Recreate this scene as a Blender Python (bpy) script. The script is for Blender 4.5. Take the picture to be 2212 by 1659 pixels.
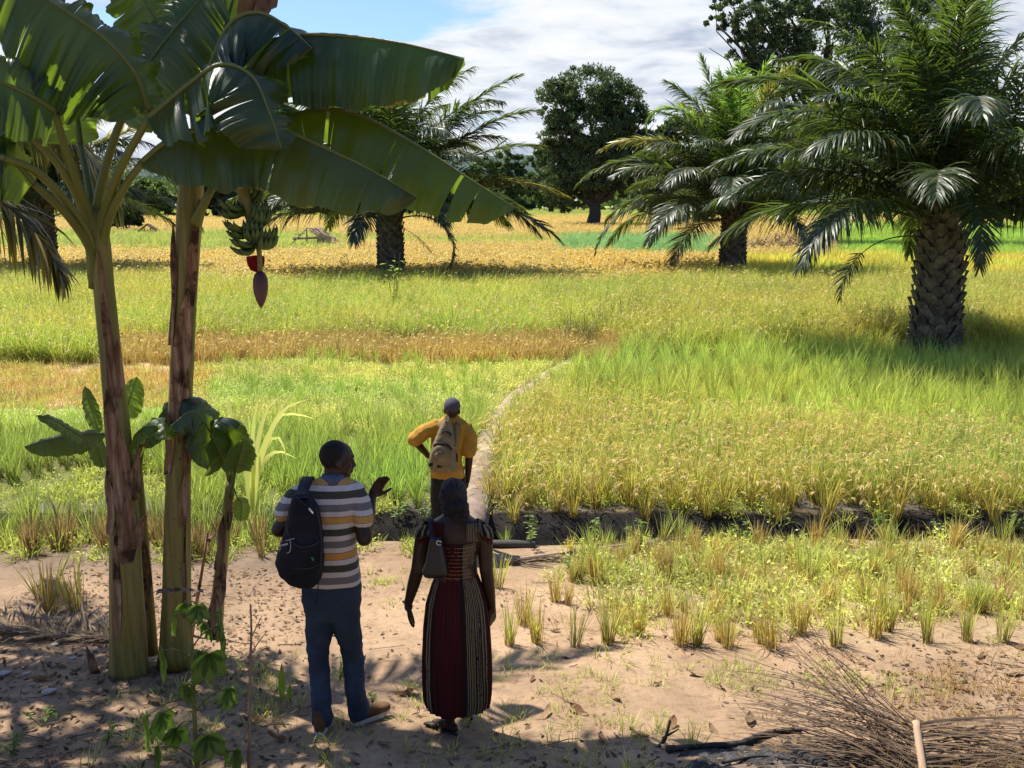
import bpy, math, random
import numpy as np
from mathutils import Vector, noise

# ---------------------------------------------------------------- scene, camera, sky, sun
for _o in list(bpy.data.objects):
    bpy.data.objects.remove(_o)
scene = bpy.context.scene
COL = scene.collection
R = math.radians
rng = np.random.default_rng(7)
random.seed(7)

CAM_Z = 3.8
FPX, CU, CV = 2171.0, 1106.0, 829.5          # focal length and centre in the 2212 x 1659 pixels the photo was measured in
PITCH = R(10.43)
cam = bpy.data.cameras.new('camera')
cam.sensor_fit = 'HORIZONTAL'
cam.angle = 2 * math.atan(CU / FPX)
cam.clip_start, cam.clip_end = 0.05, 6000
camo = bpy.data.objects.new('camera', cam)
camo.location = (0, 0, CAM_Z)
camo.rotation_euler = (math.pi / 2 - PITCH, 0, 0)
COL.objects.link(camo)
scene.camera = camo

SUN_EL, SUN_AZ = R(61), R(-50)               # azimuth from +Y, clockwise
SUN = Vector((math.sin(SUN_AZ) * math.cos(SUN_EL), math.cos(SUN_AZ) * math.cos(SUN_EL), math.sin(SUN_EL)))
sl = bpy.data.lights.new('sun', 'SUN')
sl.energy, sl.angle, sl.color = 5.0, R(0.53), (1.0, 0.95, 0.86)
so = bpy.data.objects.new('sun', sl)
so.rotation_euler = (-SUN).to_track_quat('-Z', 'Y').to_euler()
COL.objects.link(so)

scene.view_settings.view_transform = 'Standard'
scene.view_settings.look = 'None'
scene.view_settings.exposure = 0.86
scene.view_settings.gamma = 1
scene.render.engine = 'CYCLES'
cy = scene.cycles
cy.max_bounces, cy.diffuse_bounces, cy.glossy_bounces, cy.transmission_bounces, cy.transparent_max_bounces = 7, 3, 2, 5, 6
cy.use_denoising = True
cy.caustics_reflective = cy.caustics_refractive = False

class NT:
    """small helper round a node tree"""
    def __init__(s, tree): s.t = tree; s.n = tree.nodes; s.l = tree.links
    def new(s, typ, **kw):
        n = s.n.new(typ)
        for k, v in kw.items():
            if hasattr(n, k): setattr(n, k, v)
        return n
    def put(s, sock, v):
        if isinstance(v, bpy.types.NodeSocket): s.l.new(v, sock)
        else: sock.default_value = (*v, 1) if isinstance(v, (tuple, list)) and len(v) == 3 and sock.type == 'RGBA' else v
    def math(s, op, a, b=0.0, c=None, clamp=False):
        n = s.n.new('ShaderNodeMath'); n.operation = op; n.use_clamp = clamp
        s.put(n.inputs[0], a); s.put(n.inputs[1], b)
        if c is not None: s.put(n.inputs[2], c)
        return n.outputs[0]
    def mix(s, f, a, b, mode='MIX'):
        n = s.n.new('ShaderNodeMix'); n.data_type = 'RGBA'; n.blend_type = mode
        s.put(n.inputs[0], f)
        for i, v in ((6, a), (7, b)):
            s.put(n.inputs[i], v if isinstance(v, bpy.types.NodeSocket) else (*v[:3], 1))
        return n.outputs[2]
    def noise(s, vec, scale, detail=4, rough=0.55, dist=0.0):
        n = s.n.new('ShaderNodeTexNoise')
        if vec is not None: s.l.new(vec, n.inputs['Vector'])
        n.inputs['Scale'].default_value = scale; n.inputs['Detail'].default_value = detail
        n.inputs['Roughness'].default_value = rough; n.inputs['Distortion'].default_value = dist
        return n.outputs[0]
    def ramp(s, f, pts, interp='LINEAR'):
        n = s.n.new('ShaderNodeValToRGB'); cr = n.color_ramp; cr.interpolation = interp
        while len(cr.elements) < len(pts): cr.elements.new(0.5)
        for e, (p, c) in zip(cr.elements, pts):
            e.position = p; e.color = (*c, 1) if not isinstance(c, (int, float)) else (c, c, c, 1)
        s.put(n.inputs[0], f)
        return n.outputs[0]
    def attr(s, name, typ='GEOMETRY'):
        n = s.n.new('ShaderNodeAttribute'); n.attribute_name = name; n.attribute_type = typ
        return n
    def sep(s, v):
        n = s.n.new('ShaderNodeSeparateXYZ'); s.l.new(v, n.inputs[0]); return n.outputs
    def comb(s, x, y, z):
        n = s.n.new('ShaderNodeCombineXYZ')
        for i, v in enumerate((x, y, z)): s.put(n.inputs[i], v)
        return n.outputs[0]
    def maprange(s, v, a, b, c=0.0, d=1.0, smooth=False):
        n = s.n.new('ShaderNodeMapRange')
        if smooth: n.interpolation_type = 'SMOOTHSTEP'
        s.put(n.inputs[0], v)
        for i, q in enumerate((a, b, c, d)): n.inputs[i + 1].default_value = q
        return n.outputs[0]

world = bpy.data.worlds.new('World')
scene.world = world
world.use_nodes = True
w = NT(world.node_tree)
w.n.clear()
sky = w.new('ShaderNodeTexSky', sky_type='NISHITA')
sky.sun_disc = False
sky.sun_elevation = SUN_EL
sky.sun_rotation = SUN_AZ
sky.air_density, sky.dust_density, sky.ozone_density = 1.0, 0.6, 2.0
tc = w.new('ShaderNodeTexCoord')
dx, dy, dz = w.sep(tc.outputs['Generated'])
zz = w.math('ADD', w.math('MAXIMUM', dz, 0.0), 0.10)
cp = w.comb(w.math('DIVIDE', dx, zz), w.math('DIVIDE', dy, zz), 0.0)           # a flat cloud deck seen in perspective
mp = w.new('ShaderNodeMapping'); w.l.new(cp, mp.inputs[0]); mp.inputs['Location'].default_value = (3.1, 1.7, 0)
mp.inputs['Scale'].default_value = (0.8, 0.8, 1)
n1 = w.noise(mp.outputs[0], 0.9, 7, 0.58, 0.3)
n2 = w.noise(mp.outputs[0], 2.3, 8, 0.62, 0.4)
cov = w.math('ADD', w.math('MULTIPLY', n1, 0.65), w.math('MULTIPLY', n2, 0.35))
def hole(u, v, size, amount, cov):           # a clear gap in the deck round one direction of the sky
    a = (u - CU) / FPX; b = -(v - CV) / FPX
    d = Vector((a, math.cos(PITCH) + b * math.sin(PITCH), -math.sin(PITCH) + b * math.cos(PITCH))).normalized()
    ex = w.math('SUBTRACT', dx, d.x); ez = w.math('MULTIPLY', w.math('SUBTRACT', dz, d.z), 2.2)
    r2 = w.math('ADD', w.math('MULTIPLY', ex, ex), w.math('MULTIPLY', ez, ez))
    g = w.math('POWER', 2.718, w.math('MULTIPLY', r2, -1.0 / size ** 2))
    return w.math('SUBTRACT', cov, w.math('MULTIPLY', g, amount))
cov = hole(740, 30, 0.085, 0.26, cov)
cov = hole(250, 95, 0.07, 0.26, cov)
cov = hole(1050, 300, 0.05, 0.05, cov)
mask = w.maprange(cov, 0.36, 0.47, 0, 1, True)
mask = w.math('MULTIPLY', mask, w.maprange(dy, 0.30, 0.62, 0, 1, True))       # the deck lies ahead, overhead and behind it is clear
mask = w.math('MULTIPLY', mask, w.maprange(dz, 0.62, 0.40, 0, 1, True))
shade = w.noise(mp.outputs[0], 1.7, 6, 0.55, 0.5)
shade = w.math('ADD', w.math('MULTIPLY', shade, 0.6), w.math('MULTIPLY', n2, 0.4))
ccol = w.ramp(shade, [(0.40, (1.0, 1.01, 1.03)), (0.49, (0.86, 0.90, 0.96)), (0.60, (0.50, 0.57, 0.71))])
bs = w.new('ShaderNodeBackground'); w.l.new(w.mix(1.0, sky.outputs[0], (0.76, 0.87, 1.14), 'MULTIPLY'), bs.inputs[0]); bs.inputs[1].default_value = 0.095
bc = w.new('ShaderNodeBackground'); w.l.new(ccol, bc.inputs[0]); bc.inputs[1].default_value = 0.57
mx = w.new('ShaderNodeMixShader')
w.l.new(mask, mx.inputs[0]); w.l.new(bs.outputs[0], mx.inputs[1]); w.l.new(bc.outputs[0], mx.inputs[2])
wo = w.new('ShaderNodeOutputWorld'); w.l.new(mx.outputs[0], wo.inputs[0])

# ---------------------------------------------------------------- measuring helpers
CP, SP = math.cos(PITCH), math.sin(PITCH)
def ray(u, v):
    a = (u - CU) / FPX; b = -(v - CV) / FPX
    return np.array([a, CP + b * SP, -SP + b * CP])
def W(u, v, Y):
    """the point of the scene at distance Y that the photo shows at pixel u, v"""
    d = ray(u, v)
    return np.array([0, 0, CAM_Z]) + d * (Y / d[1])
def proj(x, y, z):
    zc = z - CAM_Z
    dep = y * CP - zc * SP
    up = y * SP + zc * CP
    return CU + FPX * x / dep, CV - FPX * up / dep
_GP = np.array([(-60, 2.35), (-5, 2.3), (0, 2.15), (3, 1.22), (4.6, .72), (5.7, .54), (8, .3), (10.45, .1), (10.7, .02),
                (10.95, -.42), (11.3, -.45), (11.6, -.12), (11.85, .0), (40, 0.0), (3000, 0)])
def nz(x, y, s, seed=0.0):
    """cheap smooth value noise on arrays, -1..1"""
    x = np.asarray(x, float) * s + seed * 17.3; y = np.asarray(y, float) * s + seed * 9.1
    xi, yi = np.floor(x), np.floor(y); fx, fy = x - xi, y - yi
    fx = fx * fx * (3 - 2 * fx); fy = fy * fy * (3 - 2 * fy)
    def h(a, b):
        t = np.sin(a * 127.1 + b * 311.7 + seed * 3.3) * 43758.5453
        return t - np.floor(t)
    return 2 * (h(xi, yi) * (1 - fx) * (1 - fy) + h(xi + 1, yi) * fx * (1 - fy) + h(xi, yi + 1) * (1 - fx) * fy + h(xi + 1, yi + 1) * fx * fy) - 1
def gz(x, y):
    x = np.asarray(x, float); y = np.asarray(y, float)
    yy = y + 0.16 * nz(x, y * 0, 0.9, 3) + 0.07 * nz(x, y * 0, 3.1, 4)
    ye = np.where(y > 9.6, yy, y)
    z = np.interp(ye, _GP[:, 0], _GP[:, 1])
    near = np.clip((13 - y) / 3, 0, 1)
    z = z + near * (0.030 * nz(x, y, 1.3, 1) + 0.018 * nz(x, y, 3.4, 2) + 0.008 * nz(x, y, 9, 5))
    return z
def G(u, v):
    """where the sight line through u, v meets the ground"""
    d = ray(u, v); lo, hi = 0.5, 3000.0
    t = 1.0
    while t < 3000:
        p = np.array([0, 0, CAM_Z]) + d * t
        if p[2] < gz(p[0], p[1]): break
        lo = t; t *= 1.01
    hi = t
    for _ in range(40):
        m = (lo + hi) / 2; p = np.array([0, 0, CAM_Z]) + d * m
        if p[2] < gz(p[0], p[1]): hi = m
        else: lo = m
    p[2] = gz(p[0], p[1])
    return p

# ---------------------------------------------------------------- object helpers
def tag(o, label=None, cat=None, group=None, kind=None):
    if label: o['label'] = label
    if cat: o['category'] = cat
    if group: o['group'] = group
    if kind: o['kind'] = kind
    return o
def empty(name, loc, label=None, cat=None, group=None):
    o = bpy.data.objects.new(name, None); o.empty_display_size = 0.2
    o.location = tuple(loc); COL.objects.link(o)
    return tag(o, label, cat, group)
def unit(v):
    v = np.asarray(v, float); return v / max(np.linalg.norm(v), 1e-9)
class MB:
    """collects grids of quads; build() links them as ONE mesh object"""
    def __init__(s): s.v = []; s.q = []; s.t = []; s.d = []; s.n = 0
    def grid(s, P, dat=None, wrap=False):
        P = np.asarray(P, float); n, m = P.shape[:2]
        i = np.arange(n * m).reshape(n, m) + s.n
        if wrap: i = np.concatenate([i, i[:, :1]], 1)
        q = np.stack([i[:-1, :-1], i[:-1, 1:], i[1:, 1:], i[1:, :-1]], -1).reshape(-1, 4)
        D = np.zeros((n, m, 3))
        if dat is not None: D[:] = dat
        s.v.append(P.reshape(-1, 3)); s.d.append(D.reshape(-1, 3)); s.q.append(q); s.n += n * m
        return i
    def quads(s, P, dat=None):
        """P: N x 4 x 3 separate quads"""
        N = len(P); D = np.zeros((N, 4, 3))
        if dat is not None: D[:] = dat
        s.v.append(P.reshape(-1, 3)); s.d.append(D.reshape(-1, 3))
        s.q.append((np.arange(N * 4) + s.n).reshape(-1, 4)); s.n += N * 4
    def strips(s, P, dat=None):
        """P: N strips x n rows x 2 x 3"""
        N, n = P.shape[:2]; D = np.zeros((N, n, 2, 3))
        if dat is not None: D[:] = dat
        i = np.arange(N * n * 2).reshape(N, n, 2) + s.n
        q = np.stack([i[:, :-1, 0], i[:, :-1, 1], i[:, 1:, 1], i[:, 1:, 0]], -1).reshape(-1, 4)
        s.v.append(P.reshape(-1, 3)); s.d.append(D.reshape(-1, 3)); s.q.append(q); s.n += N * n * 2
    def fan(s, ring, c, flip=False):
        k = s.n; s.v.append(np.asarray([c], float)); s.d.append(np.zeros((1, 3))); s.n += 1
        r = np.asarray(ring)
        a, b = (r[1:], r[:-1]) if flip else (r[:-1], r[1:])
        s.t.append(np.stack([a, b, np.full(len(a), k)], -1))
    def tube(s, pts, rad, seg=8, cap=True, dat=None, squash=None):
        pts = np.asarray(pts, float); n = len(pts)
        rad = np.asarray(rad, float); rad = np.full(n, float(rad)) if rad.ndim == 0 else np.interp(np.linspace(0, 1, n), np.linspace(0, 1, len(rad)), rad)
        T = np.gradient(pts, axis=0); T /= np.maximum(np.linalg.norm(T, axis=1, keepdims=True), 1e-9)
        up = np.array([0, 0, 1.0]) if abs(T[0][2]) < .9 else np.array([0, 1.0, 0])
        A = np.zeros((n, 3)); B = np.zeros((n, 3)); a = unit(np.cross(T[0], up))
        for k in range(n):
            a = unit(a - T[k] * np.dot(a, T[k])); A[k] = a; B[k] = np.cross(T[k], a)
        th = np.linspace(0, 2 * np.pi, seg, endpoint=False)
        P = pts[:, None] + rad[:, None, None] * (np.cos(th)[None, :, None] * A[:, None] + np.sin(th)[None, :, None] * B[:, None])
        D = np.zeros((n, seg, 3)); D[..., 0] = np.linspace(0, 1, n)[:, None]; D[..., 1] = th[None] / (2 * np.pi)
        if dat is not None: D[..., 2] = dat
        i = s.grid(P, D, True)
        if cap:
            s.fan(i[0], pts[0], True); s.fan(i[-1], pts[-1])
        return P
    def loft(s, rings, seg=24, dat=0.0, power=2.0, cap=True):
        """rings: (centre, x radius, y radius), optional 4th: axis x vector; horizontal super-ellipses"""
        th = np.linspace(0, 2 * np.pi, seg, endpoint=False)
        cx = np.sign(np.cos(th)) * np.abs(np.cos(th)) ** (2 / power); sy = np.sign(np.sin(th)) * np.abs(np.sin(th)) ** (2 / power)
        P = np.array([np.asarray(r[0])[None] + cx[:, None] * r[1] * (unit(r[3]) if len(r) > 3 else np.array([1., 0, 0]))[None]
                      + sy[:, None] * r[2] * (unit(r[4]) if len(r) > 4 else np.array([0, 1., 0]))[None] for r in rings])
        D = np.zeros(P.shape); D[..., 0] = np.linspace(0, 1, len(rings))[:, None]; D[..., 1] = th[None] / (2 * np.pi); D[..., 2] = dat
        i = s.grid(P, D, True)
        if cap:
            s.fan(i[0], rings[0][0], True); s.fan(i[-1], rings[-1][0])
        return P
    def capsule(s, p0, p1, r0, r1=None, seg=12):
        r1 = r0 if r1 is None else r1
        p0 = np.asarray(p0, float); p1 = np.asarray(p1, float); ax = unit(p1 - p0)
        a = np.linspace(-np.pi / 2, 0, 5); b = np.linspace(0, np.pi / 2, 5)
        pts = [p0 + ax * r0 * math.sin(t) for t in a] + [p1 + ax * r1 * math.sin(t) for t in b]
        rad = [max(r0 * math.cos(t), 1e-4) for t in a] + [max(r1 * math.cos(t), 1e-4) for t in b]
        up = np.array([0, 0, 1.0]) if abs(ax[2]) < .9 else np.array([0, 1.0, 0])
        A = unit(np.cross(ax, up)); B = np.cross(ax, A); th = np.linspace(0, 2 * np.pi, seg, endpoint=False)
        P = np.array(pts)[:, None] + np.array(rad)[:, None, None] * (np.cos(th)[None, :, None] * A + np.sin(th)[None, :, None] * B)
        i = s.grid(P, None, True); s.fan(i[0], pts[0], True); s.fan(i[-1], pts[-1])
    def chain(s, pts, rads, seg=12):
        for k in range(len(pts) - 1): s.capsule(pts[k], pts[k + 1], rads[k], rads[k + 1], seg)
    def ell(s, c, r, axes=None, seg=16):
        c = np.asarray(c, float); M = np.eye(3) if axes is None else np.array([unit(a) for a in axes])
        ph = np.linspace(-np.pi / 2, np.pi / 2, seg // 2 + 1)[1:-1]; th = np.linspace(0, 2 * np.pi, seg, endpoint=False)
        L = np.stack([np.cos(ph)[:, None] * np.cos(th) * r[0], np.cos(ph)[:, None] * np.sin(th) * r[1], np.sin(ph)[:, None] * np.ones_like(th) * r[2]], -1)
        i = s.grid(c + L @ M, None, True)
        s.fan(i[0], c - M[2] * r[2], True); s.fan(i[-1], c + M[2] * r[2])
    def box(s, c, h, axes=None):
        c = np.asarray(c, float); M = np.eye(3) if axes is None else np.array([unit(a) for a in axes])
        k = np.array([(-1, -1, -1), (1, -1, -1), (1, 1, -1), (-1, 1, -1), (-1, -1, 1), (1, -1, 1), (1, 1, 1), (-1, 1, 1)], float) * np.asarray(h)
        b = s.n; s.v.append(c + k @ M); s.d.append(np.zeros((8, 3))); s.n += 8
        s.q.append(np.array([(0, 3, 2, 1), (4, 5, 6, 7), (0, 1, 5, 4), (1, 2, 6, 5), (2, 3, 7, 6), (3, 0, 4, 7)]) + b)
    def mesh(s, name, origin=(0, 0, 0), smooth=True):
        V = np.concatenate(s.v) - np.asarray(origin, float); D = np.concatenate(s.d)
        q = np.concatenate(s.q) if s.q else np.zeros((0, 4), int); t = np.concatenate(s.t) if s.t else np.zeros((0, 3), int)
        me = bpy.data.meshes.new(name)
        me.vertices.add(len(V)); me.vertices.foreach_set('co', V.astype(np.float32).ravel())
        loops = np.concatenate([q.ravel(), t.ravel()]).astype(np.int32)
        me.loops.add(len(loops)); me.loops.foreach_set('vertex_index', loops)
        st = np.concatenate([np.arange(len(q)) * 4, len(q) * 4 + np.arange(len(t)) * 3]).astype(np.int32)
        me.polygons.add(len(st)); me.polygons.foreach_set('loop_start', st)
        me.polygons.foreach_set('use_smooth', np.full(len(st), smooth))
        at = me.attributes.new('dat', 'FLOAT_VECTOR', 'POINT'); at.data.foreach_set('vector', D.astype(np.float32).ravel())
        me.update(calc_edges=True)
        return me
    def build(s, name, mat, parent=None, smooth=True, origin=None):
        o0 = (0, 0, 0)
        if parent is not None: o0 = tuple(parent.location) if parent.parent is None else tuple(Vector(parent.parent.location) + Vector(parent.location))
        elif origin is not None: o0 = tuple(origin)
        me = s.mesh(name, o0, smooth)
        if mat: me.materials.append(mat)
        o = bpy.data.objects.new(name, me); COL.objects.link(o)
        if parent is not None: o.parent = parent
        elif origin is not None: o.location = o0
        return o
def copy_tree(o, parent=None):
    c = o.copy(); COL.objects.link(c)
    c.parent = parent
    for ch in list(o.children): copy_tree(ch, c)
    return c
TMP = bpy.data.scenes.new('workbench')
def solid(mb, name, mat, parent, voxel=0.006, smooth=2, origin=None):
    """one continuous skin round overlapping closed shapes"""
    o = mb.build(name, mat, parent, origin=origin)
    m = o.modifiers.new('r', 'REMESH'); m.mode = 'VOXEL'; m.voxel_size = voxel; m.use_smooth_shade = True
    if smooth:
        k = o.modifiers.new('s', 'SMOOTH'); k.iterations = smooth; k.factor = 0.5
    TMP.collection.objects.link(o); vl = TMP.view_layers[0]; vl.update()
    me = bpy.data.meshes.new_from_object(o.evaluated_get(vl.depsgraph))
    me.name = name; TMP.collection.objects.unlink(o)
    o.modifiers.clear(); old = o.data; o.data = me; bpy.data.meshes.remove(old)
    if not me.materials: me.materials.append(mat)
    return o
def wrinkle(o, amp, scale, stretch=(1, 1, 1), seed=0):
    """push the vertices of a mesh along their normals by noise: folds, dents"""
    me = o.data
    N = len(me.vertices); co = np.zeros(N * 3, np.float32); no = np.zeros(N * 3, np.float32)
    me.vertices.foreach_get('co', co); me.vertices.foreach_get('normal', no); co = co.reshape(-1, 3); no = no.reshape(-1, 3)
    q = co * np.array(stretch) * scale + np.array([seed, seed * 2, 0])
    d = np.array([noise.noise(p) + 0.5 * noise.noise((p[0] * 2.1, p[1] * 2.1, p[2] * 2.1)) for p in q.tolist()])
    co += no * (amp * d)[:, None]; me.vertices.foreach_set('co', co.astype(np.float32).ravel())
    me.update()

# ---------------------------------------------------------------- materials
def mat(name, col, rough=0.8, spec=0.3, noise_amt=0.25, noise_scale=6.0, bump=0.0, bump_scale=40, col2=None, coords='Object', trans=0.0, tcol=None, metal=0.0, sheen=0.0):
    m = bpy.data.materials.new(name); m.use_nodes = True
    t = NT(m.node_tree); t.n.clear()
    tc = t.new('ShaderNodeTexCoord')
    n = t.noise(tc.outputs[coords], noise_scale, 5, 0.6)
    c = t.mix(t.maprange(n, 0.3, 0.7), [q * (1 - noise_amt) for q in col], col2 if col2 else [min(1, q * (1 + noise_amt)) for q in col])
    return finish(m, t, c, rough, spec, trans, tcol, bump, bump_scale, tc.outputs[coords], metal, sheen)
def finish(m, t, c, rough, spec=0.3, trans=0.0, tcol=None, bump=0.0, bump_scale=40, vec=None, metal=0.0, sheen=0.0, bumpsock=None):
    p = t.new('ShaderNodeBsdfPrincipled')
    t.put(p.inputs['Base Color'], c if isinstance(c, bpy.types.NodeSocket) else (*c, 1))
    t.put(p.inputs['Roughness'], rough); p.inputs['Specular IOR Level'].default_value = spec; p.inputs['Metallic'].default_value = metal
    if sheen: p.inputs['Sheen Weight'].default_value = sheen
    if bump:
        b = t.new('ShaderNodeBump'); b.inputs['Strength'].default_value = bump; b.inputs['Distance'].default_value = 0.02
        t.l.new(bumpsock if bumpsock is not None else t.noise(vec, bump_scale, 5, 0.65), b.inputs['Height']); t.l.new(b.outputs[0], p.inputs['Normal'])
    out = t.new('ShaderNodeOutputMaterial'); sh = p.outputs[0]
    if trans:
        tr = t.new('ShaderNodeBsdfTranslucent'); t.put(tr.inputs[0], tcol if tcol is not None else c)
        mx = t.new('ShaderNodeMixShader'); t.put(mx.inputs[0], trans)
        t.l.new(sh, mx.inputs[1]); t.l.new(tr.outputs[0], mx.inputs[2]); sh = mx.outputs[0]
    t.l.new(sh, out.inputs[0])
    return m
# ---------------------------------------------------------------- layout of the fields (measured in the photo, laid out on the ground)
_PT = [G(u, v)[:2] for u, v in ((1004, 1172), (1012, 1130), (1030, 1060), (1040, 1000), (1058, 940), (1092, 872), (1140, 835), (1190, 805), (1250, 770), (1300, 745))]
PATH = np.array(_PT)
def path_dist(x, y):
    d = np.full(np.shape(x), 1e9)
    for a, b in zip(PATH[:-1], PATH[1:]):
        ab = b - a; t = np.clip(((x - a[0]) * ab[0] + (y - a[1]) * ab[1]) / (ab @ ab), 0, 1)
        d = np.minimum(d, np.hypot(x - a[0] - t * ab[0], y - a[1] - t * ab[1]))
    return d
_pv = np.array([0, 550, 600, 700, 745, 805, 872, 940, 1000, 1060, 1130, 1700.]); _pu = np.array([1170, 1190, 1380, 1370, 1300, 1190, 1092, 1058, 1040, 1030, 1012, 1000.])
def crop(x, y, h=0.5):
    """which crop stands at x, y"""
    u, v = proj(x, y, h)
    u = u + 14 * nz(x, y, .7, 21); v = v + (v - 430) * 0.035 * nz(x, y, .35, 22) + (v - 430) * .02 * nz(x, y, 1.7, 23)
    if h == .5 and np.size(x) > 10: v = v + (v - 430) * rng.normal(0, .022, np.shape(v))
    left = u < np.interp(v, _pv, _pu)
    vb = np.interp(u, [1100, 1250, 1500, 2212], [800, 822, 850, 905])
    k = np.zeros(np.shape(x), int)
    def put(c, n): k[c & (k == 0)] = n
    put((y < 11.9) & (u > 590) | (y < 10.75), 0)
    ok = ((y >= 11.9) | ((u < 590) & (y > 10.55)))
    put(ok & left & (v > 868), 1)
    put(ok & left & (v > 745) & (v <= 868) & (u < 455 + 40 * nz(x, y, .5, 9)) & (v < 832), 3)
    put(ok & left & (v > 745), 2)
    put(ok & left & (v > 706) & (u > 225), 4)
    put(ok & left & (v > 706), 5)
    put(ok & left & (v > 602), 5)
    put(ok & left & (v > 536) & ((u > 430) | (v < 590)), 6)
    put(ok & left & (v > 536), 5)
    put(ok & left & (v > 498) & (u < 740), 7)
    put(ok & left & (v > 510) & (u > 740) & (v < 522), 7)
    put(ok & left & (v <= 536) & (v > 466), 8)
    put(ok & left, 7)
    put(ok & (v > vb), 9)
    put(ok & (v > 722), 10)
    put(ok & (v > 603), 11)
    put(ok & (v > 548) & (u < 1570), 12)
    put(ok & (v > 548), 15)
    put(ok & (v > 500) & (u > 1180 + (v - 500) * .4) & (u < 1560), 13)
    put(ok & (v > 478) & (u > 1790), 14)
    put(ok & (v > 466), 8)
    put(ok, 7)
    return k
CROPCOL = {0: (.13, .115, .07), 1: (.16, .17, .055), 2: (.30, .31, .10), 3: (.55, .41, .22), 4: (.36, .27, .13), 5: (.17, .18, .05), 6: (.40, .28, .08),
           7: (.30, .33, .09), 8: (.48, .35, .12), 9: (.19, .15, .075), 10: (.20, .20, .07), 11: (.15, .145, .045), 12: (.42, .30, .07), 13: (.15, .26, .09), 14: (.20, .30, .06), 15: (.32, .31, .07)}
CC = np.array([CROPCOL[k] for k in range(16)])

# ---------------------------------------------------------------- ground: one sheet to the horizon
def axis(a, b, step, far0, far1, grow=1.12):
    m = list(np.arange(a, b + 1e-6, step)); s = step
    while m[-1] < far1: s *= grow; m.append(m[-1] + s)
    s = step
    while m[0] > far0: s *= grow; m.insert(0, m[0] - s)
    return np.array(m)
gxs = axis(-3.6, 4.6, 0.045, -1500, 1500, 1.045)
gys = axis(4.7, 12.4, 0.045, -40, 2600, 1.03)
gX, gY = np.meshgrid(gxs, gys)
gZ = gz(gX, gY)
kk = crop(gX, gY, 0.3)
gc = CC[kk]
pd = path_dist(gX, gY)
sand = np.array((.345, .233, .142)) * (1 + .15 * nz(gX, gY, .8, 31) + .12 * nz(gX, gY, 3, 32))[..., None]
dark = np.array((.020, .017, .015))
grey = np.array((.13, .112, .098)) * (1 + .25 * nz(gX, gY, 4, 33))[..., None]
def lerp(a, b, t): return a + (b - a) * np.clip(t, 0, 1)[..., None]
fs = np.clip((10.75 - gY + .25 * nz(gX, gY, 1.1, 34)) / .3, 0, 1)
gc = lerp(gc, sand, fs)
rightgreen = np.clip((gY - 7.6 + .6 * nz(gX, gY, .9, 35)) / 1.2, 0, 1) * np.clip((gX - .35) / .5, 0, 1) * (gY < 10.9)
gc = lerp(gc, np.array((.40, .33, .17)) * np.ones_like(gc), rightgreen * .75)
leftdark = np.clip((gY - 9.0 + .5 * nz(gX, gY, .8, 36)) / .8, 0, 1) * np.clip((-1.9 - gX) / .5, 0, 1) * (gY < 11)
gc = lerp(gc, np.array((.16, .12, .085)) * np.ones_like(gc), leftdark * .8)  # brown ground, darkened as well for shade along the left rice edge
bank = np.clip((gY - 11.9 + .12 * nz(gX, gY, 2, 37)) / .15, 0, 1) * np.clip((12.5 - gY + .4 * nz(gX, gY, 1.5, 38)) / .35, 0, 1)
gc = lerp(gc, grey, bank)
dt = np.clip((gY - 10.62 + .06 * nz(gX, gY, 3, 39)) / .1, 0, 1) * np.clip((12.0 - gY + .1 * nz(gX, gY, 3, 40)) / .12, 0, 1)
gc = lerp(gc, dark * (1 + .3 * nz(gX, gY, 6, 41))[..., None], dt)
brown = np.clip((gX - 1.5 + .5 * nz(gX, gY, 1.0, 44)) / 1.2, 0, 1) * np.clip((7.4 - gY + .4 * nz(gX, gY, 1.3, 45)) / .7, 0, 1) * (.6 + .4 * nz(gX, gY, 4, 46))
brown = np.maximum(brown, np.clip((-1.4 - gX + .4 * nz(gX, gY, 1.0, 47)) / .8, 0, 1) * (gY < 9.5) * (.5 + .4 * nz(gX, gY, 3, 48)))
gc = lerp(gc, np.array((.24, .165, .105)) * np.ones_like(gc), brown * .8)
ash = np.clip((1.0 - np.hypot((gX - 1.75) / 1.0, (gY - 4.95) / .42)) * 3 + .6 * nz(gX, gY, 3, 42), 0, 1)
gc = lerp(gc, np.array((.15, .14, .135)) * (1 + .6 * nz(gX, gY, 9, 43))[..., None], ash * .9)
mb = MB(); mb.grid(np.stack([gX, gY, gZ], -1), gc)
gm = bpy.data.materials.new('earth'); gm.use_nodes = True
t = NT(gm.node_tree); t.n.clear()
ge = t.new('ShaderNodeNewGeometry'); a = t.attr('dat')
n1_ = t.noise(ge.outputs[0], 1.6, 6, .65); n2_ = t.noise(ge.outputs[0], 14, 6, .7); n3_ = t.noise(ge.outputs[0], 90, 4, .7)
c = t.mix(1.0, a.outputs['Color'], t.ramp(n1_, [(.3, (.74, .72, .69)), (.7, (1.10, 1.10, 1.10))]), 'MULTIPLY')
c = t.mix(1.0, c, t.ramp(n2_, [(.30, (.62, .58, .54)), (.48, (1.0, 1.0, 1.0)), (.75, (1.12, 1.11, 1.08))]), 'MULTIPLY')
c = t.mix(1.0, c, t.ramp(n3_, [(.28, (.55, .5, .45)), (.42, (1.0, 1.0, 1.0)), (.8, (1.08, 1.08, 1.08))]), 'MULTIPLY')
hb = t.math('ADD', t.math('MULTIPLY', n2_, 1.0), t.math('MULTIPLY', n3_, .35))
finish(gm, t, c, .95, .15, bump=.9, bumpsock=hb)
tag(mb.build('ground', gm), kind='structure')

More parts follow.
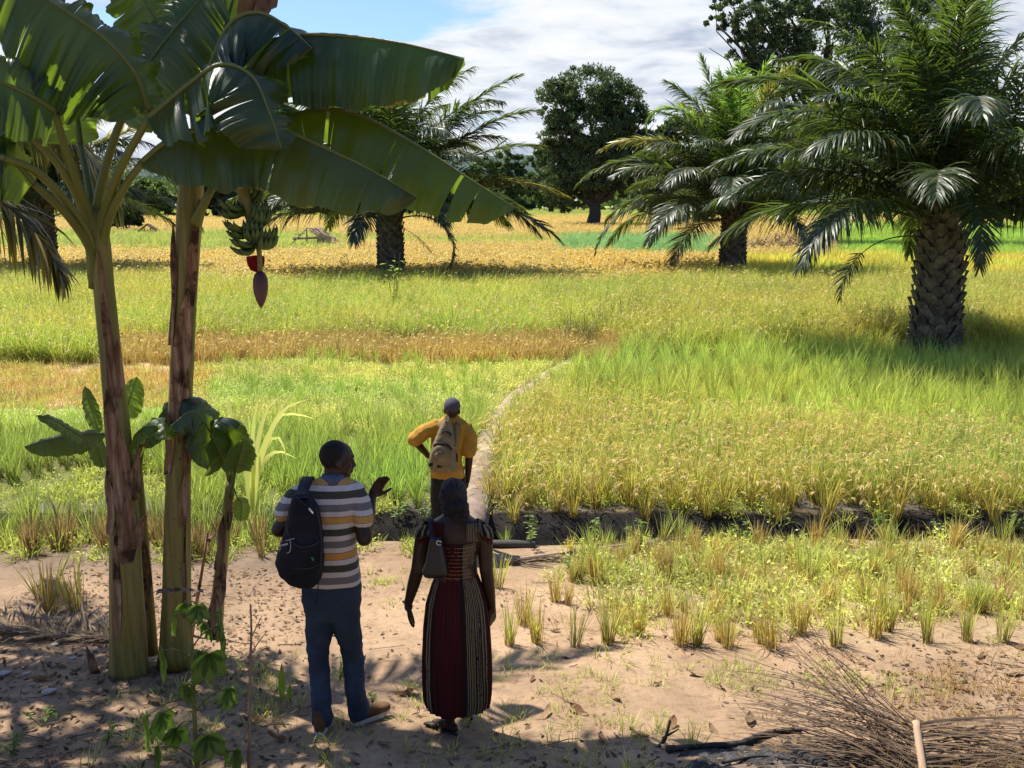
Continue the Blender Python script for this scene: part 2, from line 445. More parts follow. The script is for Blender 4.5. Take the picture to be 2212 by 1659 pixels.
# beaten path through the rice, a ribbon over the ground
pp = np.concatenate([PATH[:1] + (PATH[:1] - PATH[1:2]) * .0, PATH]); s_ = np.linspace(0, len(PATH) - 1, 90)
px_ = np.interp(s_, range(len(PATH)), PATH[:, 0]); py_ = np.interp(s_, range(len(PATH)), PATH[:, 1])
ker = np.ones(7) / 7; px_[3:-3] = np.convolve(px_, ker, 'valid'); py_[3:-3] = np.convolve(py_, ker, 'valid')
keep = py_ > 11.95; px_, py_ = px_[keep], py_[keep]
tt = np.gradient(np.stack([px_, py_], 1), axis=0); tt /= np.linalg.norm(tt, axis=1)[:, None]
wd = np.linspace(-1, 1, 9)
Pp = np.zeros((len(px_), 9, 3)); hw_ = np.interp(py_, [12, 14, 15.5, 30], [.25, .21, .16, .15]) * (1 + .3 * nz(px_, py_, 1.5, 51))
Pp[..., 0] = px_[:, None] - tt[:, 1:2] * wd * hw_[:, None] * -1; Pp[..., 1] = py_[:, None] - tt[:, 0:1] * wd * hw_[:, None]
Pp[..., 2] = gz(Pp[..., 0], Pp[..., 1]) + .045 * (1 - wd ** 4) + .006 + .01 * nz(Pp[..., 0], Pp[..., 1], 6, 52)
mb = MB(); mb.grid(Pp)
m_path = mat('trodden_earth', (.36, .28, .21), .95, .15, .3, 9, bump=.6, bump_scale=30)
tag(mb.build('path', m_path), kind='structure')

# ---------------------------------------------------------------- grass and rice
def grass_mat(name, tint=None, gloss=.42):
    m = bpy.data.materials.new(name); m.use_nodes = True
    t = NT(m.node_tree); t.n.clear()
    d = t.sep(t.attr('dat').outputs['Vector'])            # along the blade, random, kind (1 = grain head, 2 = dry stem)
    base = t.attr('tint', 'INSTANCER').outputs['Color'] if tint is None else t.mix(0.0, tint, tint)
    vr = t.math('ADD', .62, t.math('MULTIPLY', d[1], .76))
    c = t.mix(1.0, base, t.comb(vr, vr, vr), 'MULTIPLY')
    c = t.mix(t.math('MULTIPLY', d[1], .35), c, t.mix(1.0, base, (1.25, .85, .45), 'MULTIPLY'))
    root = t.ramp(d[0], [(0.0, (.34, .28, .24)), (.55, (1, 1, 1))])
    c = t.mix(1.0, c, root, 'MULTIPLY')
    c = t.mix(1.0, t.mix(.06, c, (.5, .5, .4)), (1.28, 1.26, 1.3), 'MULTIPLY')
    grain = t.ramp(d[1], [(0, (.40, .27, .09)), (.5, (.58, .44, .125)), (1, (.70, .58, .23))])
    dry = t.ramp(d[1], [(0, (.30, .175, .075)), (.5, (.50, .33, .15)), (1, (.68, .53, .29))])
    dry = t.mix(1.0, dry, t.mix(.5, t.mix(1.0, base, (2.2, 2.2, 2.2), 'MULTIPLY'), (1, 1, 1)), 'MULTIPLY')
    c = t.mix(t.math('GREATER_THAN', d[2], .5), c, grain)
    c = t.mix(t.math('GREATER_THAN', d[2], 1.5), c, dry)
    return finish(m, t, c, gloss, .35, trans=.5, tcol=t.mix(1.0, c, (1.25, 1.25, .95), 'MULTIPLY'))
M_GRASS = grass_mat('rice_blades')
def blades(mb, n, r, L, lean, curve, wid, rows=4, kind=0.0, c0=(0, 0), rg=rng, tall=0.0, rnd=None):
    """n tapering blades rooted in a disc"""
    rr = r * np.sqrt(rg.random(n)); a0 = rg.random(n) * 2 * np.pi
    b = np.stack([c0[0] + rr * np.cos(a0), c0[1] + rr * np.sin(a0), np.zeros(n)], 1)
    ph = a0 + rg.normal(0, .9, n); Ls = L * (1 + rg.normal(0, .16, n)).clip(.45, 1.5)
    le = np.abs(rg.normal(lean, lean * .5 + .03, n)); cu = np.abs(rg.normal(curve, curve * .5 + .02, n))
    tv = np.linspace(0, 1, rows); P = np.zeros((n, rows, 2, 3)); cur = b.copy(); cur[:, 2] += tall * 0
    hd = np.stack([np.cos(ph), np.sin(ph)], 1); yaw = ph + np.pi / 2 + rg.normal(0, .7, n)
    wv = np.stack([np.cos(yaw), np.sin(yaw), np.zeros(n)], 1)
    for k, tk in enumerate(tv):
        if k:
            tm = (tv[k] + tv[k - 1]) / 2; ang = le + cu * tm ** 1.6
            st = Ls * (tv[k] - tv[k - 1])
            cur = cur + np.stack([hd[:, 0] * np.sin(ang) * st, hd[:, 1] * np.sin(ang) * st, np.cos(ang) * st], 1)
        wk = wid * (0.65 + .35 * math.sin(tk * 2.2 + .4)) * (1 - .88 * tk ** 2.2)
        P[:, k, 0] = cur - wv * wk / 2; P[:, k, 1] = cur + wv * wk / 2
    D = np.zeros((n, rows, 2, 3)); D[..., 0] = tv[None, :, None]; D[..., 1] = (rg.random(n) if rnd is None else np.full(n, rnd))[:, None, None]; D[..., 2] = kind
    mb.strips(P, D)
    return cur, hd
def heads(mb, tips, hd, rg=rng, L=.14, wid=.012):
    """drooping grain heads at the ends of stems"""
    n = len(tips)
    for j in range(3):
        rows = 4; tv = np.linspace(0, 1, rows); P = np.zeros((n, rows, 2, 3)); cur = tips - np.c_[hd * .02, np.zeros(n)]
        ph = np.arctan2(hd[:, 1], hd[:, 0]) + rg.normal(0, .45, n); h2 = np.stack([np.cos(ph), np.sin(ph)], 1)
        wv = np.c_[-h2[:, 1], h2[:, 0], rg.normal(0, .5, n)]
        for k in range(rows):
            if k:
                ang = 1.1 + tv[k] * 1.3
                st = L / (rows - 1) * (.8 + .4 * rg.random(n))
                cur = cur + np.c_[h2 * (np.sin(ang) * st)[:, None], np.cos(ang) * st]
            wk = wid * (1, 1.5, 1.3, .5)[k]
            P[:, k, 0] = cur - wv * wk / 2; P[:, k, 1] = cur + wv * wk / 2
        D = np.zeros((n, rows, 2, 3)); D[..., 0] = .8; D[..., 1] = rg.random(n)[:, None, None]; D[..., 2] = 1.0
        mb.strips(P, D)
def clump(kind, seed, rows=4, s=1.0):
    rg = np.random.default_rng(seed); mb = MB()
    if kind == 'green':
        blades(mb, int(36 * s), .055, .66, .14, .5, .011, rows, rg=rg); blades(mb, int(6 * s), .06, .45, .3, .9, .012, rows, rg=rg)
        blades(mb, int(5 * s), .05, .28, .15, .2, .008, 3, 2.0, rg=rg)
    elif kind == 'gold':
        blades(mb, int(34 * s), .06, .60, .17, .55, .010, rows, rg=rg); blades(mb, int(12 * s), .06, .45, .2, .6, .008, rows, 2.0, rg=rg)
        tp, hd = blades(mb, int(13 * s), .06, .56, .2, .75, .005, rows, rg=rg); heads(mb, tp, hd, rg, .10, .0075)
    elif kind == 'ripe':
        blades(mb, int(14 * s), .12, .6, .2, .7, .014, rows, rg=rg); blades(mb, int(9 * s), .12, .5, .25, .8, .012, rows, 2.0, rg=rg)
        tp, hd = blades(mb, int(26 * s), .14, .62, .25, .8, .008, 3, rg=rg); heads(mb, tp, hd, rg, .17, .02)
    elif kind == 'tall':
        blades(mb, int(44 * s), .16, .92, .22, 1.0, .013, rows, rg=rg); blades(mb, int(10 * s), .14, .6, .3, 1.0, .013, rows, 2.0, rg=rg)
        tp, hd = blades(mb, int(5 * s), .1, .85, .2, .9, .006, rows, rg=rg); heads(mb, tp, hd, rg, .11, .010)
    elif kind == 'low':
        blades(mb, int(26 * s), .16, .16, .5, .9, .016, 3, rg=rg); blades(mb, int(12 * s), .14, .27, .25, .6, .008, 3, rg=rg)
        n = int(26 * s); P = np.zeros((n, 4, 3)); c = np.c_[rg.uniform(-.17, .17, (n, 2)), rg.uniform(.04, .17, n)]
        a_ = rg.normal(0, 1, (n, 3)); a_[:, 2] *= .5; a_ /= np.linalg.norm(a_, axis=1)[:, None]; b_ = np.cross(a_, rg.normal(0, 1, (n, 3))); b_ /= np.linalg.norm(b_, axis=1)[:, None]
        for k, (i, j) in enumerate(((-1, 0), (0, -.6), (1, 0), (0, .6))): P[:, k] = c + (a_ * i + b_ * j) * .022
        D = np.zeros((n, 4, 3)); D[..., 0] = .8; D[..., 1] = rg.random(n)[:, None]; mb.quads(P, D)
    elif kind == 'straw':
        blades(mb, int(26 * s), .25, .26, 1.25, .5, .007, 3, 2.0, rg=rg); blades(mb, int(14 * s), .15, .13, .3, .2, .008, 3, 2.0, rg=rg); blades(mb, int(4 * s), .15, .2, .3, .6, .008, 3, rg=rg)
    elif kind == 'stubble':
        blades(mb, int(46 * s), .045, .27, .10, .12, .007, 3, 2.0, rg=rg); blades(mb, int(9 * s), .04, .38, .2, .5, .009, rows, rg=rg); blades(mb, int(10 * s), .06, .16, .8, .6, .006, 3, 2.0, rg=rg)
    elif kind == 'sprout':
        blades(mb, int(30 * s), .045, .42, .12, .35, .009, rows, rg=rg); blades(mb, int(16 * s), .045, .2, .12, .15, .007, 3, 2.0, rg=rg)
    elif kind == 'brown':
        blades(mb, int(34 * s), .12, .42, .2, .5, .008, 3, 2.0, rg=rg); blades(mb, int(8 * s), .1, .45, .3, .8, .009, 3, rg=rg)
        tp, hd = blades(mb, int(3 * s), .1, .4, .25, .6, .006, 3, 2.0, rg=rg); heads(mb, tp, hd, rg, .08, .010)
    elif kind == 'fargold':
        blades(mb, int(54 * s), .55, .62, .25, .8, .026, 3, rg=rg)
        tp, hd = blades(mb, int(22 * s), .55, .62, .25, .8, .02, 3, rg=rg); heads(mb, tp, hd, rg, .16, .026)
    elif kind == 'fargreen':
        blades(mb, int(60 * s), .55, .6, .2, .7, .032, 3, rg=rg)
    elif kind == 'lawn':
        blades(mb, int(16 * s), .06, .09, .5, .9, .005, 3, rg=rg)
    return mb
VAR = {}
def variants(kind, n=5, **kw):
    if kind in VAR: return VAR[kind]
    c = bpy.data.collections.new(kind + '_kinds')
    for k in range(n):
        me = clump(kind, 100 + k * 7 + sum(map(ord, kind)), **kw).mesh(kind + '_clump'); me.materials.append(M_GRASS)
        c.objects.link(bpy.data.objects.new(kind + '_clump', me))
    VAR[kind] = c
    return c
def scatter(name, label, cat, kind, P, scale, tint, lean=.1, n=5, **kw):
    """one object of countless tufts: points carrying copies of a few clumps"""
    N = len(P)
    if N == 0: return
    me = bpy.data.meshes.new(name); me.vertices.add(N); me.vertices.foreach_set('co', P.astype(np.float32).ravel())
    rot = np.c_[rng.normal(0, lean, (N, 2)), rng.random(N) * 6.283]
    for nm, ty, ar, key in (('rot', 'FLOAT_VECTOR', rot, 'vector'), ('tint', 'FLOAT_VECTOR', tint, 'vector'), ('size', 'FLOAT', scale, 'value')):
        at = me.attributes.new(nm, ty, 'POINT'); at.data.foreach_set(key, np.asarray(ar, np.float32).ravel())
    at = me.attributes.new('which', 'INT', 'POINT'); at.data.foreach_set('value', rng.integers(0, 1000, N).astype(np.int32))
    o = bpy.data.objects.new(name, me); COL.objects.link(o)
    g = bpy.data.node_groups.new(name, 'GeometryNodeTree')
    g.interface.new_socket('Geometry', in_out='INPUT', socket_type='NodeSocketGeometry'); g.interface.new_socket('Geometry', in_out='OUTPUT', socket_type='NodeSocketGeometry')
    I = g.nodes.new('NodeGroupInput'); O = g.nodes.new('NodeGroupOutput'); ip = g.nodes.new('GeometryNodeInstanceOnPoints'); ci = g.nodes.new('GeometryNodeCollectionInfo')
    ci.inputs['Collection'].default_value = variants(kind, n, **kw); ci.inputs['Separate Children'].default_value = True; ci.inputs['Reset Children'].default_value = True
    g.links.new(I.outputs[0], ip.inputs['Points']); g.links.new(ci.outputs[0], ip.inputs['Instance']); ip.inputs['Pick Instance'].default_value = True
    def na(nm, ty):
        q = g.nodes.new('GeometryNodeInputNamedAttribute'); q.data_type = ty; q.inputs[0].default_value = nm
        return q.outputs[0]
    g.links.new(na('which', 'INT'), ip.inputs['Instance Index']); g.links.new(na('rot', 'FLOAT_VECTOR'), ip.inputs['Rotation'])
    g.links.new(na('size', 'FLOAT'), ip.inputs['Scale']); g.links.new(ip.outputs[0], O.inputs[0])
    md = o.modifiers.new('tufts', 'NODES'); md.node_group = g
    return tag(o, label, cat, kind='stuff')
def sample(y0, y1, dens, margin=1.0, x0=None, x1=None):
    """random points on the visible ground between two distances; dens falls as given"""
    out = []
    ys = np.arange(y0, y1, max((y1 - y0) / 60, .15)); st = ys[1] - ys[0]
    for y in ys:
        a = -.53 * y - margin if x0 is None else x0; b = .53 * y + margin if x1 is None else x1
        n = rng.poisson((b - a) * st * (dens(y) if callable(dens) else dens))
        out.append(np.c_[rng.uniform(a, b, n), rng.uniform(y, y + st, n)])
    return np.concatenate(out)
TRUNKS = [(*G(2015, 778)[:2], .75), (*G(1581, 604)[:2], .7), (*G(845, 612)[:2], .7), (*G(98, 600)[:2], .7)]
def rows_of(y0, y1, sx, sy, jit, margin=1.0):
    out = []
    for j, y in enumerate(np.arange(y0, y1, sy)):
        x = np.arange(-.53 * y - margin, .53 * y + margin, sx) + (j % 2) * sx * .5
        out.append(np.c_[x + rng.normal(0, jit, len(x)), y + rng.normal(0, jit, len(x))])
    return np.concatenate(out)
def field(name, label, cat, kind, ids, pts, tint, size=1.0, var=.12, pathgap=.2, lean=.1, h=.5, n=5, thin=None, **kw):
    x, y = pts[:, 0], pts[:, 1]
    ok = np.isin(crop(x, y, h), ids)
    ok &= path_dist(x, y) > pathgap * np.where(y < 14.5, 1, .8)
    for tx, ty, tr in TRUNKS: ok &= np.hypot(x - tx, y - ty) > tr
    if thin is not None: ok &= thin(x, y)
    x, y = x[ok], y[ok]
    N = len(x)
    big = nz(x, y, .30, 61); sm = nz(x, y, 1.3, 62)
    t3 = np.array(tint) * (1 + .14 * big + .10 * sm + rng.normal(0, var * .5, N))[:, None]
    t3 = t3 * (1 + np.c_[.16 * nz(x, y, .45, 63), np.zeros(N), .1 * nz(x, y, .6, 64)])
    return scatter(name, label, cat, kind, np.c_[x, y, gz(x, y) - .01], size * (1 + .10 * nz(x, y, .5, 65) + rng.normal(0, .12, N)).clip(.5, 1.6), t3.clip(.01, 1), lean, n, **kw)

field('green_rice', 'bright green young rice left of the narrow path behind the ditch', 'rice', 'green', [1], rows_of(10.6, 18.5, .27, .25, .05), (.25, .365, .060), .80, thin=lambda x, y: (nz(x, y, .9, 71) > -.55))
field('field_weeds', 'pale low weeds between the green rice clumps left of the path', 'weeds', 'low', [1, 9, 10], sample(11.9, 24, 9), (.40, .50, .09), .9, thin=lambda x, y: (nz(x, y, .8, 72) > -.1) | (y > 17))
field('low_grass', 'yellow green short grass in the left field behind the young rice', 'grass', 'low', [2], sample(16, 30, lambda y: 30), (.42, .49, .14), 1.05, n=6)
field('cut_straw', 'tan cut straw lying in the left field behind the banana stems', 'straw', 'straw', [3], sample(18, 28, 30, x1=-3), (.45, .42, .12), 1.1, lean=.05)
field('straw_weeds', 'sparse green tufts growing through the cut straw', 'grass', 'low', [3], sample(18, 28, 6, x1=-3), (.36, .42, .08), .9)
field('low_grass_tufts', 'taller thin green tufts in the short yellow green grass', 'grass', 'green', [2], sample(16, 30, 3.2), (.26, .40, .05), .62)
field('brown_stubble', 'brown dry stubble strip across the left field', 'stubble', 'brown', [4], sample(23, 33, 24), (.40, .38, .13), 1.15)
field('tall_grass', 'tall yellow green grass in front of the middle palm', 'grass', 'tall', [5], sample(23, 60, lambda y: 14 if y < 40 else 9), (.31, .38, .05), .9)
field('ripe_rice', 'orange gold ripe rice band round the middle palm', 'rice', 'fargold', [6], sample(34, 90, lambda y: 4.5 if y < 60 else 3), (.52, .45, .13), 1.0, h=.6)
field('far_green_rice', 'pale green rice far behind the golden band', 'rice', 'fargreen', [7], sample(55, 300, lambda y: 1.6 * (80 / max(y, 80)) ** 1.3), (.32, .38, .09), 1.1)
field('far_ripe_rice', 'far orange gold rice fields below the tree line', 'rice', 'fargold', [8], sample(55, 260, lambda y: 2.2 * (80 / max(y, 80)) ** 1.3), (.48, .40, .14), 1.0)
field('golden_rice', 'yellow gold rice clumps with bent grain heads right of the path', 'rice', 'gold', [9], rows_of(12.25, 20.5, .30, .31, .045), (.37, .42, .085), .98, n=7)
field('rice_rows', 'bright green rice planted in rows in front of the right palm', 'rice', 'green', [10], rows_of(16, 32, .46, .34, .05), (.35, .44, .075), .95)
field('rice_row_sward', 'thin yellow green grass between the bright green rice rows', 'grass', 'low', [10], sample(16, 32, 16), (.38, .46, .07), .9)
field('olive_rice', 'tall tangled olive yellow rice across the right field', 'rice', 'tall', [11], sample(22, 56, lambda y: 13 if y < 38 else 8), (.29, .335, .045), 1.05, n=7)
field('gold_strip', 'golden rice strip behind the olive rice, left of the second palm', 'rice', 'fargold', [12], sample(40, 90, 4), (.56, .44, .07), 1.05)
field('yellow_strip', 'yellow green rice strip between the two right palms', 'rice', 'fargreen', [15], sample(40, 90, 4), (.46, .45, .06), 1.1)
field('blue_green_rice', 'blue green young rice patch behind the golden strip', 'rice', 'fargreen', [13], sample(60, 140, 2.2), (.20, .36, .13), .8)
field('right_green_rice', 'bright green rice behind the nearest palm', 'rice', 'fargreen', [14], sample(60, 160, 2.0), (.26, .42, .05), .9)
# ---------------------------------------------------------------- leaf and bark materials
def leaf_mat(name, col, rough=.4, spec=.5, trans=.35, tcol=None, var=.5, dryk=None, wood=(.10, .075, .045)):
    """dat: x along the leaf, y random, z = 1 for stalk"""
    m = bpy.data.materials.new(name); m.use_nodes = True
    t = NT(m.node_tree); t.n.clear()
    d = t.sep(t.attr('dat').outputs['Vector'])
    vr = t.math('ADD', 1 - var / 2, t.math('MULTIPLY', d[1], var))
    c = t.mix(1.0, col, t.comb(vr, vr, vr), 'MULTIPLY')
    if dryk: c = t.mix(t.math('MULTIPLY', t.math('GREATER_THAN', d[1], 1 - dryk[0]), .8), c, dryk[1])
    tr = t.mix(1.0, tcol if tcol else [q * 1.6 for q in col], t.comb(vr, vr, vr), 'MULTIPLY')
    k = t.math('GREATER_THAN', d[2], .5)
    c = t.mix(k, c, wood); tr = t.mix(k, tr, (0, 0, 0))
    return finish(m, t, c, rough, spec, trans=trans, tcol=tr)
M_PALM = leaf_mat('palm_leaflet', (.036, .053, .017), .42, .45, .28, (.17, .26, .03), .8, (.03, (.22, .15, .05)))
M_PALMY = leaf_mat('yellowing_palm_leaflet', (.050, .062, .024), .36, .5, .42, (.36, .34, .05), .7, (.22, (.40, .28, .06)))
M_PALMNEW = leaf_mat('young_palm_leaflet', (.05, .11, .022), .36, .5, .42, (.30, .50, .05), .5)
M_DRYFROND = leaf_mat('dry_palm_leaflet', (.20, .145, .09), .8, .2, .15, (.25, .16, .08), .8, wood=(.30, .21, .13))
M_CROWN = leaf_mat('broad_tree_leaves', (.052, .078, .032), .45, .4, .28, (.15, .23, .04), .9)
M_CROWN2 = leaf_mat('light_tree_leaves', (.075, .11, .030), .45, .4, .32, (.22, .34, .05), .8)
M_CROWN3 = leaf_mat('dark_tree_leaves', (.022, .036, .016), .45, .4, .15, (.06, .10, .02), .8)
M_BARK = mat('tree_bark', (.055, .045, .036), .9, .2, .45, 5, bump=.7, bump_scale=18)
M_PBARK = mat('palm_leaf_bases', (.075, .056, .040), .9, .2, .5, 4.5, bump=.8, bump_scale=30, col2=(.24, .195, .145))

# ---------------------------------------------------------------- oil palms
def frond_mesh(e0, bend, L, n=150, seed=0, leaf=1.25, bare=.16, curl=0.0, wid=.046, droop=.55, ragged=.15):
    """one feather leaf in the x-z plane: stalk rising at e0 and arching over, leaflets both sides"""
    rg = np.random.default_rng(seed); mb = MB()
    s = np.linspace(0, 1, 60); ang = e0 - bend * s ** 1.5 - curl * s ** 4
    step = L / 59; rx = np.r_[0, np.cumsum(np.cos(ang[:-1]) * step)]; rz = np.r_[0, np.cumsum(np.sin(ang[:-1]) * step)]
    ry = .06 * L * curl * 0 + .02 * L * (s ** 2) * rg.normal(0, 1)
    pts = np.stack([rx, ry, rz], 1)
    mb.tube(pts[::3], np.interp(s[::3], [0, .05, .2, 1], [.075, .055, .035, .006]) * L / 6, 5, dat=1.0)
    P = []; D = []
    for side in (-1, 1):
        ss = np.linspace(bare, .995, n) + rg.normal(0, .003, n); ss = ss.clip(bare, 1)
        b = np.stack([np.interp(ss, s, pts[:, k]) for k in range(3)], 1); an = np.interp(ss, s, ang)
        T = np.stack([np.cos(an), 0 * an, np.sin(an)], 1); Nn = np.stack([-np.sin(an), 0 * an, np.cos(an)], 1)
        q = (ss - bare) / (1 - bare)
        ll = leaf * np.interp(q, [0, .12, .45, .8, 1], [.45, .85, 1, .62, .28]) * (1 + rg.normal(0, .08, n))
        sweep = np.interp(q, [0, 1], [1.25, .45]) + rg.normal(0, .10, n)
        lift = rg.normal(.16, .22, n)
        S = np.array([0, side, 0.])[None]
        d = T * np.cos(sweep)[:, None] + np.sin(sweep)[:, None] * (S * np.cos(lift)[:, None] + Nn * np.sin(lift)[:, None])
        rows = 5; tv = np.linspace(0, 1, rows); p = np.zeros((n, rows, 2, 3)); cur = b.copy(); dd = d.copy(); g = droop * (1 + rg.normal(0, .3, n)).clip(.2)
        wv = T - d * (T * d).sum(1)[:, None]; wv /= np.linalg.norm(wv, axis=1)[:, None]
        wv = wv + Nn * rg.normal(0, .35, n)[:, None]
        broken = rg.random(n) < ragged
        for k in range(rows):
            if k:
                dd = dd + np.array([0, 0, -1.])[None] * (g * (.25 + tv[k] * .9) / (rows - 1) * (1 + 1.4 * broken))[:, None]
                dd /= np.linalg.norm(dd, axis=1)[:, None]; cur = cur + dd * (ll / (rows - 1))[:, None]
            wk = wid * (.55, 1, .9, .6, .06)[k] * L / 6
            p[:, k, 0] = cur - wv * wk / 2; p[:, k, 1] = cur + wv * wk / 2
        dat = np.zeros((n, rows, 2, 3)); dat[..., 0] = tv[None, :, None]; dat[..., 1] = rg.random(n)[:, None, None]
        mb.strips(p, dat)
    return mb.mesh('frond')
FR = {}
def frond_kind(key, m, **kw):
    k = (key, m.name)
    if k not in FR:
        FR[k] = frond_mesh(**kw); FR[k].materials.append(m)
    return FR[k]
ELEV = [86, 81, 75, 68, 60, 52, 44, 35, 26, 14]
def std_frond(e, m, v):
    b = {86: .5, 81: .8, 75: 1.05, 68: 1.2, 60: 1.3, 52: 1.35, 44: 1.3, 35: 1.25, 26: 1.2, 14: 1.1}[e]
    return frond_kind((e, v), m, e0=R(e), bend=b + .2 * v, L=6.4 * (.93 + .1 * v), seed=e + 50 + v * 13, leaf=1.35, droop=.95 + .35 * v)
def palm_trunk(mb, base, H, r0, r1, sc=.26, seed=1):
    rg = np.random.default_rng(seed)
    zs = np.linspace(-.3, H, 14); mb.tube([(base[0], base[1], base[2] + z) for z in zs], [np.interp(z, [-.3, .3, H * .3, H], [r0 * 1.12, r0 * 1.02, r1, r1 * .95]) * .93 for z in zs], 18)
    n = int(2 * np.pi * r1 / (sc * 1.12)) ; nr = int(H / (sc * .52))
    for j in range(nr):
        for i in range(n):
            th = (i + .5 * (j % 2)) / n * 2 * np.pi + rg.normal(0, .05); z = (j + .5) / nr * H + rg.normal(0, .02)
            r = np.interp(z, [0, .3, H * .3, H], [r0 * 1.1, r0, r1, r1 * .95])
            rad = np.array([math.cos(th), math.sin(th), 0]); tan = np.array([-math.sin(th), math.cos(th), 0]); up = np.array([0, 0, 1.])
            w0 = sc * .56 * rg.uniform(.8, 1.1); h0 = sc * .86 * rg.uniform(.85, 1.2); out = sc * rg.uniform(.34, .62)
            c = np.array(base) + rad * r * .93 + up * z
            g = np.zeros((4, 4, 3))
            for a, (fz, fo, fw) in enumerate(((-.62, 0, .30), (-.10, .50, 1.0), (.50, 1.0, .62), (.54, .10, .50))):
                for b2, fx in enumerate((-1, -.45, .45, 1)):
                    g[a, b2] = c + up * h0 * fz * (1 - .12 * abs(fx)) + rad * out * fo * (1 - .55 * abs(fx) ** 2) + tan * w0 * fw * fx
            D = np.zeros((4, 4, 3)); D[..., 1] = rg.random(); mb.grid(g, D)
def palm(name, label, base, H, r0, r1, scale, n, seed, group, custom=(), az0=0.0, young=3, lift=0, sc=.26, skip=None, name_yellow=True):
    rg = np.random.default_rng(seed)
    root = empty(name, base, label, 'palm', group)
    mb = MB(); palm_trunk(mb, base, H, r0, r1, sc, seed); mb.build('trunk', M_PBARK, root, smooth=False)
    # crown shaft of old leaf stalks
    mb = MB()
    for i in range(26):
        th = i * 2.4; e = R(rg.uniform(35, 80)); L = rg.uniform(.5, 1.1) * scale
        d = np.array([math.cos(th) * math.cos(e), math.sin(th) * math.cos(e), math.sin(e)]); b = np.array(base) + np.array([math.cos(th), math.sin(th), 0]) * r1 * .6 + np.array([0, 0, H - .25 + rg.uniform(-.3, .2)])
        mb.tube([b, b + d * L * .5, b + d * L], [.11 * scale, .08 * scale, .04 * scale], 6)
    mb.ell(np.array(base) + [0, 0, H], (r1 * .9, r1 * .9, .7 * scale)); mb.build('crown_shaft', M_PBARK, root)
    top = Vector((0, 0, H + .1))
    for i in range(n):
        f = i / (n - 1); e = ELEV[min(9, int(f ** .9 * 9.99))]
        az = az0 + i * 2.39996 + rg.normal(0, .12)
        if skip and skip(e, az % (2 * math.pi)): continue
        m = M_PALMNEW if i < young else (M_PALMY if rg.random() < .05 and name_yellow else M_PALM)
        o = bpy.data.objects.new('frond', std_frond(e, m, rg.integers(0, 2))); COL.objects.link(o); o.parent = root
        o.location = top + Vector((math.cos(az), math.sin(az), 0)) * r1 * .5 * f - Vector((0, 0, .5 * f * scale))
        o.rotation_euler = (rg.normal(0, .1), rg.normal(0, .05) - R(lift), az); o.scale = (scale * rg.uniform(.92, 1.08),) * 3
    for (az, kw, m, dz, sc2) in custom:
        me = frond_mesh(**kw); me.materials.append(m)
        o = bpy.data.objects.new('frond', me); COL.objects.link(o); o.parent = root
        o.location = top + Vector((math.cos(R(az)) * r1 * .6, math.sin(R(az)) * r1 * .6, dz)); o.rotation_euler = (0, 0, R(az)); o.scale = (sc2,) * 3
    return root
PG = 'oil palms standing in the rice fields'
B1, B2, B3, B4 = G(2015, 778), G(1581, 604), G(845, 612), G(98, 600)
palm('oil_palm', 'nearest oil palm with thick scaly trunk standing among green rice at right', B1, 3.55, .60, .53, .86, 40, 3, PG, az0=.4, name_yellow=False, young=1, sc=.34, lift=4,
     custom=((182, dict(e0=R(38), bend=1.25, L=6.4, seed=91, leaf=1.1, droop=1.1), M_PALM, -.2, .92), (176, dict(e0=R(28), bend=1.1, L=6.0, seed=92, leaf=1.1, droop=1.2), M_PALM, -.3, .9),
             (200, dict(e0=R(48), bend=1.5, L=6.6, seed=93), M_PALM, 0, .95), (165, dict(e0=R(60), bend=1.5, L=7, seed=95), M_PALM, 0, .95),
             (194, dict(e0=R(8), bend=1.75, L=3.1, seed=94, leaf=.55, bare=.6, n=45), M_PALM, -.75, 1.0), (-15, dict(e0=R(14), bend=1.0, L=6, seed=96), M_PALM, -.4, .9),
             (-4, dict(e0=R(35), bend=1.2, L=6, seed=97), M_PALM, -.2, .9), (262, dict(e0=R(30), bend=2.2, L=4.2, seed=98, leaf=.9), M_PALM, -.3, .9)))
palm('oil_palm', 'second oil palm with drooping fronds on short dark trunk behind golden rice at right centre', B2, 3.4, .62, .58, 1.08, 46, 5, PG, az0=1.1, young=6, sc=.34, lift=4,
     custom=((186, dict(e0=R(22), bend=1.75, L=7.6, seed=81, leaf=.95), M_PALM, -.3, 1.0), (172, dict(e0=R(42), bend=1.55, L=8.0, seed=82), M_PALM, 0, 1.0),
             (183, dict(e0=R(58), bend=1.6, L=7.4, seed=83), M_PALMY, 0, 1.0), (150, dict(e0=R(84), bend=.35, L=7.0, seed=84), M_PALMNEW, .2, 1.0), (175, dict(e0=R(74), bend=.5, L=7.0, seed=85, curl=2.6), M_PALMNEW, .2, 1.0),
             (215, dict(e0=R(0), bend=1.5, L=4.6, seed=86), M_PALMY, -.6, 1.0)))
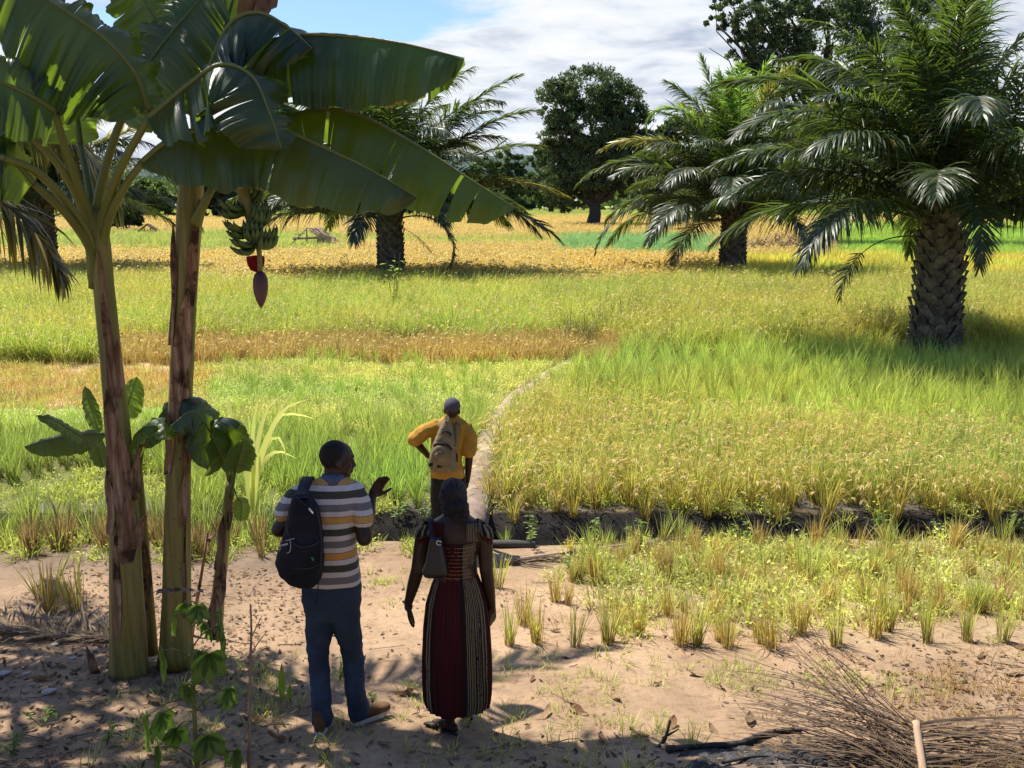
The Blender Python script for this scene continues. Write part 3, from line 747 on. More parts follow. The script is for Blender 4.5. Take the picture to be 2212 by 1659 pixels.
palm('oil_palm', 'middle oil palm behind the big banana leaves with one dead hanging frond', B3, 3.5, .62, .58, 1.1, 46, 8, PG, az0=2.0, sc=.34, lift=2,
     custom=((8, dict(e0=R(62), bend=.75, L=8.2, seed=71), M_PALM, 0, 1.0), (-6, dict(e0=R(50), bend=.8, L=7.8, seed=72), M_PALM, 0, 1.0), (12, dict(e0=R(38), bend=.75, L=7.4, seed=73), M_PALM, 0, 1.0),
             (0, dict(e0=R(24), bend=.9, L=8.0, seed=74), M_PALMY, -.2, 1.0), (-10, dict(e0=R(12), bend=1.0, L=8.0, seed=75), M_PALM, -.3, 1.0),
             (184, dict(e0=R(34), bend=1.05, L=7.6, seed=76), M_PALM, -.3, 1.0), (176, dict(e0=R(24), bend=.95, L=7.4, seed=77), M_PALM, -.3, 1.0),
             (-20, dict(e0=R(15), bend=3.0, L=5.0, seed=78, leaf=.45), M_DRYFROND, -.7, 1.0), (-35, dict(e0=R(-20), bend=.5, L=2.4, seed=79, leaf=.25, bare=.5, n=30), M_DRYFROND, -.9, 1.0)))
palm('oil_palm', 'dark oil palm at far left half hidden behind the banana stems', B4, 3.7, .66, .62, 1.05, 36, 11, PG, az0=.2, sc=.34,
     custom=((3, dict(e0=R(20), bend=1.3, L=8.0, seed=61), M_PALM, -.3, 1.0), (-8, dict(e0=R(36), bend=1.3, L=7.6, seed=62), M_PALM, -.2, 1.0), (10, dict(e0=R(55), bend=1.2, L=7.4, seed=63), M_PALMY, 0, 1.0),
             (-25, dict(e0=R(66), bend=1.3, L=6.8, seed=64, droop=1.3, leaf=1.2), M_PALMY, 0, 1.0)))

# the coconut palm beside the photographer: its trunk stands outside the picture, its fronds hang in
cb = np.array([-5.6, 8.2, float(gz(-5.6, 8.2))])
root = empty('coconut_palm', cb, 'coconut palm just outside the left edge with drooping frond hanging before the field', 'palm')
mb = MB(); mb.tube([cb + [0, 0, -.3], cb + [.03, .02, 1.2], cb + [.1, 0, 3.0], cb + [.05, 0, 5.6]], [.22, .17, .15, .14], 14); mb.build('trunk', M_PBARK, root)
for (a, b_, kw, m) in (((-5.6, 8.2, 4.25), 2, dict(e0=R(30), bend=1.9, L=2.9, seed=31, leaf=.75, n=120, droop=2.6, bare=.15, wid=.075), M_PALMY),
                       ((-5.6, 8.2, 3.75), -14, dict(e0=R(22), bend=1.6, L=2.6, seed=34, leaf=.75, n=110, droop=2.6, bare=.15, wid=.075), M_PALMY),
                       ((-5.55, 8.2, 5.7), -18, dict(e0=R(42), bend=1.5, L=4.8, seed=32, leaf=.8, n=80, droop=2.4, bare=.2, wid=.06), M_PALM),
                       ((-5.55, 8.2, 5.6), 30, dict(e0=R(60), bend=1.2, L=4.6, seed=33, leaf=.8, n=80, droop=1.6, wid=.06), M_PALM), ((-5.55, 8.2, 5.6), 120, dict(e0=R(55), bend=1.4, L=4.6, seed=35, leaf=.8, n=80, droop=1.6, wid=.06), M_PALM),
                       ((-5.55, 8.2, 5.6), 205, dict(e0=R(50), bend=1.4, L=4.6, seed=36, leaf=.8, n=80, droop=1.6, wid=.06), M_PALM), ((-5.55, 8.2, 5.6), 280, dict(e0=R(50), bend=1.4, L=4.6, seed=37, leaf=.8, n=80, droop=1.6, wid=.06), M_PALM)):
    me = frond_mesh(**kw); me.materials.append(m); o = bpy.data.objects.new('frond', me); COL.objects.link(o); o.parent = root
    o.location = np.array(a) - cb; o.rotation_euler = (0, 0, R(b_))

# ---------------------------------------------------------------- broad-leaved trees
def crown(mb, lobes, Y, n, leaf, depth=.8, seed=0, gap=.0):
    """lobes: u, v, ru, rv in photo pixels at distance Y; leaf-sized faces through each lobe, denser to its skin, in clumps"""
    rg = np.random.default_rng(seed); px = FPX / Y
    area = sum(l[2] * l[3] for l in lobes)
    for (u, v, ru, rv) in lobes:
        c = W(u, v, Y); ru, rv = ru / px, rv / px; rd = (ru + rv) / 2 * depth
        N = int(n * (ru * rv * px * px) / area); nc = max(6, N // 55)
        d = rg.normal(0, 1, (nc, 3)); d /= np.linalg.norm(d, axis=1)[:, None]
        rad = rg.uniform(.55, 1.0, nc) ** .6
        cc = c + d * rad[:, None] * np.array([ru, rd, rv])
        cr = rg.uniform(.11, .24, nc) * min(ru, rv) * 1.1
        cs = rg.random(nc)
        k = rg.integers(0, nc, N); p = rg.normal(0, 1, (N, 3)); p /= np.linalg.norm(p, axis=1)[:, None]
        p = cc[k] + p * (cr[k] * rg.uniform(.3, 1.05, N) ** .7)[:, None] * np.array([1.15, 1.15, .8])
        a = rg.normal(0, 1, (N, 3)) + np.array([0, 0, -.5]); a /= np.linalg.norm(a, axis=1)[:, None]
        b = np.cross(a, rg.normal(0, 1, (N, 3)) + d[k] * 1.2); b /= np.linalg.norm(b, axis=1)[:, None]
        s = leaf * rg.uniform(.6, 1.3, N)
        P = np.stack([p - a * s[:, None], p + b * s[:, None] * .36, p + a * s[:, None], p - b * s[:, None] * .36], 1)
        D = np.zeros((N, 4, 3)); D[..., 1] = (cs[k] * .6 + rg.random(N) * .4)[:, None]; mb.quads(P, D)
    return
def limb(mb, a, b, r0, r1, rg, sag=.08):
    a, b = np.asarray(a, float), np.asarray(b, float); n = 6; t_ = np.linspace(0, 1, n)[:, None]; L = np.linalg.norm(b - a)
    P = a + (b - a) * t_ + rg.normal(0, 1, (n, 3)) * L * sag * np.sin(np.pi * t_)
    mb.tube(P, np.linspace(r0, r1, n), 7)
def tree(name, label, cat, base, lobes, m, n=9000, leaf=.35, trunk_r=.5, fork=.35, group=None, seed=0, stems=None, Y=None):
    Y = base[1] if Y is None else Y
    rg = np.random.default_rng(seed + 500)
    root = empty(name, base, label, cat, group)
    mb = MB(); tops = [W(l[0], l[1], Y) for l in lobes]
    ctr = np.mean(tops, 0); f = np.array(base) + (ctr - base) * fork; f[0] = base[0] + (ctr[0] - base[0]) * .3
    mb.tube([np.array(base) - [0, 0, .3], np.array(base) + (f - base) * .12, np.array(base) + (f - base) * .55 + [trunk_r * .2, 0, 0], f], [trunk_r * 1.35, trunk_r, trunk_r * .85, trunk_r * .7], 10)
    for p in tops: limb(mb, f, p, trunk_r * .5, trunk_r * .08, rg)
    for k in range(len(tops) * 2):
        a = tops[rg.integers(len(tops))]; limb(mb, f + (a - f) * rg.uniform(.3, .8), a + rg.normal(0, 1, 3) * np.linalg.norm(a - f) * .07, trunk_r * .15, trunk_r * .03, rg)
    mb.build('trunk', M_BARK, root)
    mb = MB(); crown(mb, lobes, Y, n, leaf, seed=seed); mb.build('crown', m, root, smooth=False)
    return root
tree('mango_tree', 'big round mango tree standing alone beyond the ripe rice in the middle', 'tree', G(1280, 492),
     [(1275, 195, 78, 52), (1208, 222, 48, 50), (1335, 225, 55, 55), (1368, 262, 40, 40), (1275, 280, 92, 60), (1210, 295, 42, 42), (1275, 360, 85, 62), (1215, 385, 48, 45), (1335, 345, 58, 55), (1218, 440, 34, 22), (1340, 400, 30, 28), (1395, 252, 22, 18), (1390, 330, 40, 50)],
     M_CROWN, 72000, .24, .95, .3, seed=1)
tree('broad_tree', 'tall leafy tree rising behind the nearest palm to the top edge', 'tree', G(1788, 530),
     [(1575, 25, 42, 34), (1548, 52, 24, 20), (1640, 40, 60, 50), (1625, 110, 55, 45), (1700, 30, 75, 60), (1690, 120, 70, 62), (1640, 185, 55, 40), (1720, 215, 75, 60), (1800, 90, 90, 85), (1820, 220, 90, 80), (1790, 0, 95, 50), (1900, 30, 90, 70), (1940, 150, 85, 80), (1880, 290, 90, 60), (1740, 300, 60, 50), (2040, 60, 80, 80), (2060, 200, 80, 90)],
     M_CROWN, 70000, .185, .8, .3, seed=2)
BG = 'trees along the far field edge'
def bt(name, label, cat, u, v, lobes, m, n, leaf, r, seed, group=BG): tree(name, label, cat, G(u, v), lobes, m, n, leaf, r, .35, group, seed)
bt('dark_tree', 'low dark tree in the tree line just left of the big mango tree', 'tree', 1190, 462, [(1180, 325, 26, 26), (1195, 350, 40, 34), (1180, 395, 44, 34), (1200, 425, 40, 26)], M_CROWN, 9000, .75, .7, 11)
bt('dark_tree', 'dark spreading tree between the banana leaf tip and the middle tree line', 'tree', 1090, 458, [(1080, 350, 50, 26), (1050, 385, 50, 34), (1110, 395, 48, 34), (1150, 370, 34, 30), (1130, 430, 40, 20)], M_CROWN, 9000, .9, .8, 12)
bt('round_bush', 'round green bush at the field end left of the mango tree', 'bush', 1165, 456, [(1160, 425, 26, 20), (1175, 440, 20, 14)], M_CROWN2, 2500, .6, .3, 13)
bt('dark_tree', 'dark tree with wide crown behind the second palm', 'tree', 1450, 480, [(1420, 330, 46, 44), (1470, 300, 50, 50), (1500, 370, 60, 55), (1430, 400, 50, 40), (1400, 430, 40, 30)], M_CROWN, 10000, .6, .7, 14)
bt('light_shrub', 'pale green shrub on the field edge right of the mango trunk', 'bush', 1500, 490, [(1490, 455, 50, 26), (1450, 468, 36, 18), (1540, 462, 40, 22)], M_CROWN2, 5000, .4, .2, 15)
bt('light_shrub', 'sunlit light green bush behind the nearest palm trunk', 'bush', 2120, 500, [(2105, 405, 50, 34), (2140, 440, 50, 40), (2085, 450, 40, 34), (2170, 470, 40, 26)], M_CROWN2, 7000, .26, .2, 16)
bt('dark_tree', 'dark tree far behind the nearest palm at the right edge', 'tree', 2240, 470, [(2170, 370, 60, 40), (2240, 330, 60, 60), (2215, 410, 70, 40), (2120, 385, 40, 26), (1930, 425, 60, 22), (1990, 415, 50, 26)], M_CROWN3, 9000, .7, .7, 17)
bt('dark_tree', 'black green tree just right of the right banana stem', 'tree', 470, 474, [(455, 400, 50, 44), (500, 430, 50, 36), (430, 440, 40, 26), (545, 425, 40, 34)], M_CROWN3, 9000, .8, .8, 18)
bt('light_shrub', 'bushy green tree seen between the two banana stems', 'tree', 345, 472, [(340, 425, 40, 34), (375, 440, 36, 28), (310, 445, 34, 26), (300, 410, 34, 28)], M_CROWN2, 7000, .6, .5, 19)
bt('small_dark_tree', 'small dark tree with thin trunk near the thatched shelter at left', 'tree', 274, 506, [(272, 462, 36, 22), (255, 474, 26, 14), (290, 478, 22, 12)], M_CROWN3, 5000, .35, .18, 20)
bt('dark_tree', 'dark wide tree behind the far left palm', 'tree', 200, 474, [(180, 400, 50, 44), (120, 420, 60, 40), (230, 420, 50, 34), (40, 400, 60, 50), (60, 440, 60, 30), (200, 445, 60, 26)], M_CROWN3, 11000, .8, .8, 21)
bt('dark_tree', 'dark tree line clump behind the open hut', 'tree', 640, 468, [(600, 430, 50, 30), (660, 425, 50, 34), (730, 432, 50, 28), (800, 425, 60, 34), (900, 430, 60, 30), (970, 420, 50, 32)], M_CROWN3, 10000, .9, .8, 22)
bt('dark_tree', 'dark tree behind the gap right of the second palm trunk', 'tree', 1700, 482, [(1640, 400, 50, 50), (1700, 420, 60, 44), (1750, 390, 50, 50), (1600, 440, 50, 30)], M_CROWN3, 9000, .6, .7, 23)
# far wood and hill
hx = np.linspace(-1800, 1800, 160); hy = np.linspace(1500, 2600, 24); HX, HY = np.meshgrid(hx, hy)
HZ = (70 + 26 * nz(HX, HY, .0016, 81) + 10 * nz(HX, HY, .006, 82)) * np.sin(np.linspace(0, np.pi, 24))[:, None] ** .7 * 1.15 - 4
mb = MB(); mb.grid(np.stack([HX, HY, HZ], -1)); tag(mb.build('hills', mat('hazed_wooded_hill', (.05, .075, .06), .95, .1, .4, .02, coords='Object')), kind='structure')  # blue-green of the woods carries the distance haze in its colour
mb = MB(); rg = np.random.default_rng(44)
N = 26000; X = rg.uniform(-330, 330, N); Y_ = rg.uniform(330, 430, N); hh = 10 + 4.5 * nz(X, X * 0, .035, 85) + 3 * nz(X, Y_, .12, 86)
p = np.c_[X, Y_, hh * rg.random(N) ** .6]; a = rg.normal(0, 1, (N, 3)); a /= np.linalg.norm(a, axis=1)[:, None]; b = np.cross(a, rg.normal(0, 1, (N, 3))); b /= np.linalg.norm(b, axis=1)[:, None]
s = rg.uniform(1.0, 2.2, N)[:, None]; D = np.zeros((N, 4, 3)); D[..., 1] = rg.random(N)[:, None]
mb.quads(np.stack([p - a * s, p + b * s * .6, p + a * s, p - b * s * .6], 1), D)
tag(mb.build('far_wood', M_CROWN, smooth=False), 'dark wood closing the far end of the fields', 'wood', kind='stuff')

# ---------------------------------------------------------------- field huts, brush pile
M_POLE = mat('weathered_pole', (.22, .17, .11), .9, .2, .4, 8)
M_THATCH = mat('dry_thatch', (.40, .30, .19), .95, .1, .5, 3, bump=.8, bump_scale=25)
M_THATCHD = mat('dark_thatch', (.10, .075, .055), .95, .1, .5, 3, bump=.8, bump_scale=25)
def thatch(mb, c00, c10, c11, c01, n, rg, L=.5, wid=.05):
    """ragged straw lying down a roof plane"""
    c00, c10, c11, c01 = map(np.asarray, (c00, c10, c11, c01))
    nrm = unit(np.cross(c10 - c00, c01 - c00)); nrm = nrm * np.sign(nrm[2] + 1e-6)
    mb.grid(np.array([[c00, c10], [c01, c11]], float))
    a, b = rg.random(n), rg.random(n) ** .8
    p = ((1 - a) * (1 - b))[:, None] * c00 + (a * (1 - b))[:, None] * c10 + (a * b)[:, None] * c11 + ((1 - a) * b)[:, None] * c01 + nrm * rg.uniform(.0, .08, n)[:, None]
    dn = unit(c01 - c00); ac = unit(c10 - c00)
    d = dn + ac * rg.normal(0, .25, n)[:, None] + nrm * rg.normal(.03, .06, n)[:, None]
    q = p + d * (L * rg.uniform(.6, 1.3, n))[:, None]; w_ = ac * wid / 2
    P = np.stack([np.stack([p - w_, p + w_], 1), np.stack([q - w_ * .4, q + w_ * .4], 1)], 1)
    D = np.zeros(P.shape); D[..., 1] = rg.random(n)[:, None, None]; mb.strips(P, D)
def pole(mb, a, b, r=.04): mb.tube([a, (np.array(a) + b) / 2 + rng.normal(0, .01, 3), b], [r, r * .95, r * .85], 6)
hb_ = G(676, 540); hy_ = hb_[1]
def Hh(u, v, dy=0): return W(u, v, hy_ + dy)
root = empty('field_hut', hb_, 'half open field hut of poles with small thatched roof in the gold rice', 'hut')
gz0 = hb_[2]
def low(p): q = np.array(p); q[2] = gz0 - .1; return q
for (u, v) in ((636, 512), (662, 492), (686, 512), (723, 512)):
    for dy in (0, 1.5):
        mb = MB(); a = Hh(u, v, dy); pole(mb, low(a), a, .055); mb.build('post', M_POLE, root)
mb = MB()
pole(mb, Hh(632, 516), Hh(690, 514), .07); pole(mb, Hh(632, 514, 1.5), Hh(690, 512, 1.5), .06)
for k in range(12): pole(mb, Hh(634 + k * 4.6, 514), Hh(634 + k * 4.6, 513, 1.5), .05)
mb.build('bench', M_POLE, root)
mb = MB(); pole(mb, Hh(629, 528), Hh(664, 492), .045); pole(mb, Hh(662, 492), Hh(690, 497), .04); pole(mb, Hh(636, 506), Hh(658, 505), .035); pole(mb, Hh(662, 493), Hh(662, 493, 1.5), .04); mb.build('brace', M_POLE, root)
mb = MB(); rg = np.random.default_rng(5)
thatch(mb, Hh(664, 494, -.3), Hh(691, 490, 1.9), Hh(729, 519, 1.9), Hh(703, 527, -.3), 520, rg, .7, .07); thatch(mb, Hh(690, 503, -.32), Hh(716, 512, -.34), Hh(716, 525, -.3), Hh(688, 524, -.3), 120, rg, .4, .06)
mb.build('roof', M_THATCH, root, smooth=False)
hb2 = G(322, 512); hy2 = hb2[1]; root = empty('straw_shelter', hb2, 'low dark straw shelter shaped like a tent far left of the hut', 'shelter')
mb = MB(); rg = np.random.default_rng(6)
A = lambda u, v, dy=0: W(u, v, hy2 + dy)
thatch(mb, A(316, 484, 0), A(322, 483, 3.5), A(294, 508, 3.5), A(288, 510, 0), 300, rg, .9, .09); thatch(mb, A(312, 484, 0), A(322, 483, 3.5), A(356, 506, 3.5), A(350, 510, 0), 300, rg, .9, .09)
mb.build('roof', M_THATCHD, root, smooth=False)
for (u, v) in ((312, 500), (325, 496), (334, 500)):
    mb = MB(); pole(mb, A(u, 513), A(u, v - 8), .06); mb.build('post', M_POLE, root)
hb3 = G(1107, 464); root = empty('field_hut', hb3, 'tiny pale thatched hut at the far field end by the banana leaf tip', 'hut')
A3 = lambda u, v, dy=0: W(u, v, hb3[1] + dy)
mb = MB(); rg = np.random.default_rng(7); thatch(mb, A3(1100, 447), A3(1106, 446, 8), A3(1119, 456, 8), A3(1116, 458, 0), 160, rg, 1.6, .3); mb.build('roof', M_THATCH, root, smooth=False)
for u in (1098, 1104, 1114):
    mb = MB(); pole(mb, A3(u, 465), A3(u, 452), .22); mb.build('post', M_POLE, root)
# brown brush heap between the palms
bb = G(1690, 548); mb = MB(); rg = np.random.default_rng(8)
n = 900; th = rg.uniform(0, 6.28, n); rr = np.sqrt(rg.random(n)); p = np.c_[bb[0] + rr * np.cos(th) * 4.2, bb[1] + rr * np.sin(th) * 2.5, bb[2] + (1 - rr ** 2) * 1.4 * rg.uniform(.5, 1, n)]
d = rg.normal(0, 1, (n, 3)); d[:, 2] *= .4; d /= np.linalg.norm(d, axis=1)[:, None]; q = p + d * rg.uniform(.5, 1.5, n)[:, None]; wv = np.cross(d, [0, 0, 1.]) * .05
P = np.stack([np.stack([p - wv, p + wv], 1), np.stack([q - wv * .3, q + wv * .3], 1)], 1); D = np.zeros(P.shape); D[..., 1] = rg.random(n)[:, None, None]; mb.strips(P, D)
tag(mb.build('brush_heap', leaf_mat('dead_brush', (.22, .16, .10), .9, .1, .1, (.2, .14, .08), .9), smooth=False, origin=bb), 'brown heap of dead brush on the mound beside the second palm', 'brush heap')

# trees out of view: crowns above the picture, and one added behind it
def overhead(name, label, base, blobs, n, leaf, seed, m=None):
    rg = np.random.default_rng(seed); base = np.array([base[0], base[1], float(gz(base[0], base[1]))])
    root = empty(name, base, label, 'tree')
    mb = MB(); f = base + [0.2, 0.1, 4.2]; mb.tube([base - [0, 0, .3], base + [0, .1, 1.6], f], [.42, .30, .24], 12)
    for b_ in blobs: limb(mb, f, np.array(b_[:3]), .13, .03, rg, .05)
    mb.build('trunk', M_BARK, root); mb = MB(); vol = sum(b_[3] ** 2 for b_ in blobs)
    for (x, y, z, r_) in blobs:
        N = int(n * r_ ** 2 / vol); nc = max(5, N // 40); d = rg.normal(0, 1, (nc, 3)); d /= np.linalg.norm(d, axis=1)[:, None]
        cc = np.array([x, y, z]) + d * (r_ * rg.uniform(.2, 1, nc) ** .5)[:, None] * [1, 1, .55]; k = rg.integers(0, nc, N); p = cc[k] + rg.normal(0, .16 * r_ ** .5, (N, 3))
        a = rg.normal(0, 1, (N, 3)); a /= np.linalg.norm(a, axis=1)[:, None]; b2_ = np.cross(a, rg.normal(0, 1, (N, 3))); b2_ /= np.linalg.norm(b2_, axis=1)[:, None]; s_ = (leaf * rg.uniform(.6, 1.3, N))[:, None]
        D = np.zeros((N, 4, 3)); D[..., 1] = rg.random(N)[:, None]; mb.quads(np.stack([p - a * s_, p + b2_ * s_ * .4, p + a * s_, p - b2_ * s_ * .4], 1), D)
    mb.build('crown', m or M_CROWN, root, smooth=False)
overhead('unseen_shade_tree', 'large unseen tree added behind the camera to block sky light', (1.5, -4.5), [(-4, -3, 6.0, 2.4), (0, -4, 6.5, 2.8), (4, -3, 6.2, 2.6), (-2, -6.5, 5, 2.6), (3, -7, 5, 2.6), (6.5, -5.5, 4.5, 2.4), (-6.5, -5.5, 4.6, 2.4), (-4, -7, 3, 2.2), (1, -8, 3, 2.4), (6, -7.5, 2.6, 2.2), (-1.5, -1.6, 7.2, 2.0), (2.2, -1.6, 7.2, 2.0)], 8000, .24, 61)  # unseen tree added to block sky light from behind the camera
overhead('unseen_shade_tree', 'shade tree beside the path above the left edge of the photo', (-7.2, 6.4), [(-4.5, 8.0, 8.6, .8), (-3.6, 7.8, 8.9, .7), (-3.1, 8.2, 8.8, .6), (-5.6, 8.3, 8.4, .9), (-6.6, 8.4, 8.2, .9), (-4.0, 7.0, 8.8, .6), (-5.2, 7.2, 8.6, .8)], 1700, .13, 62)
# ---------------------------------------------------------------- bananas
def banana_mat(name, col, tcol, trans=.34, rough=.34, torn=.05):
    m = bpy.data.materials.new(name); m.use_nodes = True
    t = NT(m.node_tree); t.n.clear()
    d = t.sep(t.attr('dat').outputs['Vector'])            # across 0..1, along in metres, kind
    tc = t.new('ShaderNodeTexCoord'); no = t.noise(tc.outputs['Object'], 2.2, 4, .6)
    st = t.comb(t.math('MULTIPLY', d[1], 55.0), t.math('MULTIPLY', d[0], 1.2), 0.0)
    ve = t.noise(st, 1.0, 3, .7)
    c = t.mix(t.maprange(no, .3, .7), [q * .8 for q in col], [q * 1.25 for q in col])
    c = t.mix(1.0, c, t.ramp(ve, [(.3, (.82, .84, .8)), (.7, (1.18, 1.16, 1.2))]), 'MULTIPLY')
    edge = t.math('ADD', d[0], t.math('MULTIPLY', t.noise(tc.outputs['Object'], 3.6, 4, .65), .34))
    e1 = t.maprange(edge, 1.175, 1.20); e2 = t.maprange(edge, 1.205, 1.22)
    c = t.mix(e1, c, (.30, .28, .03)); c = t.mix(e2, c, (.16, .08, .025))
    tr = t.mix(t.maprange(no, .3, .7), [q * .85 for q in tcol], [q * 1.1 for q in tcol])
    tr = t.mix(e1, tr, (.60, .50, .06)); tr = t.mix(e2, tr, (.2, .09, .02))
    k = t.math('GREATER_THAN', d[2], .5)
    c = t.mix(k, c, (.19, .225, .050)); tr = t.mix(k, tr, (0, 0, 0))
    return finish(m, t, c, rough, .5, trans=trans, tcol=tr, bump=.25, bumpsock=ve)
M_BLEAF = banana_mat('banana_leaf', (.017, .036, .012), (.28, .43, .028), .30)
M_BLEAFY = banana_mat('young_banana_leaf', (.040, .080, .020), (.36, .52, .04), .45)
M_STALK = mat('banana_stalk', (.17, .165, .045), .5, .35, .3, 5, col2=(.24, .22, .065))
M_DRYLEAF = mat('dry_banana_leaf', (.22, .13, .07), .85, .2, .4, 6, bump=.5, bump_scale=30, trans=.25, tcol=(.4, .18, .06))
def stem_mat():
    m = bpy.data.materials.new('banana_stem'); m.use_nodes = True
    t = NT(m.node_tree); t.n.clear()
    d = t.sep(t.attr('dat').outputs['Vector'])
    tc = t.new('ShaderNodeTexCoord'); x, y, z = t.sep(tc.outputs['Object'])
    v1 = t.comb(t.math('MULTIPLY', x, 9.0), t.math('MULTIPLY', y, 9.0), t.math('MULTIPLY', z, .55))
    v2 = t.comb(t.math('MULTIPLY', x, 34.0), t.math('MULTIPLY', y, 34.0), t.math('MULTIPLY', z, 1.1))
    c = t.ramp(t.noise(v1, 1.0, 4, .6), [(.30, (.095, .105, .025)), (.48, (.19, .175, .044)), (.62, (.29, .24, .07)), (.72, (.22, .12, .05))])
    c = t.mix(1.0, c, t.ramp(t.noise(v2, 1.0, 3, .6), [(.3, (.75, .75, .72)), (.7, (1.15, 1.13, 1.1))]), 'MULTIPLY')
    sp = t.noise(tc.outputs['Object'], 45, 2, .5)
    c = t.mix(t.maprange(sp, .68, .73), c, (.05, .03, .015))
    return finish(m, t, c, .5, .35, bump=.3, bumpsock=t.noise(v2, 1.0, 3, .6))
M_STEM = stem_mat()
def sheath_mat():
    m = bpy.data.materials.new('dry_sheath'); m.use_nodes = True
    t = NT(m.node_tree); t.n.clear(); tc = t.new('ShaderNodeTexCoord'); x, y, z = t.sep(tc.outputs['Object'])
    v = t.comb(t.math('MULTIPLY', x, 22.0), t.math('MULTIPLY', y, 22.0), t.math('MULTIPLY', z, 1.6))
    c = t.ramp(t.noise(v, 1.0, 5, .65), [(.28, (.06, .03, .016)), (.45, (.19, .105, .056)), (.58, (.34, .22, .13)), (.72, (.50, .37, .24))])
    c = t.mix(t.maprange(t.noise(tc.outputs['Object'], 6, 4, .6), .5, .62), c, (.055, .028, .016))
    return finish(m, t, c, .75, .25, bump=.5, bumpsock=t.noise(v, 1.0, 5, .65))
M_SHEATH = sheath_mat()
def spline(pts, n):
    """smooth curve through points (Catmull-Rom), n samples evenly spread"""
    p = np.asarray(pts, float); q = np.vstack([2 * p[0] - p[1], p, 2 * p[-1] - p[-2]]); out = []
    for i in range(1, len(q) - 2):
        for s in np.linspace(0, 1, 16, endpoint=False):
            a, b, c, d = q[i - 1], q[i], q[i + 1], q[i + 2]
            out.append(.5 * (2 * b + (c - a) * s + (2 * a - 5 * b + 4 * c - d) * s * s + (3 * b - a - 3 * c + d) * s ** 3))
    out.append(p[-1]); out = np.array(out); L = np.r_[0, np.cumsum(np.linalg.norm(np.diff(out, axis=0), axis=1))]
    return np.stack([np.interp(np.linspace(0, L[-1], n), L, out[:, k]) for k in range(3)], 1), L[-1]
def banana_leaf(mb, mid, wid, near, far, wn=1.0, wf=1.0, petiole=None, tears=3, seed=0, curl=.25, base=.35, tip=.25, pr=.028):
    """mid: points of the midrib; near / far: hanging direction of each half (start, end)"""
    rg = np.random.default_rng(seed); n = 90
    P, L = spline(mid, n); T = np.gradient(P, axis=0); T /= np.linalg.norm(T, axis=1)[:, None]; tt = np.linspace(0, 1, n)
    prof = np.interp(tt, [0, .04, .12, .3, .6, .82, .94, 1], [base * .35, base, .72, 1, .98, .75, tip + .2, .04])
    prof = prof * (1 + .03 * np.sin(tt * 40 + seed))
    cross = np.linspace(0, 1, 9)
    for half, (dr, wf_) in enumerate(((near, wn), (far, wf))):
        if wf_ <= 0: continue
        d0, d1 = (np.asarray(dr[0], float), np.asarray(dr[1], float)) if np.ndim(dr[0]) else (np.asarray(dr, float),) * 2
        S = d0 + (d1 - d0) * tt[:, None]; S = S - T * (S * T).sum(1)[:, None]; S /= np.linalg.norm(S, axis=1)[:, None]
        N = np.cross(T, S); N *= np.sign(N[:, 2:3] + 1e-6)
        cuts = [0] + sorted(rg.choice(np.arange(16, n - 10), tears, replace=False).tolist() if tears else []) + [n - 1]
        for a, b in zip(cuts[:-1], cuts[1:]):
            if b - a < 2: continue
            i = np.arange(a, b + 1); off = rg.normal(0, .018) * wid / .38; tw = rg.normal(0, .06) * wid / .38; gp = rg.choice([.004, .008, .02])
            w_ = prof[i] * wid * wf_
            f = (i - a) / max(b - a, 1)
            shrink = (np.minimum(f, 1 - f) * 2).clip(0, 1)
            g = np.zeros((len(i), 9, 3))
            for k, c_ in enumerate(cross):
                rsc = wid / .38; rip = .010 * rsc * np.sin(i * 2.1 + seed) * c_ + .016 * rsc * (np.abs(((i * .085 + .3 * np.sin(i * .2 + seed) + seed * .37) % 1.0) - .5) * 4 - 1) * c_ ** .7 + .030 * rsc * np.sin(i * .38 + 1.3 * np.sin(i * .155 + seed) + seed * 2 + half) * c_ ** 1.3
                dn = curl * c_ ** 2 * w_
                g[:, k] = P[i] + S[i] * (c_ * w_ * (1 - .10 * c_))[:, None] + N[i] * (.10 * w_ * np.sin(c_ * 2.6) + rip + off * c_ + tw * c_ * (f - .5) * .5)[:, None] - np.array([0, 0, 1.]) * dn[:, None]
                gap = (.0 if a == 0 else 1) * (1 - f) ** 6 - (.0 if b == n - 1 else 1) * f ** 6
                g[:, k] += T[i] * (gap * gp * c_ ** 1.5)[:, None]
            D = np.zeros(g.shape); D[..., 0] = cross[None]; D[..., 1] = (tt[i] * L)[:, None]; mb.grid(g, D)
    rib = np.interp(tt, [0, .5, 1], [pr * .72, pr * .42, .003])
    mb.tube(P + np.array([0, 0, .004]), rib, 7, dat=1.0)
    if petiole is not None:
        Q, _ = spline(petiole, 16); mb.tube(Q, np.interp(np.linspace(0, 1, 16), [0, .25, 1], [pr * 1.75, pr * 1.15, pr * .78]), 9, dat=1.0)
def PX(l): return [W(*q) for q in l]
def stem_tube(pts, widths, seg=20, n=40):
    """pts (u, v, Y) up the stem, widths in photo pixels"""
    Q, _ = spline(PX(pts), n); vs = np.array([q[1] for q in pts], float); vv = np.array([proj(*q)[1] for q in Q])
    dep = Q[:, 1] * CP - (Q[:, 2] - CAM_Z) * SP
    r = np.interp(-vv, -np.array([a for a, _ in widths]), [b for _, b in widths]) / 2 * dep / FPX
    return Q, r
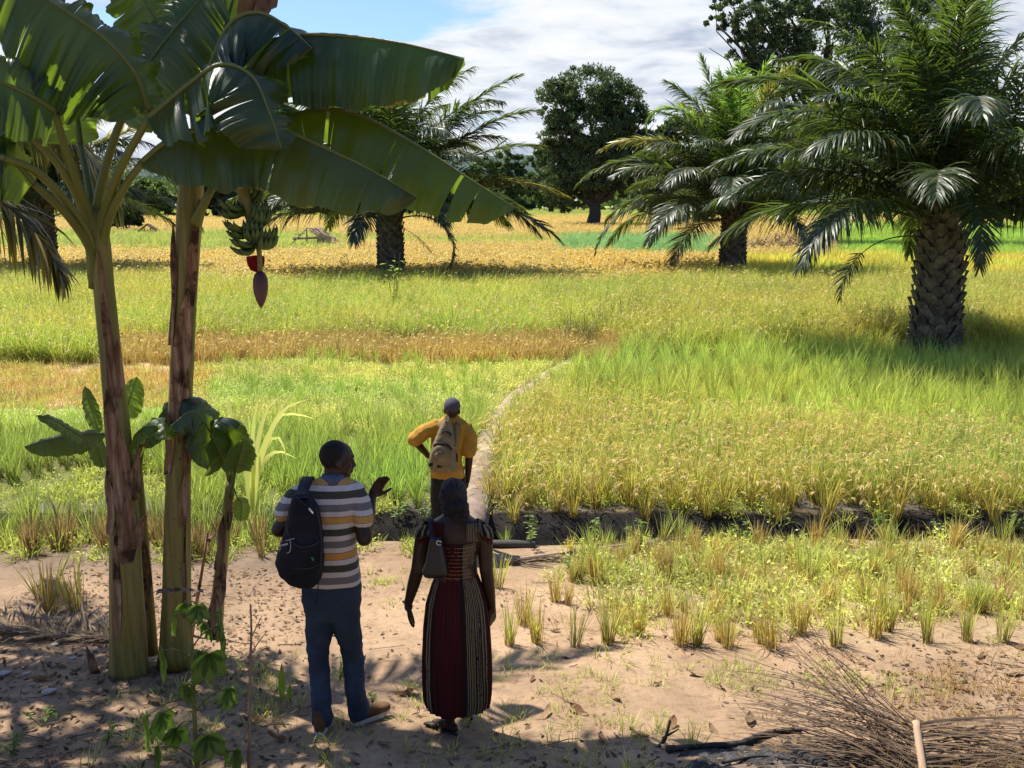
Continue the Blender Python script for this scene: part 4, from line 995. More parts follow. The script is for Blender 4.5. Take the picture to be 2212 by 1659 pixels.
def sheaths(mb, Q, r, items):
    """peeling dry sheaths: (start 0..1, end, angle centre, half angle, lift)"""
    for (a, b, th, hw, lift) in items:
        n = 12; tv = np.linspace(a, b, n); m = 9; g = np.zeros((n, m, 3))
        C = np.stack([np.interp(tv, np.linspace(0, 1, len(Q)), Q[:, k]) for k in range(3)], 1); rr = np.interp(tv, np.linspace(0, 1, len(Q)), r)
        for k, x in enumerate(np.linspace(-1, 1, m)):
            f = (tv - a) / (b - a); wv = hw * np.minimum(1, 1.25 * (1 - f ** 2.2) + .04) * (.55 + .45 * np.minimum(1, f * 4)); ang = th + x * wv + .25 * (f - .5) * hw
            l_ = rr * 1.035 + lift * (f ** 3) * 1.0 + .006 * np.sin(x * 5 + f * 9) + lift * .35 * abs(x) ** 3
            g[:, k] = C + np.stack([np.cos(ang) * l_, np.sin(ang) * l_, 0 * l_], 1)
        mb.grid(g)
YA, YB = 6.72, 6.85
S1 = [(279, 1462, YA), (274, 1300, YA), (262, 1020, YA), (240, 780, YA), (223, 610, YA), (212, 525, YA), (206, 450, YA)]
S2 = [(381, 1432, YB), (382, 1250, YB), (387, 950, YB), (399, 650, YB), (409, 470, YB), (416, 360, YB), (424, 280, YB)]
b1 = W(279, 1462, YA); b2 = W(381, 1432, YB)
NEARV, FARV = (0, -.28, -1), (0, .75, -.7)

t1 = empty('banana_tree', b1, 'left banana tree with fan of yellow green leaf stalks and no fruit', 'banana tree', 'banana trees')
Q, r = stem_tube(S1, [(1470, 92), (1430, 80), (1300, 72), (1000, 56), (780, 46), (610, 44), (525, 52), (450, 40)])
mb = MB(); mb.tube(Q, r, 22); mb.build('trunk', M_STEM, t1)
mb = MB(); sheaths(mb, Q, r, [(.56, .92, -1.25, .42, .012), (.46, .64, -1.75, .55, .02), (.38, .56, -1.15, .6, .03), (.33, .47, -2.2, .5, .02), (.27, .42, -1.0, .55, .04), (.10, .36, -1.75, .26, .006), (.40, .52, -.2, .5, .06), (.62, .74, -.8, .4, .04), (.30, .37, -.4, .4, .07)])
mb.build('dry_sheath', M_SHEATH, t1)
def leaf(root, name, m, **kw):
    mb = MB(); banana_leaf(mb, **kw); return mb.build(name, m, root)
ctop = (208, 520, YA)
leaf(t1, 'leaf', M_BLEAF, mid=PX([(308, 350, 6.4), (365, 305, 6.35), (448, 277, 6.3), (560, 268, 6.3), (620, 284, 6.3), (700, 320, 6.25), (800, 368, 6.2), (902, 428, 6.2)]), wid=.36, near=NEARV, far=(0, .8, -.6), wf=.85, tears=5, seed=1,
     petiole=PX([(214, 560, YA), (232, 480, 6.66), (265, 410, 6.5), (308, 350, 6.4)]))
leaf(t1, 'leaf', M_BLEAF, mid=PX([(322, 255, 6.25), (362, 222, 6.2), (415, 178, 6.15), (478, 140, 6.1), (545, 166, 6.05), (582, 245, 6.0), (608, 322, 6.0)]), wid=.48, near=((0, -.3, -1), (-.8, -.35, -.6)), far=((.1, .9, -.5), (.5, .9, -.1)), wf=.7, tears=4, seed=2, curl=.1,
     petiole=PX([(210, 540, YA), (222, 470, 6.66), (262, 360, 6.4), (322, 255, 6.25)]))
leaf(t1, 'leaf', M_BLEAF, mid=PX([(322, 238, 6.6), (297, 168, 6.55), (255, 112, 6.5), (207, 70, 6.45), (106, 3, 6.35), (-10, -62, 6.3)]), wid=.50, near=((-.35, -.3, -1), (-.3, -.3, -1)), far=(.3, .9, .1), wf=.7, tears=3, seed=3, base=.55,
     petiole=PX([(206, 530, YA), (212, 430, 6.7), (240, 320, 6.65), (270, 250, 6.62), (322, 238, 6.6)]))
leaf(t1, 'leaf', M_BLEAF, mid=PX([(262, 262, 6.95), (300, 172, 7.0), (360, 85, 7.05), (420, 15, 7.1), (480, -55, 7.1)]), wid=.44, near=(.8, -.3, -.55), far=(-.9, .3, .1), wf=.8, tears=5, seed=4, base=.6,
     petiole=PX([(208, 520, YA), (216, 420, 6.8), (240, 320, 6.9), (262, 262, 6.95)]))
leaf(t1, 'leaf', M_BLEAF, mid=PX([(118, 240, 6.3), (60, 205, 6.15), (-20, 172, 6.0), (-110, 160, 5.9)]), wid=.27, near=(0.1, -.3, -1), far=(.4, .8, .5), tears=1, seed=5, base=.8,
     petiole=PX([(204, 540, YA), (196, 470, 6.68), (168, 400, 6.55), (138, 310, 6.4), (118, 240, 6.3)]))
leaf(t1, 'leaf', M_BLEAFY, mid=PX([(174, 312, 7.05), (165, 240, 7.1), (152, 180, 7.12), (110, 110, 7.1), (60, 70, 7.0)]), wid=.30, near=(-1, 0, -.25), far=(1, .1, -.1), wf=.6, tears=1, seed=6, base=.8, curl=.05,
     petiole=PX([(206, 520, YA), (198, 440, 6.85), (186, 370, 6.95), (174, 312, 7.05)]))
leaf(t1, 'leaf', M_BLEAF, mid=PX([(34, 279, 6.2), (-10, 262, 6.1), (-100, 275, 5.9)]), wid=.24, near=(0, -.3, -1), far=(0, .8, .4), tears=1, seed=7, base=.7,
     petiole=PX([(204, 560, YA), (186, 470, 6.66), (140, 375, 6.5), (80, 305, 6.35), (34, 279, 6.2)]))
leaf(t1, 'leaf', M_BLEAF, mid=PX([(8, 342, 6.0), (-50, 335, 5.9), (-150, 370, 5.8)]), wid=.24, near=(0, -.3, -1), far=(0, .8, .4), tears=1, seed=8, base=.7,
     petiole=PX([(205, 600, YA), (188, 505, 6.6), (130, 420, 6.4), (70, 365, 6.2), (8, 342, 6.0)]))
leaf(t1, 'leaf', M_BLEAFY, mid=PX([(72, 396, 6.2), (30, 352, 6.1), (-10, 338, 6.0), (-90, 345, 5.9)]), wid=.24, near=(-.2, -.4, -1), far=(0, .9, .3), tears=0, seed=9, base=.8,
     petiole=PX([(207, 620, YA), (196, 540, 6.64), (150, 470, 6.45), (105, 425, 6.3), (72, 396, 6.2)]))

t2 = empty('banana_tree', b2, 'right banana tree carrying a green fruit bunch with red flower bud', 'banana tree', 'banana trees')
Q, r = stem_tube(S2, [(1435, 84), (1400, 72), (1300, 61), (950, 50), (650, 50), (470, 55), (360, 52), (280, 34)])
mb = MB(); mb.tube(Q, r, 22); mb.build('trunk', M_STEM, t2)
mb = MB(); sheaths(mb, Q, r, [(.66, .88, -.85, .4, .03), (.62, .84, -2.3, .4, .03), (.55, .72, -1.2, .6, .03), (.48, .66, -1.7, .45, .02), (.44, .58, -1.0, .45, .04), (.38, .50, -2.1, .5, .03), (.38, .52, -.6, .4, .05), (.28, .40, -.8, .35, .03), (.10, .30, -.7, .12, .004)])
mb.build('dry_sheath', M_SHEATH, t2)
leaf(t2, 'leaf', M_BLEAF, mid=PX([(505, 140, 6.65), (560, 98, 6.6), (680, 76, 6.55), (850, 92, 6.5), (1003, 127, 6.42)]), wid=.40, near=(0, -.22, -1), far=(0, .66, -.76), wf=1.1, tears=1, seed=11, base=.8,
     petiole=PX([(424, 330, YB), (436, 270, 6.8), (462, 195, 6.7), (505, 140, 6.65)]))
leaf(t2, 'leaf', M_BLEAF, mid=PX([(520, 285, 6.75), (600, 262, 6.7), (680, 240, 6.7), (770, 248, 6.65), (900, 315, 6.6), (1010, 385, 6.55), (1110, 449, 6.5)]), wid=.37, near=(0, -.2, -1), far=(0, .8, -.5), wf=.9, tears=9, seed=12,
     petiole=PX([(420, 360, YB), (440, 320, 6.85), (480, 295, 6.8), (520, 285, 6.75)]))
leaf(t2, 'leaf', M_BLEAF, mid=PX([(459, 136, 6.6), (490, 64, 6.55), (526, 33, 6.5), (570, 31, 6.48), (622, 60, 6.45), (674, 105, 6.4)]), wid=.52, near=(-.1, -.35, -1), far=(0, .9, -.3), wf=.7, tears=4, seed=13, curl=.1, base=.7,
     petiole=PX([(424, 340, YB), (430, 270, 6.75), (440, 200, 6.65), (459, 136, 6.6)]))
leaf(t2, 'leaf', M_BLEAF, mid=PX([(392, 150, 7.2), (358, 82, 7.25), (308, 0, 7.3), (272, -70, 7.3)]), wid=.42, near=(-1, .25, -.15), far=(1, .4, 0), wf=.5, tears=5, seed=14, curl=.0, base=.6,
     petiole=PX([(424, 320, YB), (420, 260, 7.0), (410, 200, 7.1), (392, 150, 7.2)]))
leaf(t2, 'leaf', M_BLEAFY, mid=PX([(470, 160, 7.15), (487, 62, 7.2), (504, 0, 7.25), (520, -60, 7.25)]), wid=.34, near=(-1, -.05, -.2), far=(1, .2, 0), wf=.6, tears=0, seed=15, curl=0, base=.9,
     petiole=PX([(426, 320, YB), (436, 270, 7.0), (452, 215, 7.1), (470, 160, 7.15)]))
leaf(t2, 'leaf', M_BLEAF, mid=PX([(500, 262, 7.2), (560, 229, 7.3), (620, 230, 7.4), (690, 268, 7.5)]), wid=.32, near=(0, -.3, -1), far=(0, .8, -.3), tears=5, seed=16,
     petiole=PX([(424, 340, YB), (440, 300, 7.0), (470, 275, 7.1), (500, 262, 7.2)]))
leaf(t2, 'leaf', M_BLEAF, mid=PX([(478, 372, 6.75), (520, 330, 6.7), (580, 315, 6.7), (660, 352, 6.75)]), wid=.26, near=(0, -.3, -1), far=(0, .8, -.3), tears=1, seed=17,
     petiole=PX([(422, 480, YB - .05), (446, 430, 6.7), (478, 372, 6.75)]))
leaf(t2, 'leaf', M_DRYLEAF, mid=PX([(532, 60, 7.0), (548, 10, 7.0), (570, -30, 7.0), (585, 25, 6.95)]), wid=.12, near=(-.8, -.3, -.5), far=(.8, -.3, -.5), tears=0, seed=18)
# fruit
M_FRUIT = mat('green_banana', (.045, .088, .016), .45, .4, .3, 8, col2=(.085, .14, .03))
M_BUD = mat('flower_bud_skin', (.075, .028, .033), .5, .35, .35, 5, col2=(.13, .06, .06))
M_BRACT = mat('red_bract', (.26, .025, .015), .5, .35, .3, 8, trans=.4, tcol=(.55, .05, .02))
YF = 6.35
mb = MB(); Qp, _ = spline(PX([(430, 300, YB), (470, 320, 6.6), (512, 372, 6.4), (529, 426, YF), (540, 465, YF), (551, 510, YF), (560, 545, YF), (562, 590, YF)]), 30)
mb.tube(Qp, np.interp(np.linspace(0, 1, 30), [0, .5, .72, .85, 1], [.05, .045, .035, .017, .014]), 10)
fs_ = mb.build('fruit_stalk', M_STALK, t2)
rg = np.random.default_rng(3)
def hand(c, az, n, L, tilt):
    """a row of curved fingers turning up at the ends"""
    mb = MB(); c = np.asarray(c)
    for row in (0, 1):
        for k in range(n):
            a = az + (k - (n - 1) / 2) * .26 + rg.normal(0, .04); out = np.array([math.cos(a), math.sin(a), 0]); l = 1.02 * L * rg.uniform(.85, 1.08)
            p = [c + out * .02 + [0, 0, -.02 * row]]; e = tilt - .25 - row * .45
            for s in range(6):
                e += .26 + row * .05; p.append(p[-1] + (out * math.cos(e) + np.array([0, 0, math.sin(e)])) * l / 6)
            mb.tube(p, [.010, .016, .0195, .0195, .017, .011, .004], 8)
            mb.tube([p[-1], p[-1] + (p[-1] - p[-2]) * .35 + rg.normal(0, .006, 3)], [.004, .003], 4)
    return mb.build('fruit_hand', M_FRUIT, fs_)
for (u, v, dy, az, n, L, tilt) in ((530, 432, .02, .3, 4, .14, .5), (531, 448, -.02, -2.75, 6, .16, -.35), (543, 478, -.02, -.25, 7, .155, .35), (541, 492, -.02, -2.6, 6, .15, -.4), (551, 505, -.03, -1.45, 5, .13, .1), (556, 524, -.02, -.3, 7, .145, .1), (554, 522, -.02, -2.85, 7, .15, -.55)):
    hand(W(u, v, YF + dy), az, n, L, tilt)
mb = MB(); c0 = W(562, 588, YF); c1 = W(564, 666, YF); ax = c1 - c0
mb.tube([c0 + ax * s for s in (-.02, .06, .2, .4, .6, .8, .93, 1)], [.018, .036, .046, .0475, .042, .028, .013, .002], 18); mb.build('flower_bud', M_BUD, t2)
mb = MB(); g = np.zeros((9, 13, 3)); cc = W(554, 588, YF + .04)
for i, s in enumerate(np.linspace(0, 1, 9)):
    for j, x in enumerate(np.linspace(-1, 1, 13)):
        wv = .058 * math.sqrt(max(0, 1 - (1 - s) ** 2.4)) if s < 1 else .058
        g[i, j] = cc + np.array([x * wv, .045 * (1 - x * x) * (.4 + s) - .01, s * .098 + .006 * (1 - x * x)])
mb.grid(g); mb.grid(g + [0, .004, 0]); mb.build('bract', M_BRACT, t2)

# suckers round the two stems
SG = 'young banana suckers at the foot of the banana trees'
def sucker(label, S, widths, leaves, sh, m=M_BLEAFY, dry=None):
    root = empty('banana_sucker', PX(S)[0], label, 'banana plant', SG)
    Q, r = stem_tube(S, widths, 12, 24); mb = MB(); mb.tube(Q, r, 12); mb.build('trunk', M_STEM, root)
    if sh: mb = MB(); sheaths(mb, Q, r, sh); mb.build('dry_sheath', M_SHEATH, root)
    for kw in leaves: leaf(root, 'leaf', kw.pop('m', m), **kw)
    return root
Yc = 6.95
s3 = sucker('thin sucker between the two banana trees with curled dark leaves', [(326, 1412, Yc), (318, 1280, Yc), (308, 1130, Yc), (298, 990, Yc)], [(1415, 32), (1280, 26), (1130, 20), (990, 15)],
       [dict(mid=PX([(318, 945, 6.9), (330, 905, 6.85), (352, 918, 6.7), (360, 950, 6.6)]), wid=.13, near=(-.5, -.6, -.6), far=(.4, .8, -.3), tears=0, seed=21, pr=.012, petiole=PX([(300, 1010, Yc), (308, 975, Yc), (318, 945, 6.9)])),
        dict(mid=PX([(302, 990, 6.85), (288, 950, 6.75), (310, 925, 6.7), (336, 920, 6.65)]), wid=.10, near=(-.2, -.5, -.9), far=(.3, .8, -.1), tears=0, seed=22, pr=.010),
        dict(mid=PX([(300, 965, 7.1), (330, 920, 7.2), (362, 880, 7.3), (378, 900, 7.35)]), wid=.11, near=(-.2, -.4, -.9), far=(.3, .8, .1), tears=0, seed=23, pr=.010, m=M_BLEAF)],
       [(.3, .6, -1.3, .9, .02), (.05, .4, -1.8, .6, .02)])
mb = MB(); g = np.zeros((10, 5, 3))
for i, s in enumerate(np.linspace(0, 1, 10)):
    p = W(340 + 98 * s, 1273 + 2 * s - 5 * math.sin(3 * s), 6.55)
    for j, x in enumerate(np.linspace(-1, 1, 5)): g[i, j] = p + np.array([0, x * .035 * (1 - .4 * s), -.02 * abs(x) - .01 * s * x])
mb.grid(g); mb.build('dry_sheath', M_SHEATH, s3)
Yd = 7.05
s4 = sucker('sucker with brown ragged stem and broad folded leaves right of the fruiting banana', [(462, 1375, Yd), (472, 1280, Yd), (486, 1150, Yd), (497, 1040, Yd)], [(1378, 38), (1280, 28), (1150, 25), (1040, 17)],
       [dict(mid=PX([(486, 1003, 6.95), (456, 938, 6.85), (418, 889, 6.75), (368, 922, 6.6)]), wid=.20, near=((-.5, -.4, -.75), (-.2, -.4, -.9)), far=(.4, .8, .3), tears=0, seed=25, base=.8, pr=.014, m=M_BLEAF, petiole=PX([(494, 1075, Yd), (494, 1035, Yd), (486, 1003, 6.95)])),
        dict(mid=PX([(500, 1005, 7.05), (495, 950, 7.0), (481, 903, 6.9), (458, 925, 6.8)]), wid=.20, near=(-.9, -.3, -.3), far=(.9, -.2, -.3), tears=0, seed=26, base=.9, pr=.014, m=M_BLEAF, petiole=PX([(497, 1075, Yd), (501, 1040, 7.05), (500, 1005, 7.05)])),
        dict(mid=PX([(508, 1020, 6.9), (518, 985, 6.85), (527, 950, 6.8)]), wid=.13, near=(-.8, -.5, -.3), far=(.6, .6, -.2), tears=0, seed=27, pr=.012, petiole=PX([(497, 1075, Yd), (503, 1048, 6.95), (508, 1020, 6.9)])),
        dict(mid=PX([(512, 1075, 6.95), (522, 1092, 6.9), (520, 1125, 6.88)]), wid=.07, near=(-.9, -.3, 0), far=(.9, -.2, 0), tears=0, seed=28, pr=.006, petiole=PX([(499, 1060, Yd), (505, 1055, 7.0), (512, 1075, 6.95)]))],
       [(.2, .5, -1.2, .9, .02), (.45, .8, -1.9, .8, .015), (.02, .3, -1.6, .9, .02), (.7, .95, -.8, .5, .02)])
Ye = 7.4
s5 = sucker('sucker hidden behind the left banana stem with narrow leaves spreading left', [(268, 1385, Ye), (262, 1200, Ye), (246, 1060, Ye)], [(1390, 30), (1200, 22), (1060, 16)],
       [dict(mid=PX([(187, 951, 7.2), (150, 928, 7.1), (110, 905, 7.0), (79, 898, 6.95)]), wid=.075, near=(.3, -.6, -.8), far=(-.1, .8, .3), tears=0, seed=31, pr=.010, m=M_BLEAF, petiole=PX([(246, 1085, Ye), (228, 1000, 7.3), (210, 966, 7.25), (187, 951, 7.2)])),
        dict(mid=PX([(226, 938, 7.5), (170, 940, 7.4), (110, 950, 7.3), (53, 966, 7.2)]), wid=.13, near=(0, -.5, -.9), far=(0, .8, .1), tears=0, seed=32, pr=.010, m=M_BLEAF, petiole=PX([(246, 1060, Ye), (244, 990, 7.5), (226, 938, 7.5)])),
        dict(mid=PX([(222, 1010, 7.6), (208, 965, 7.65), (193, 935, 7.7), (180, 932, 7.7)]), wid=.07, near=(-.9, -.2, -.2), far=(.9, .2, 0), tears=0, seed=33, pr=.008, m=M_BLEAF),
        dict(mid=PX([(272, 905, 7.6), (278, 870, 7.62), (288, 838, 7.64), (296, 815, 7.65)]), wid=.11, near=(1, .2, -.2), far=(-.9, .1, 0), tears=0, seed=34, pr=.008, petiole=PX([(250, 1060, Ye), (262, 980, 7.5), (272, 905, 7.6)])),
        dict(mid=PX([(214, 935, 7.65), (200, 895, 7.66), (183, 835, 7.68)]), wid=.07, near=(-.9, .1, -.2), far=(.6, .4, 0), tears=0, seed=35, pr=.008, m=M_BLEAF, petiole=PX([(246, 1060, Ye), (232, 985, 7.6), (214, 935, 7.65)]))], None)
# dry broken leaf stalk standing between the trees
g0 = G(414, 1372); mb = MB()
mb.tube(PX([(414, 1372, g0[1]), (430, 1270, g0[1]), (444, 1190, g0[1]), (448, 1150, g0[1])]), [.018, .014, .010, .008], 8)
fl = np.zeros((6, 3, 3))
for i, s in enumerate(np.linspace(0, 1, 6)):
    for j, x in enumerate((-1, 0, 1)): fl[i, j] = W(446 + 18 * s + x * 7 * (1 - s * .4), 1168 - 20 * s + abs(x) * 5, g0[1] - .02 * x)
mb.grid(fl); mb.build('dry_stalk', M_SHEATH, None, origin=g0)
tag(bpy.data.objects['dry_stalk'], 'reddish dry broken leaf stalk leaning between the banana stems', 'stalk')
# ---------------------------------------------------------------- people
M_SKIN = mat('dark_skin', (.030, .0145, .0090), .45, .32, .2, 9, bump=.08, bump_scale=60)
M_HAIR = mat('black_hair', (.010, .009, .009), .55, .4, .3, 40, bump=.9, bump_scale=130)
M_CROP = mat('cropped_hair', (.010, .008, .007), .7, .25, .3, 60, bump=.5, bump_scale=220)
M_BLACK = mat('black_nylon', (.0055, .0065, .009), .75, .22, .4, 6, bump=.3, bump_scale=60, col2=(.009, .012, .019))
M_STRAP = mat('black_webbing', (.010, .012, .017), .75, .3, .2, 30, bump=.3, bump_scale=150)
M_PIPE = mat('pale_piping', (.42, .40, .34), .6, .3, .2, 20)
M_METAL = mat('bright_metal', (.70, .68, .62), .3, .5, .1, 20, metal=1.0)
M_SHOE = mat('brown_suede', (.125, .068, .030), .85, .2, .35, 14, bump=.3, bump_scale=90)
M_SOLE = mat('white_sole', (.50, .46, .40), .7, .3, .3, 12)
M_DARKSHOE = mat('dark_leather', (.018, .014, .012), .5, .4, .3, 12)
def denim(name, a, b):
    m = bpy.data.materials.new(name); m.use_nodes = True; t = NT(m.node_tree); t.n.clear(); tc = t.new('ShaderNodeTexCoord')
    n = t.noise(tc.outputs['Object'], 3.0, 5, .65); f = t.noise(tc.outputs['Object'], 260, 2, .5)
    x, y, z = t.sep(tc.outputs['Object'])
    c = t.mix(t.maprange(n, .35, .65), a, b)
    c = t.mix(t.maprange(z, .70, .2), c, t.mix(1.0, c, (1.25, 1.4, 1.7), 'MULTIPLY'))
    c = t.mix(1.0, c, t.ramp(f, [(.3, (.8, .8, .8)), (.7, (1.15, 1.15, 1.15))]), 'MULTIPLY')
    return finish(m, t, c, .85, .2, bump=.25, bumpsock=f)
M_JEANS = denim('blue_denim', (.020, .030, .046), (.038, .060, .092))
M_TROUS = denim('dark_trousers', (.012, .010, .010), (.020, .017, .016))
def hand(mb, wrist, d, pn, thumb_side, curl=.35, s=1.0, spread=.06, thumb_out=.7):
    """palm, four fingers of unequal length bent at the knuckles, thumb from the side of the palm"""
    wrist = np.asarray(wrist, float); d = unit(d); pn = unit(np.asarray(pn) - d * np.dot(pn, d)); w_ = np.cross(d, pn) * thumb_side
    mb.capsule(wrist - d * .02 * s, wrist + d * .03 * s, .026 * s, .028 * s)
    for k in range(4):
        x = (.030, .010, -.010, -.029)[k]
        mb.capsule(wrist + d * .025 * s + w_ * x * .7 * s, wrist + d * .088 * s + w_ * x * s, .0155 * s, .0115 * s)
        b = wrist + d * .090 * s + w_ * x * s; L = (.072, .080, .074, .058)[k] * s; a = curl * (.7 + .15 * k); dd = unit(d + w_ * spread * (1.2 - k * .8)); p = [b]
        for q in range(3):
            ca, sa = math.cos(a * (q + 1)), math.sin(a * (q + 1)); p.append(p[-1] + (dd * ca + pn * sa) * L * (.42, .32, .26)[q])
        mb.chain(p, [.0098 * s, .0092 * s, .0084 * s, .0070 * s], 10)
    tb = wrist + d * .025 * s + w_ * .026 * s; td = unit(d * .75 + w_ * thumb_out + pn * .35)
    mb.chain([tb, tb + td * .042 * s, tb + td * .042 * s + unit(td + d * .5) * .032 * s, tb + td * .042 * s + unit(td + d * .5) * .055 * s], [.015 * s, .0115 * s, .0105 * s, .008 * s], 10)
def head(mb, c, f, up=(0, 0, 1), s=1.0):
    f = unit(f); up = unit(np.asarray(up, float) - f * np.dot(up, f)); sd = np.cross(f, up); ax = (f, sd, up)
    at = lambda a, b, z: np.asarray(c) + (f * a + sd * b + up * z) * s
    mb.ell(at(-.005, 0, .012), (.100 * s, .076 * s, .094 * s), ax, 20)
    mb.ell(at(.028, 0, -.045), (.062 * s, .060 * s, .075 * s), ax, 20)
    mb.ell(at(.045, 0, -.088), (.040 * s, .045 * s, .030 * s), ax); mb.ell(at(.070, 0, -.104), (.020 * s, .024 * s, .017 * s), ax)
    mb.ell(at(.080, 0, .018), (.020 * s, .052 * s, .014 * s), ax)
    mb.chain([at(.086, 0, .004), at(.100, 0, -.028), at(.106, 0, -.042)], [.010 * s, .011 * s, .014 * s]); mb.ell(at(.092, .016, -.045), (.014 * s, .011 * s, .010 * s), ax); mb.ell(at(.092, -.016, -.045), (.014 * s, .011 * s, .010 * s), ax)
    mb.ell(at(.088, 0, -.066), (.015 * s, .027 * s, .009 * s), ax); mb.ell(at(.086, 0, -.080), (.015 * s, .024 * s, .009 * s), ax)
    for q in (-1, 1):
        mb.ell(at(.078, .032 * q, -.004), (.014 * s, .016 * s, .011 * s), ax); mb.ell(at(.055, .048 * q, -.035), (.024 * s, .018 * s, .022 * s), ax)
        mb.ell(at(-.012, .078 * q, -.022), (.020 * s, .010 * s, .033 * s), ax); mb.ell(at(-.022, .084 * q, -.014), (.012 * s, .007 * s, .024 * s), ax)
def ringpx(v, ul, ur, Y, depth):
    a, b = W(ul, v, Y), W(ur, v, Y)
    return ((a + b) / 2, abs(b[0] - a[0]) / 2, depth)
def surf(rows, Y, u, v, power=2.0, lift=.004):
    """camera-side surface of a loft given as rows (v, ul, ur, depth)"""
    vs = [r[0] for r in rows]; ul = np.interp(v, vs, [r[1] for r in rows]); ur = np.interp(v, vs, [r[2] for r in rows]); d = np.interp(v, vs, [r[3] for r in rows])
    x = min(.985, abs((u - (ul + ur) / 2) / ((ur - ul) / 2)))
    return W(u, v, Y - d * (1 - x ** power) ** (1 / power) - lift)
def shoe(name, heel, d, parent, L=.29, m=M_SHOE, ankle=None, lift=0):
    d = unit((d[0], d[1], 0)); s = np.array([-d[1], d[0], 0]); z = np.array([0, 0, 1.]); h = np.asarray(heel, float) + z * lift
    mb = MB()
    rows = [(0.0, .030, .085), (.03, .037, .095), (.09, .038, .098), (.14, .042, .078), (.19, .048, .060), (.24, .047, .050), (.28, .034, .040), (.295, .012, .028)]
    rings = []
    for (a, w_, hh) in rows: rings.append((h + d * a + z * (hh / 2 + .018), w_, hh / 2 + .004, s, z))
    mb.loft(rings, 16, power=2.4); mb.capsule(h + d * .05 + z * .08, h + d * .05 + z * .135, .042, .043)
    o = solid(mb, 'shoe', m, parent, .005, 2)
    mb = MB(); n = 20; th = np.linspace(0, 2 * np.pi, n, endpoint=False); out = []
    for t_ in th:
        a = .147 + .153 * math.cos(t_); wv = np.interp(a, [-.01, .03, .12, .22, .30], [.0, .040, .043, .053, .0]) * np.sign(math.sin(t_) + 1e-9)
        out.append(h + d * a + s * wv)
    out = np.array(out); mb.grid(np.array([out + z * .0, out + z * .026, (out - out.mean(0)) * .9 + out.mean(0) + z * .03]), None, True); i0 = mb.n
    mb.build('sole', M_SOLE if m is M_SHOE else M_DARKSHOE, o, origin=None)
    return o
def fix_child(o):       # meshes built under a sub-parent keep world places
    return o

# --- man in the striped shirt
YM = 5.80
g1 = G(728, 1588); man = empty('person', g1, 'man in striped polo shirt and blue jeans gesturing with his raised right hand', 'person')
f1 = unit((.90, .42, -.10)); hc = W(729, 990, YM + .02)
mb = MB(); head(mb, hc, f1)
nk = W(722, 1060, YM); mb.capsule(hc - f1 * .025 - np.array([0, 0, .05]), nk, .056, .062)
mb.chain([nk, W(716, 1110, YM), W(716, 1200, YM), W(716, 1285, YM)], [.085, .10, .10, .105])
shL, elL, wrL = W(655, 1068, YM), W(603, 1144, YM - .06), W(652, 1158, YM + .22)
shR, elR, wrR = W(773, 1072, YM), W(787, 1162, YM - .08), W(803, 1073, YM + .13)
mb.chain([nk, shL, elL], [.05, .058, .046]); mb.chain([elL, wrL], [.046, .030]); mb.chain([nk, shR, elR], [.05, .058, .049]); mb.chain([elR, (elR * .55 + wrR * .45), wrR], [.046, .043, .029])
hand(mb, wrL, (.35, .5, .5), (.8, -.3, -.3), 1, .9)
hand(mb, wrR, W(824, 1038, YM + .14) - wrR, (.35, -.8, -.2), 1, .20, .97, .03, .6)
hips = [W(690, 1300, YM), W(750, 1300, YM)]; knees = [W(688, 1425, YM - .02), W(765, 1430, YM + .06)]
aL = G(693, 1585); aR = G(772, 1568); ank = [aL + [.0, .06, .09], aR + [.02, .06, .09]]
for k in (0, 1): mb.chain([hips[k], knees[k], ank[k]], [.07, .048, .036])
for k in (0, 1): mb.capsule(ank[k], ank[k] + [0, .05, -.03], .035, .03)
solid(mb, 'body', M_SKIN, man, .0055, 2)
mb = MB(); ax = (f1, np.cross(f1, [0, 0, 1.]), np.cross(np.cross(f1, [0, 0, 1.]), f1))
mb.ell(hc + np.array([0, 0, .020]) - f1 * .019, (.092, .0775, .092), ax, 24); solid(mb, 'hair', M_CROP, man, .006, 1)
SHIRT = [(1030, 694, 748, .055), (1040, 668, 766, .075), (1054, 648, 781, .095), (1085, 650, 780, .118), (1130, 656, 771, .125), (1180, 656, 769, .122), (1215, 654, 775, .128), (1255, 653, 781, .135)]
mb = MB(); mb.loft([ringpx(v, a, b, YM, d) for v, a, b, d in SHIRT], 32, power=2.5)
mb.chain([W(662, 1060, YM), W(640, 1076, YM - .02), W(615, 1106, YM - .05)], [.060, .066, .062]); mb.chain([W(766, 1062, YM), W(776, 1085, YM - .02), W(783, 1122, YM - .055)], [.062, .066, .064])
def stripes():
    m = bpy.data.materials.new('striped_jersey'); m.use_nodes = True; t = NT(m.node_tree); t.n.clear(); tc = t.new('ShaderNodeTexCoord')
    x, y, z = t.sep(tc.outputs['Object'])
    z0 = float(W(716, 1115, YM - .1)[2] - g1[2]); per = .2235
    p = t.math('FRACT', t.math('ADD', t.math('DIVIDE', t.math('SUBTRACT', z0, z), per), 8.0))
    wht, gld, olv, gry, ln = (.56, .52, .48), (.52, .29, .075), (.060, .062, .045), (.165, .158, .155), (.10, .045, .02)
    a, b = .195, .139
    c = t.ramp(p, [(0, ln), (.012, gld), (a - .012, ln), (a, wht), (a + b, olv), (2 * a + b, wht), (2 * a + 2 * b, gry), (3 * a + 2 * b, wht)], 'CONSTANT')
    f = t.noise(tc.outputs['Object'], 320, 2, .5)
    return finish(m, t, c, .9, .15, bump=.2, bumpsock=f, sheen=.1, trans=.08, tcol=c)
o = solid(mb, 'shirt', stripes(), man, .007, 3); wrinkle(o, .0055, 9, (1, 1, .45)); wrinkle(o, .003, 22, (1, 1, .6), 5)
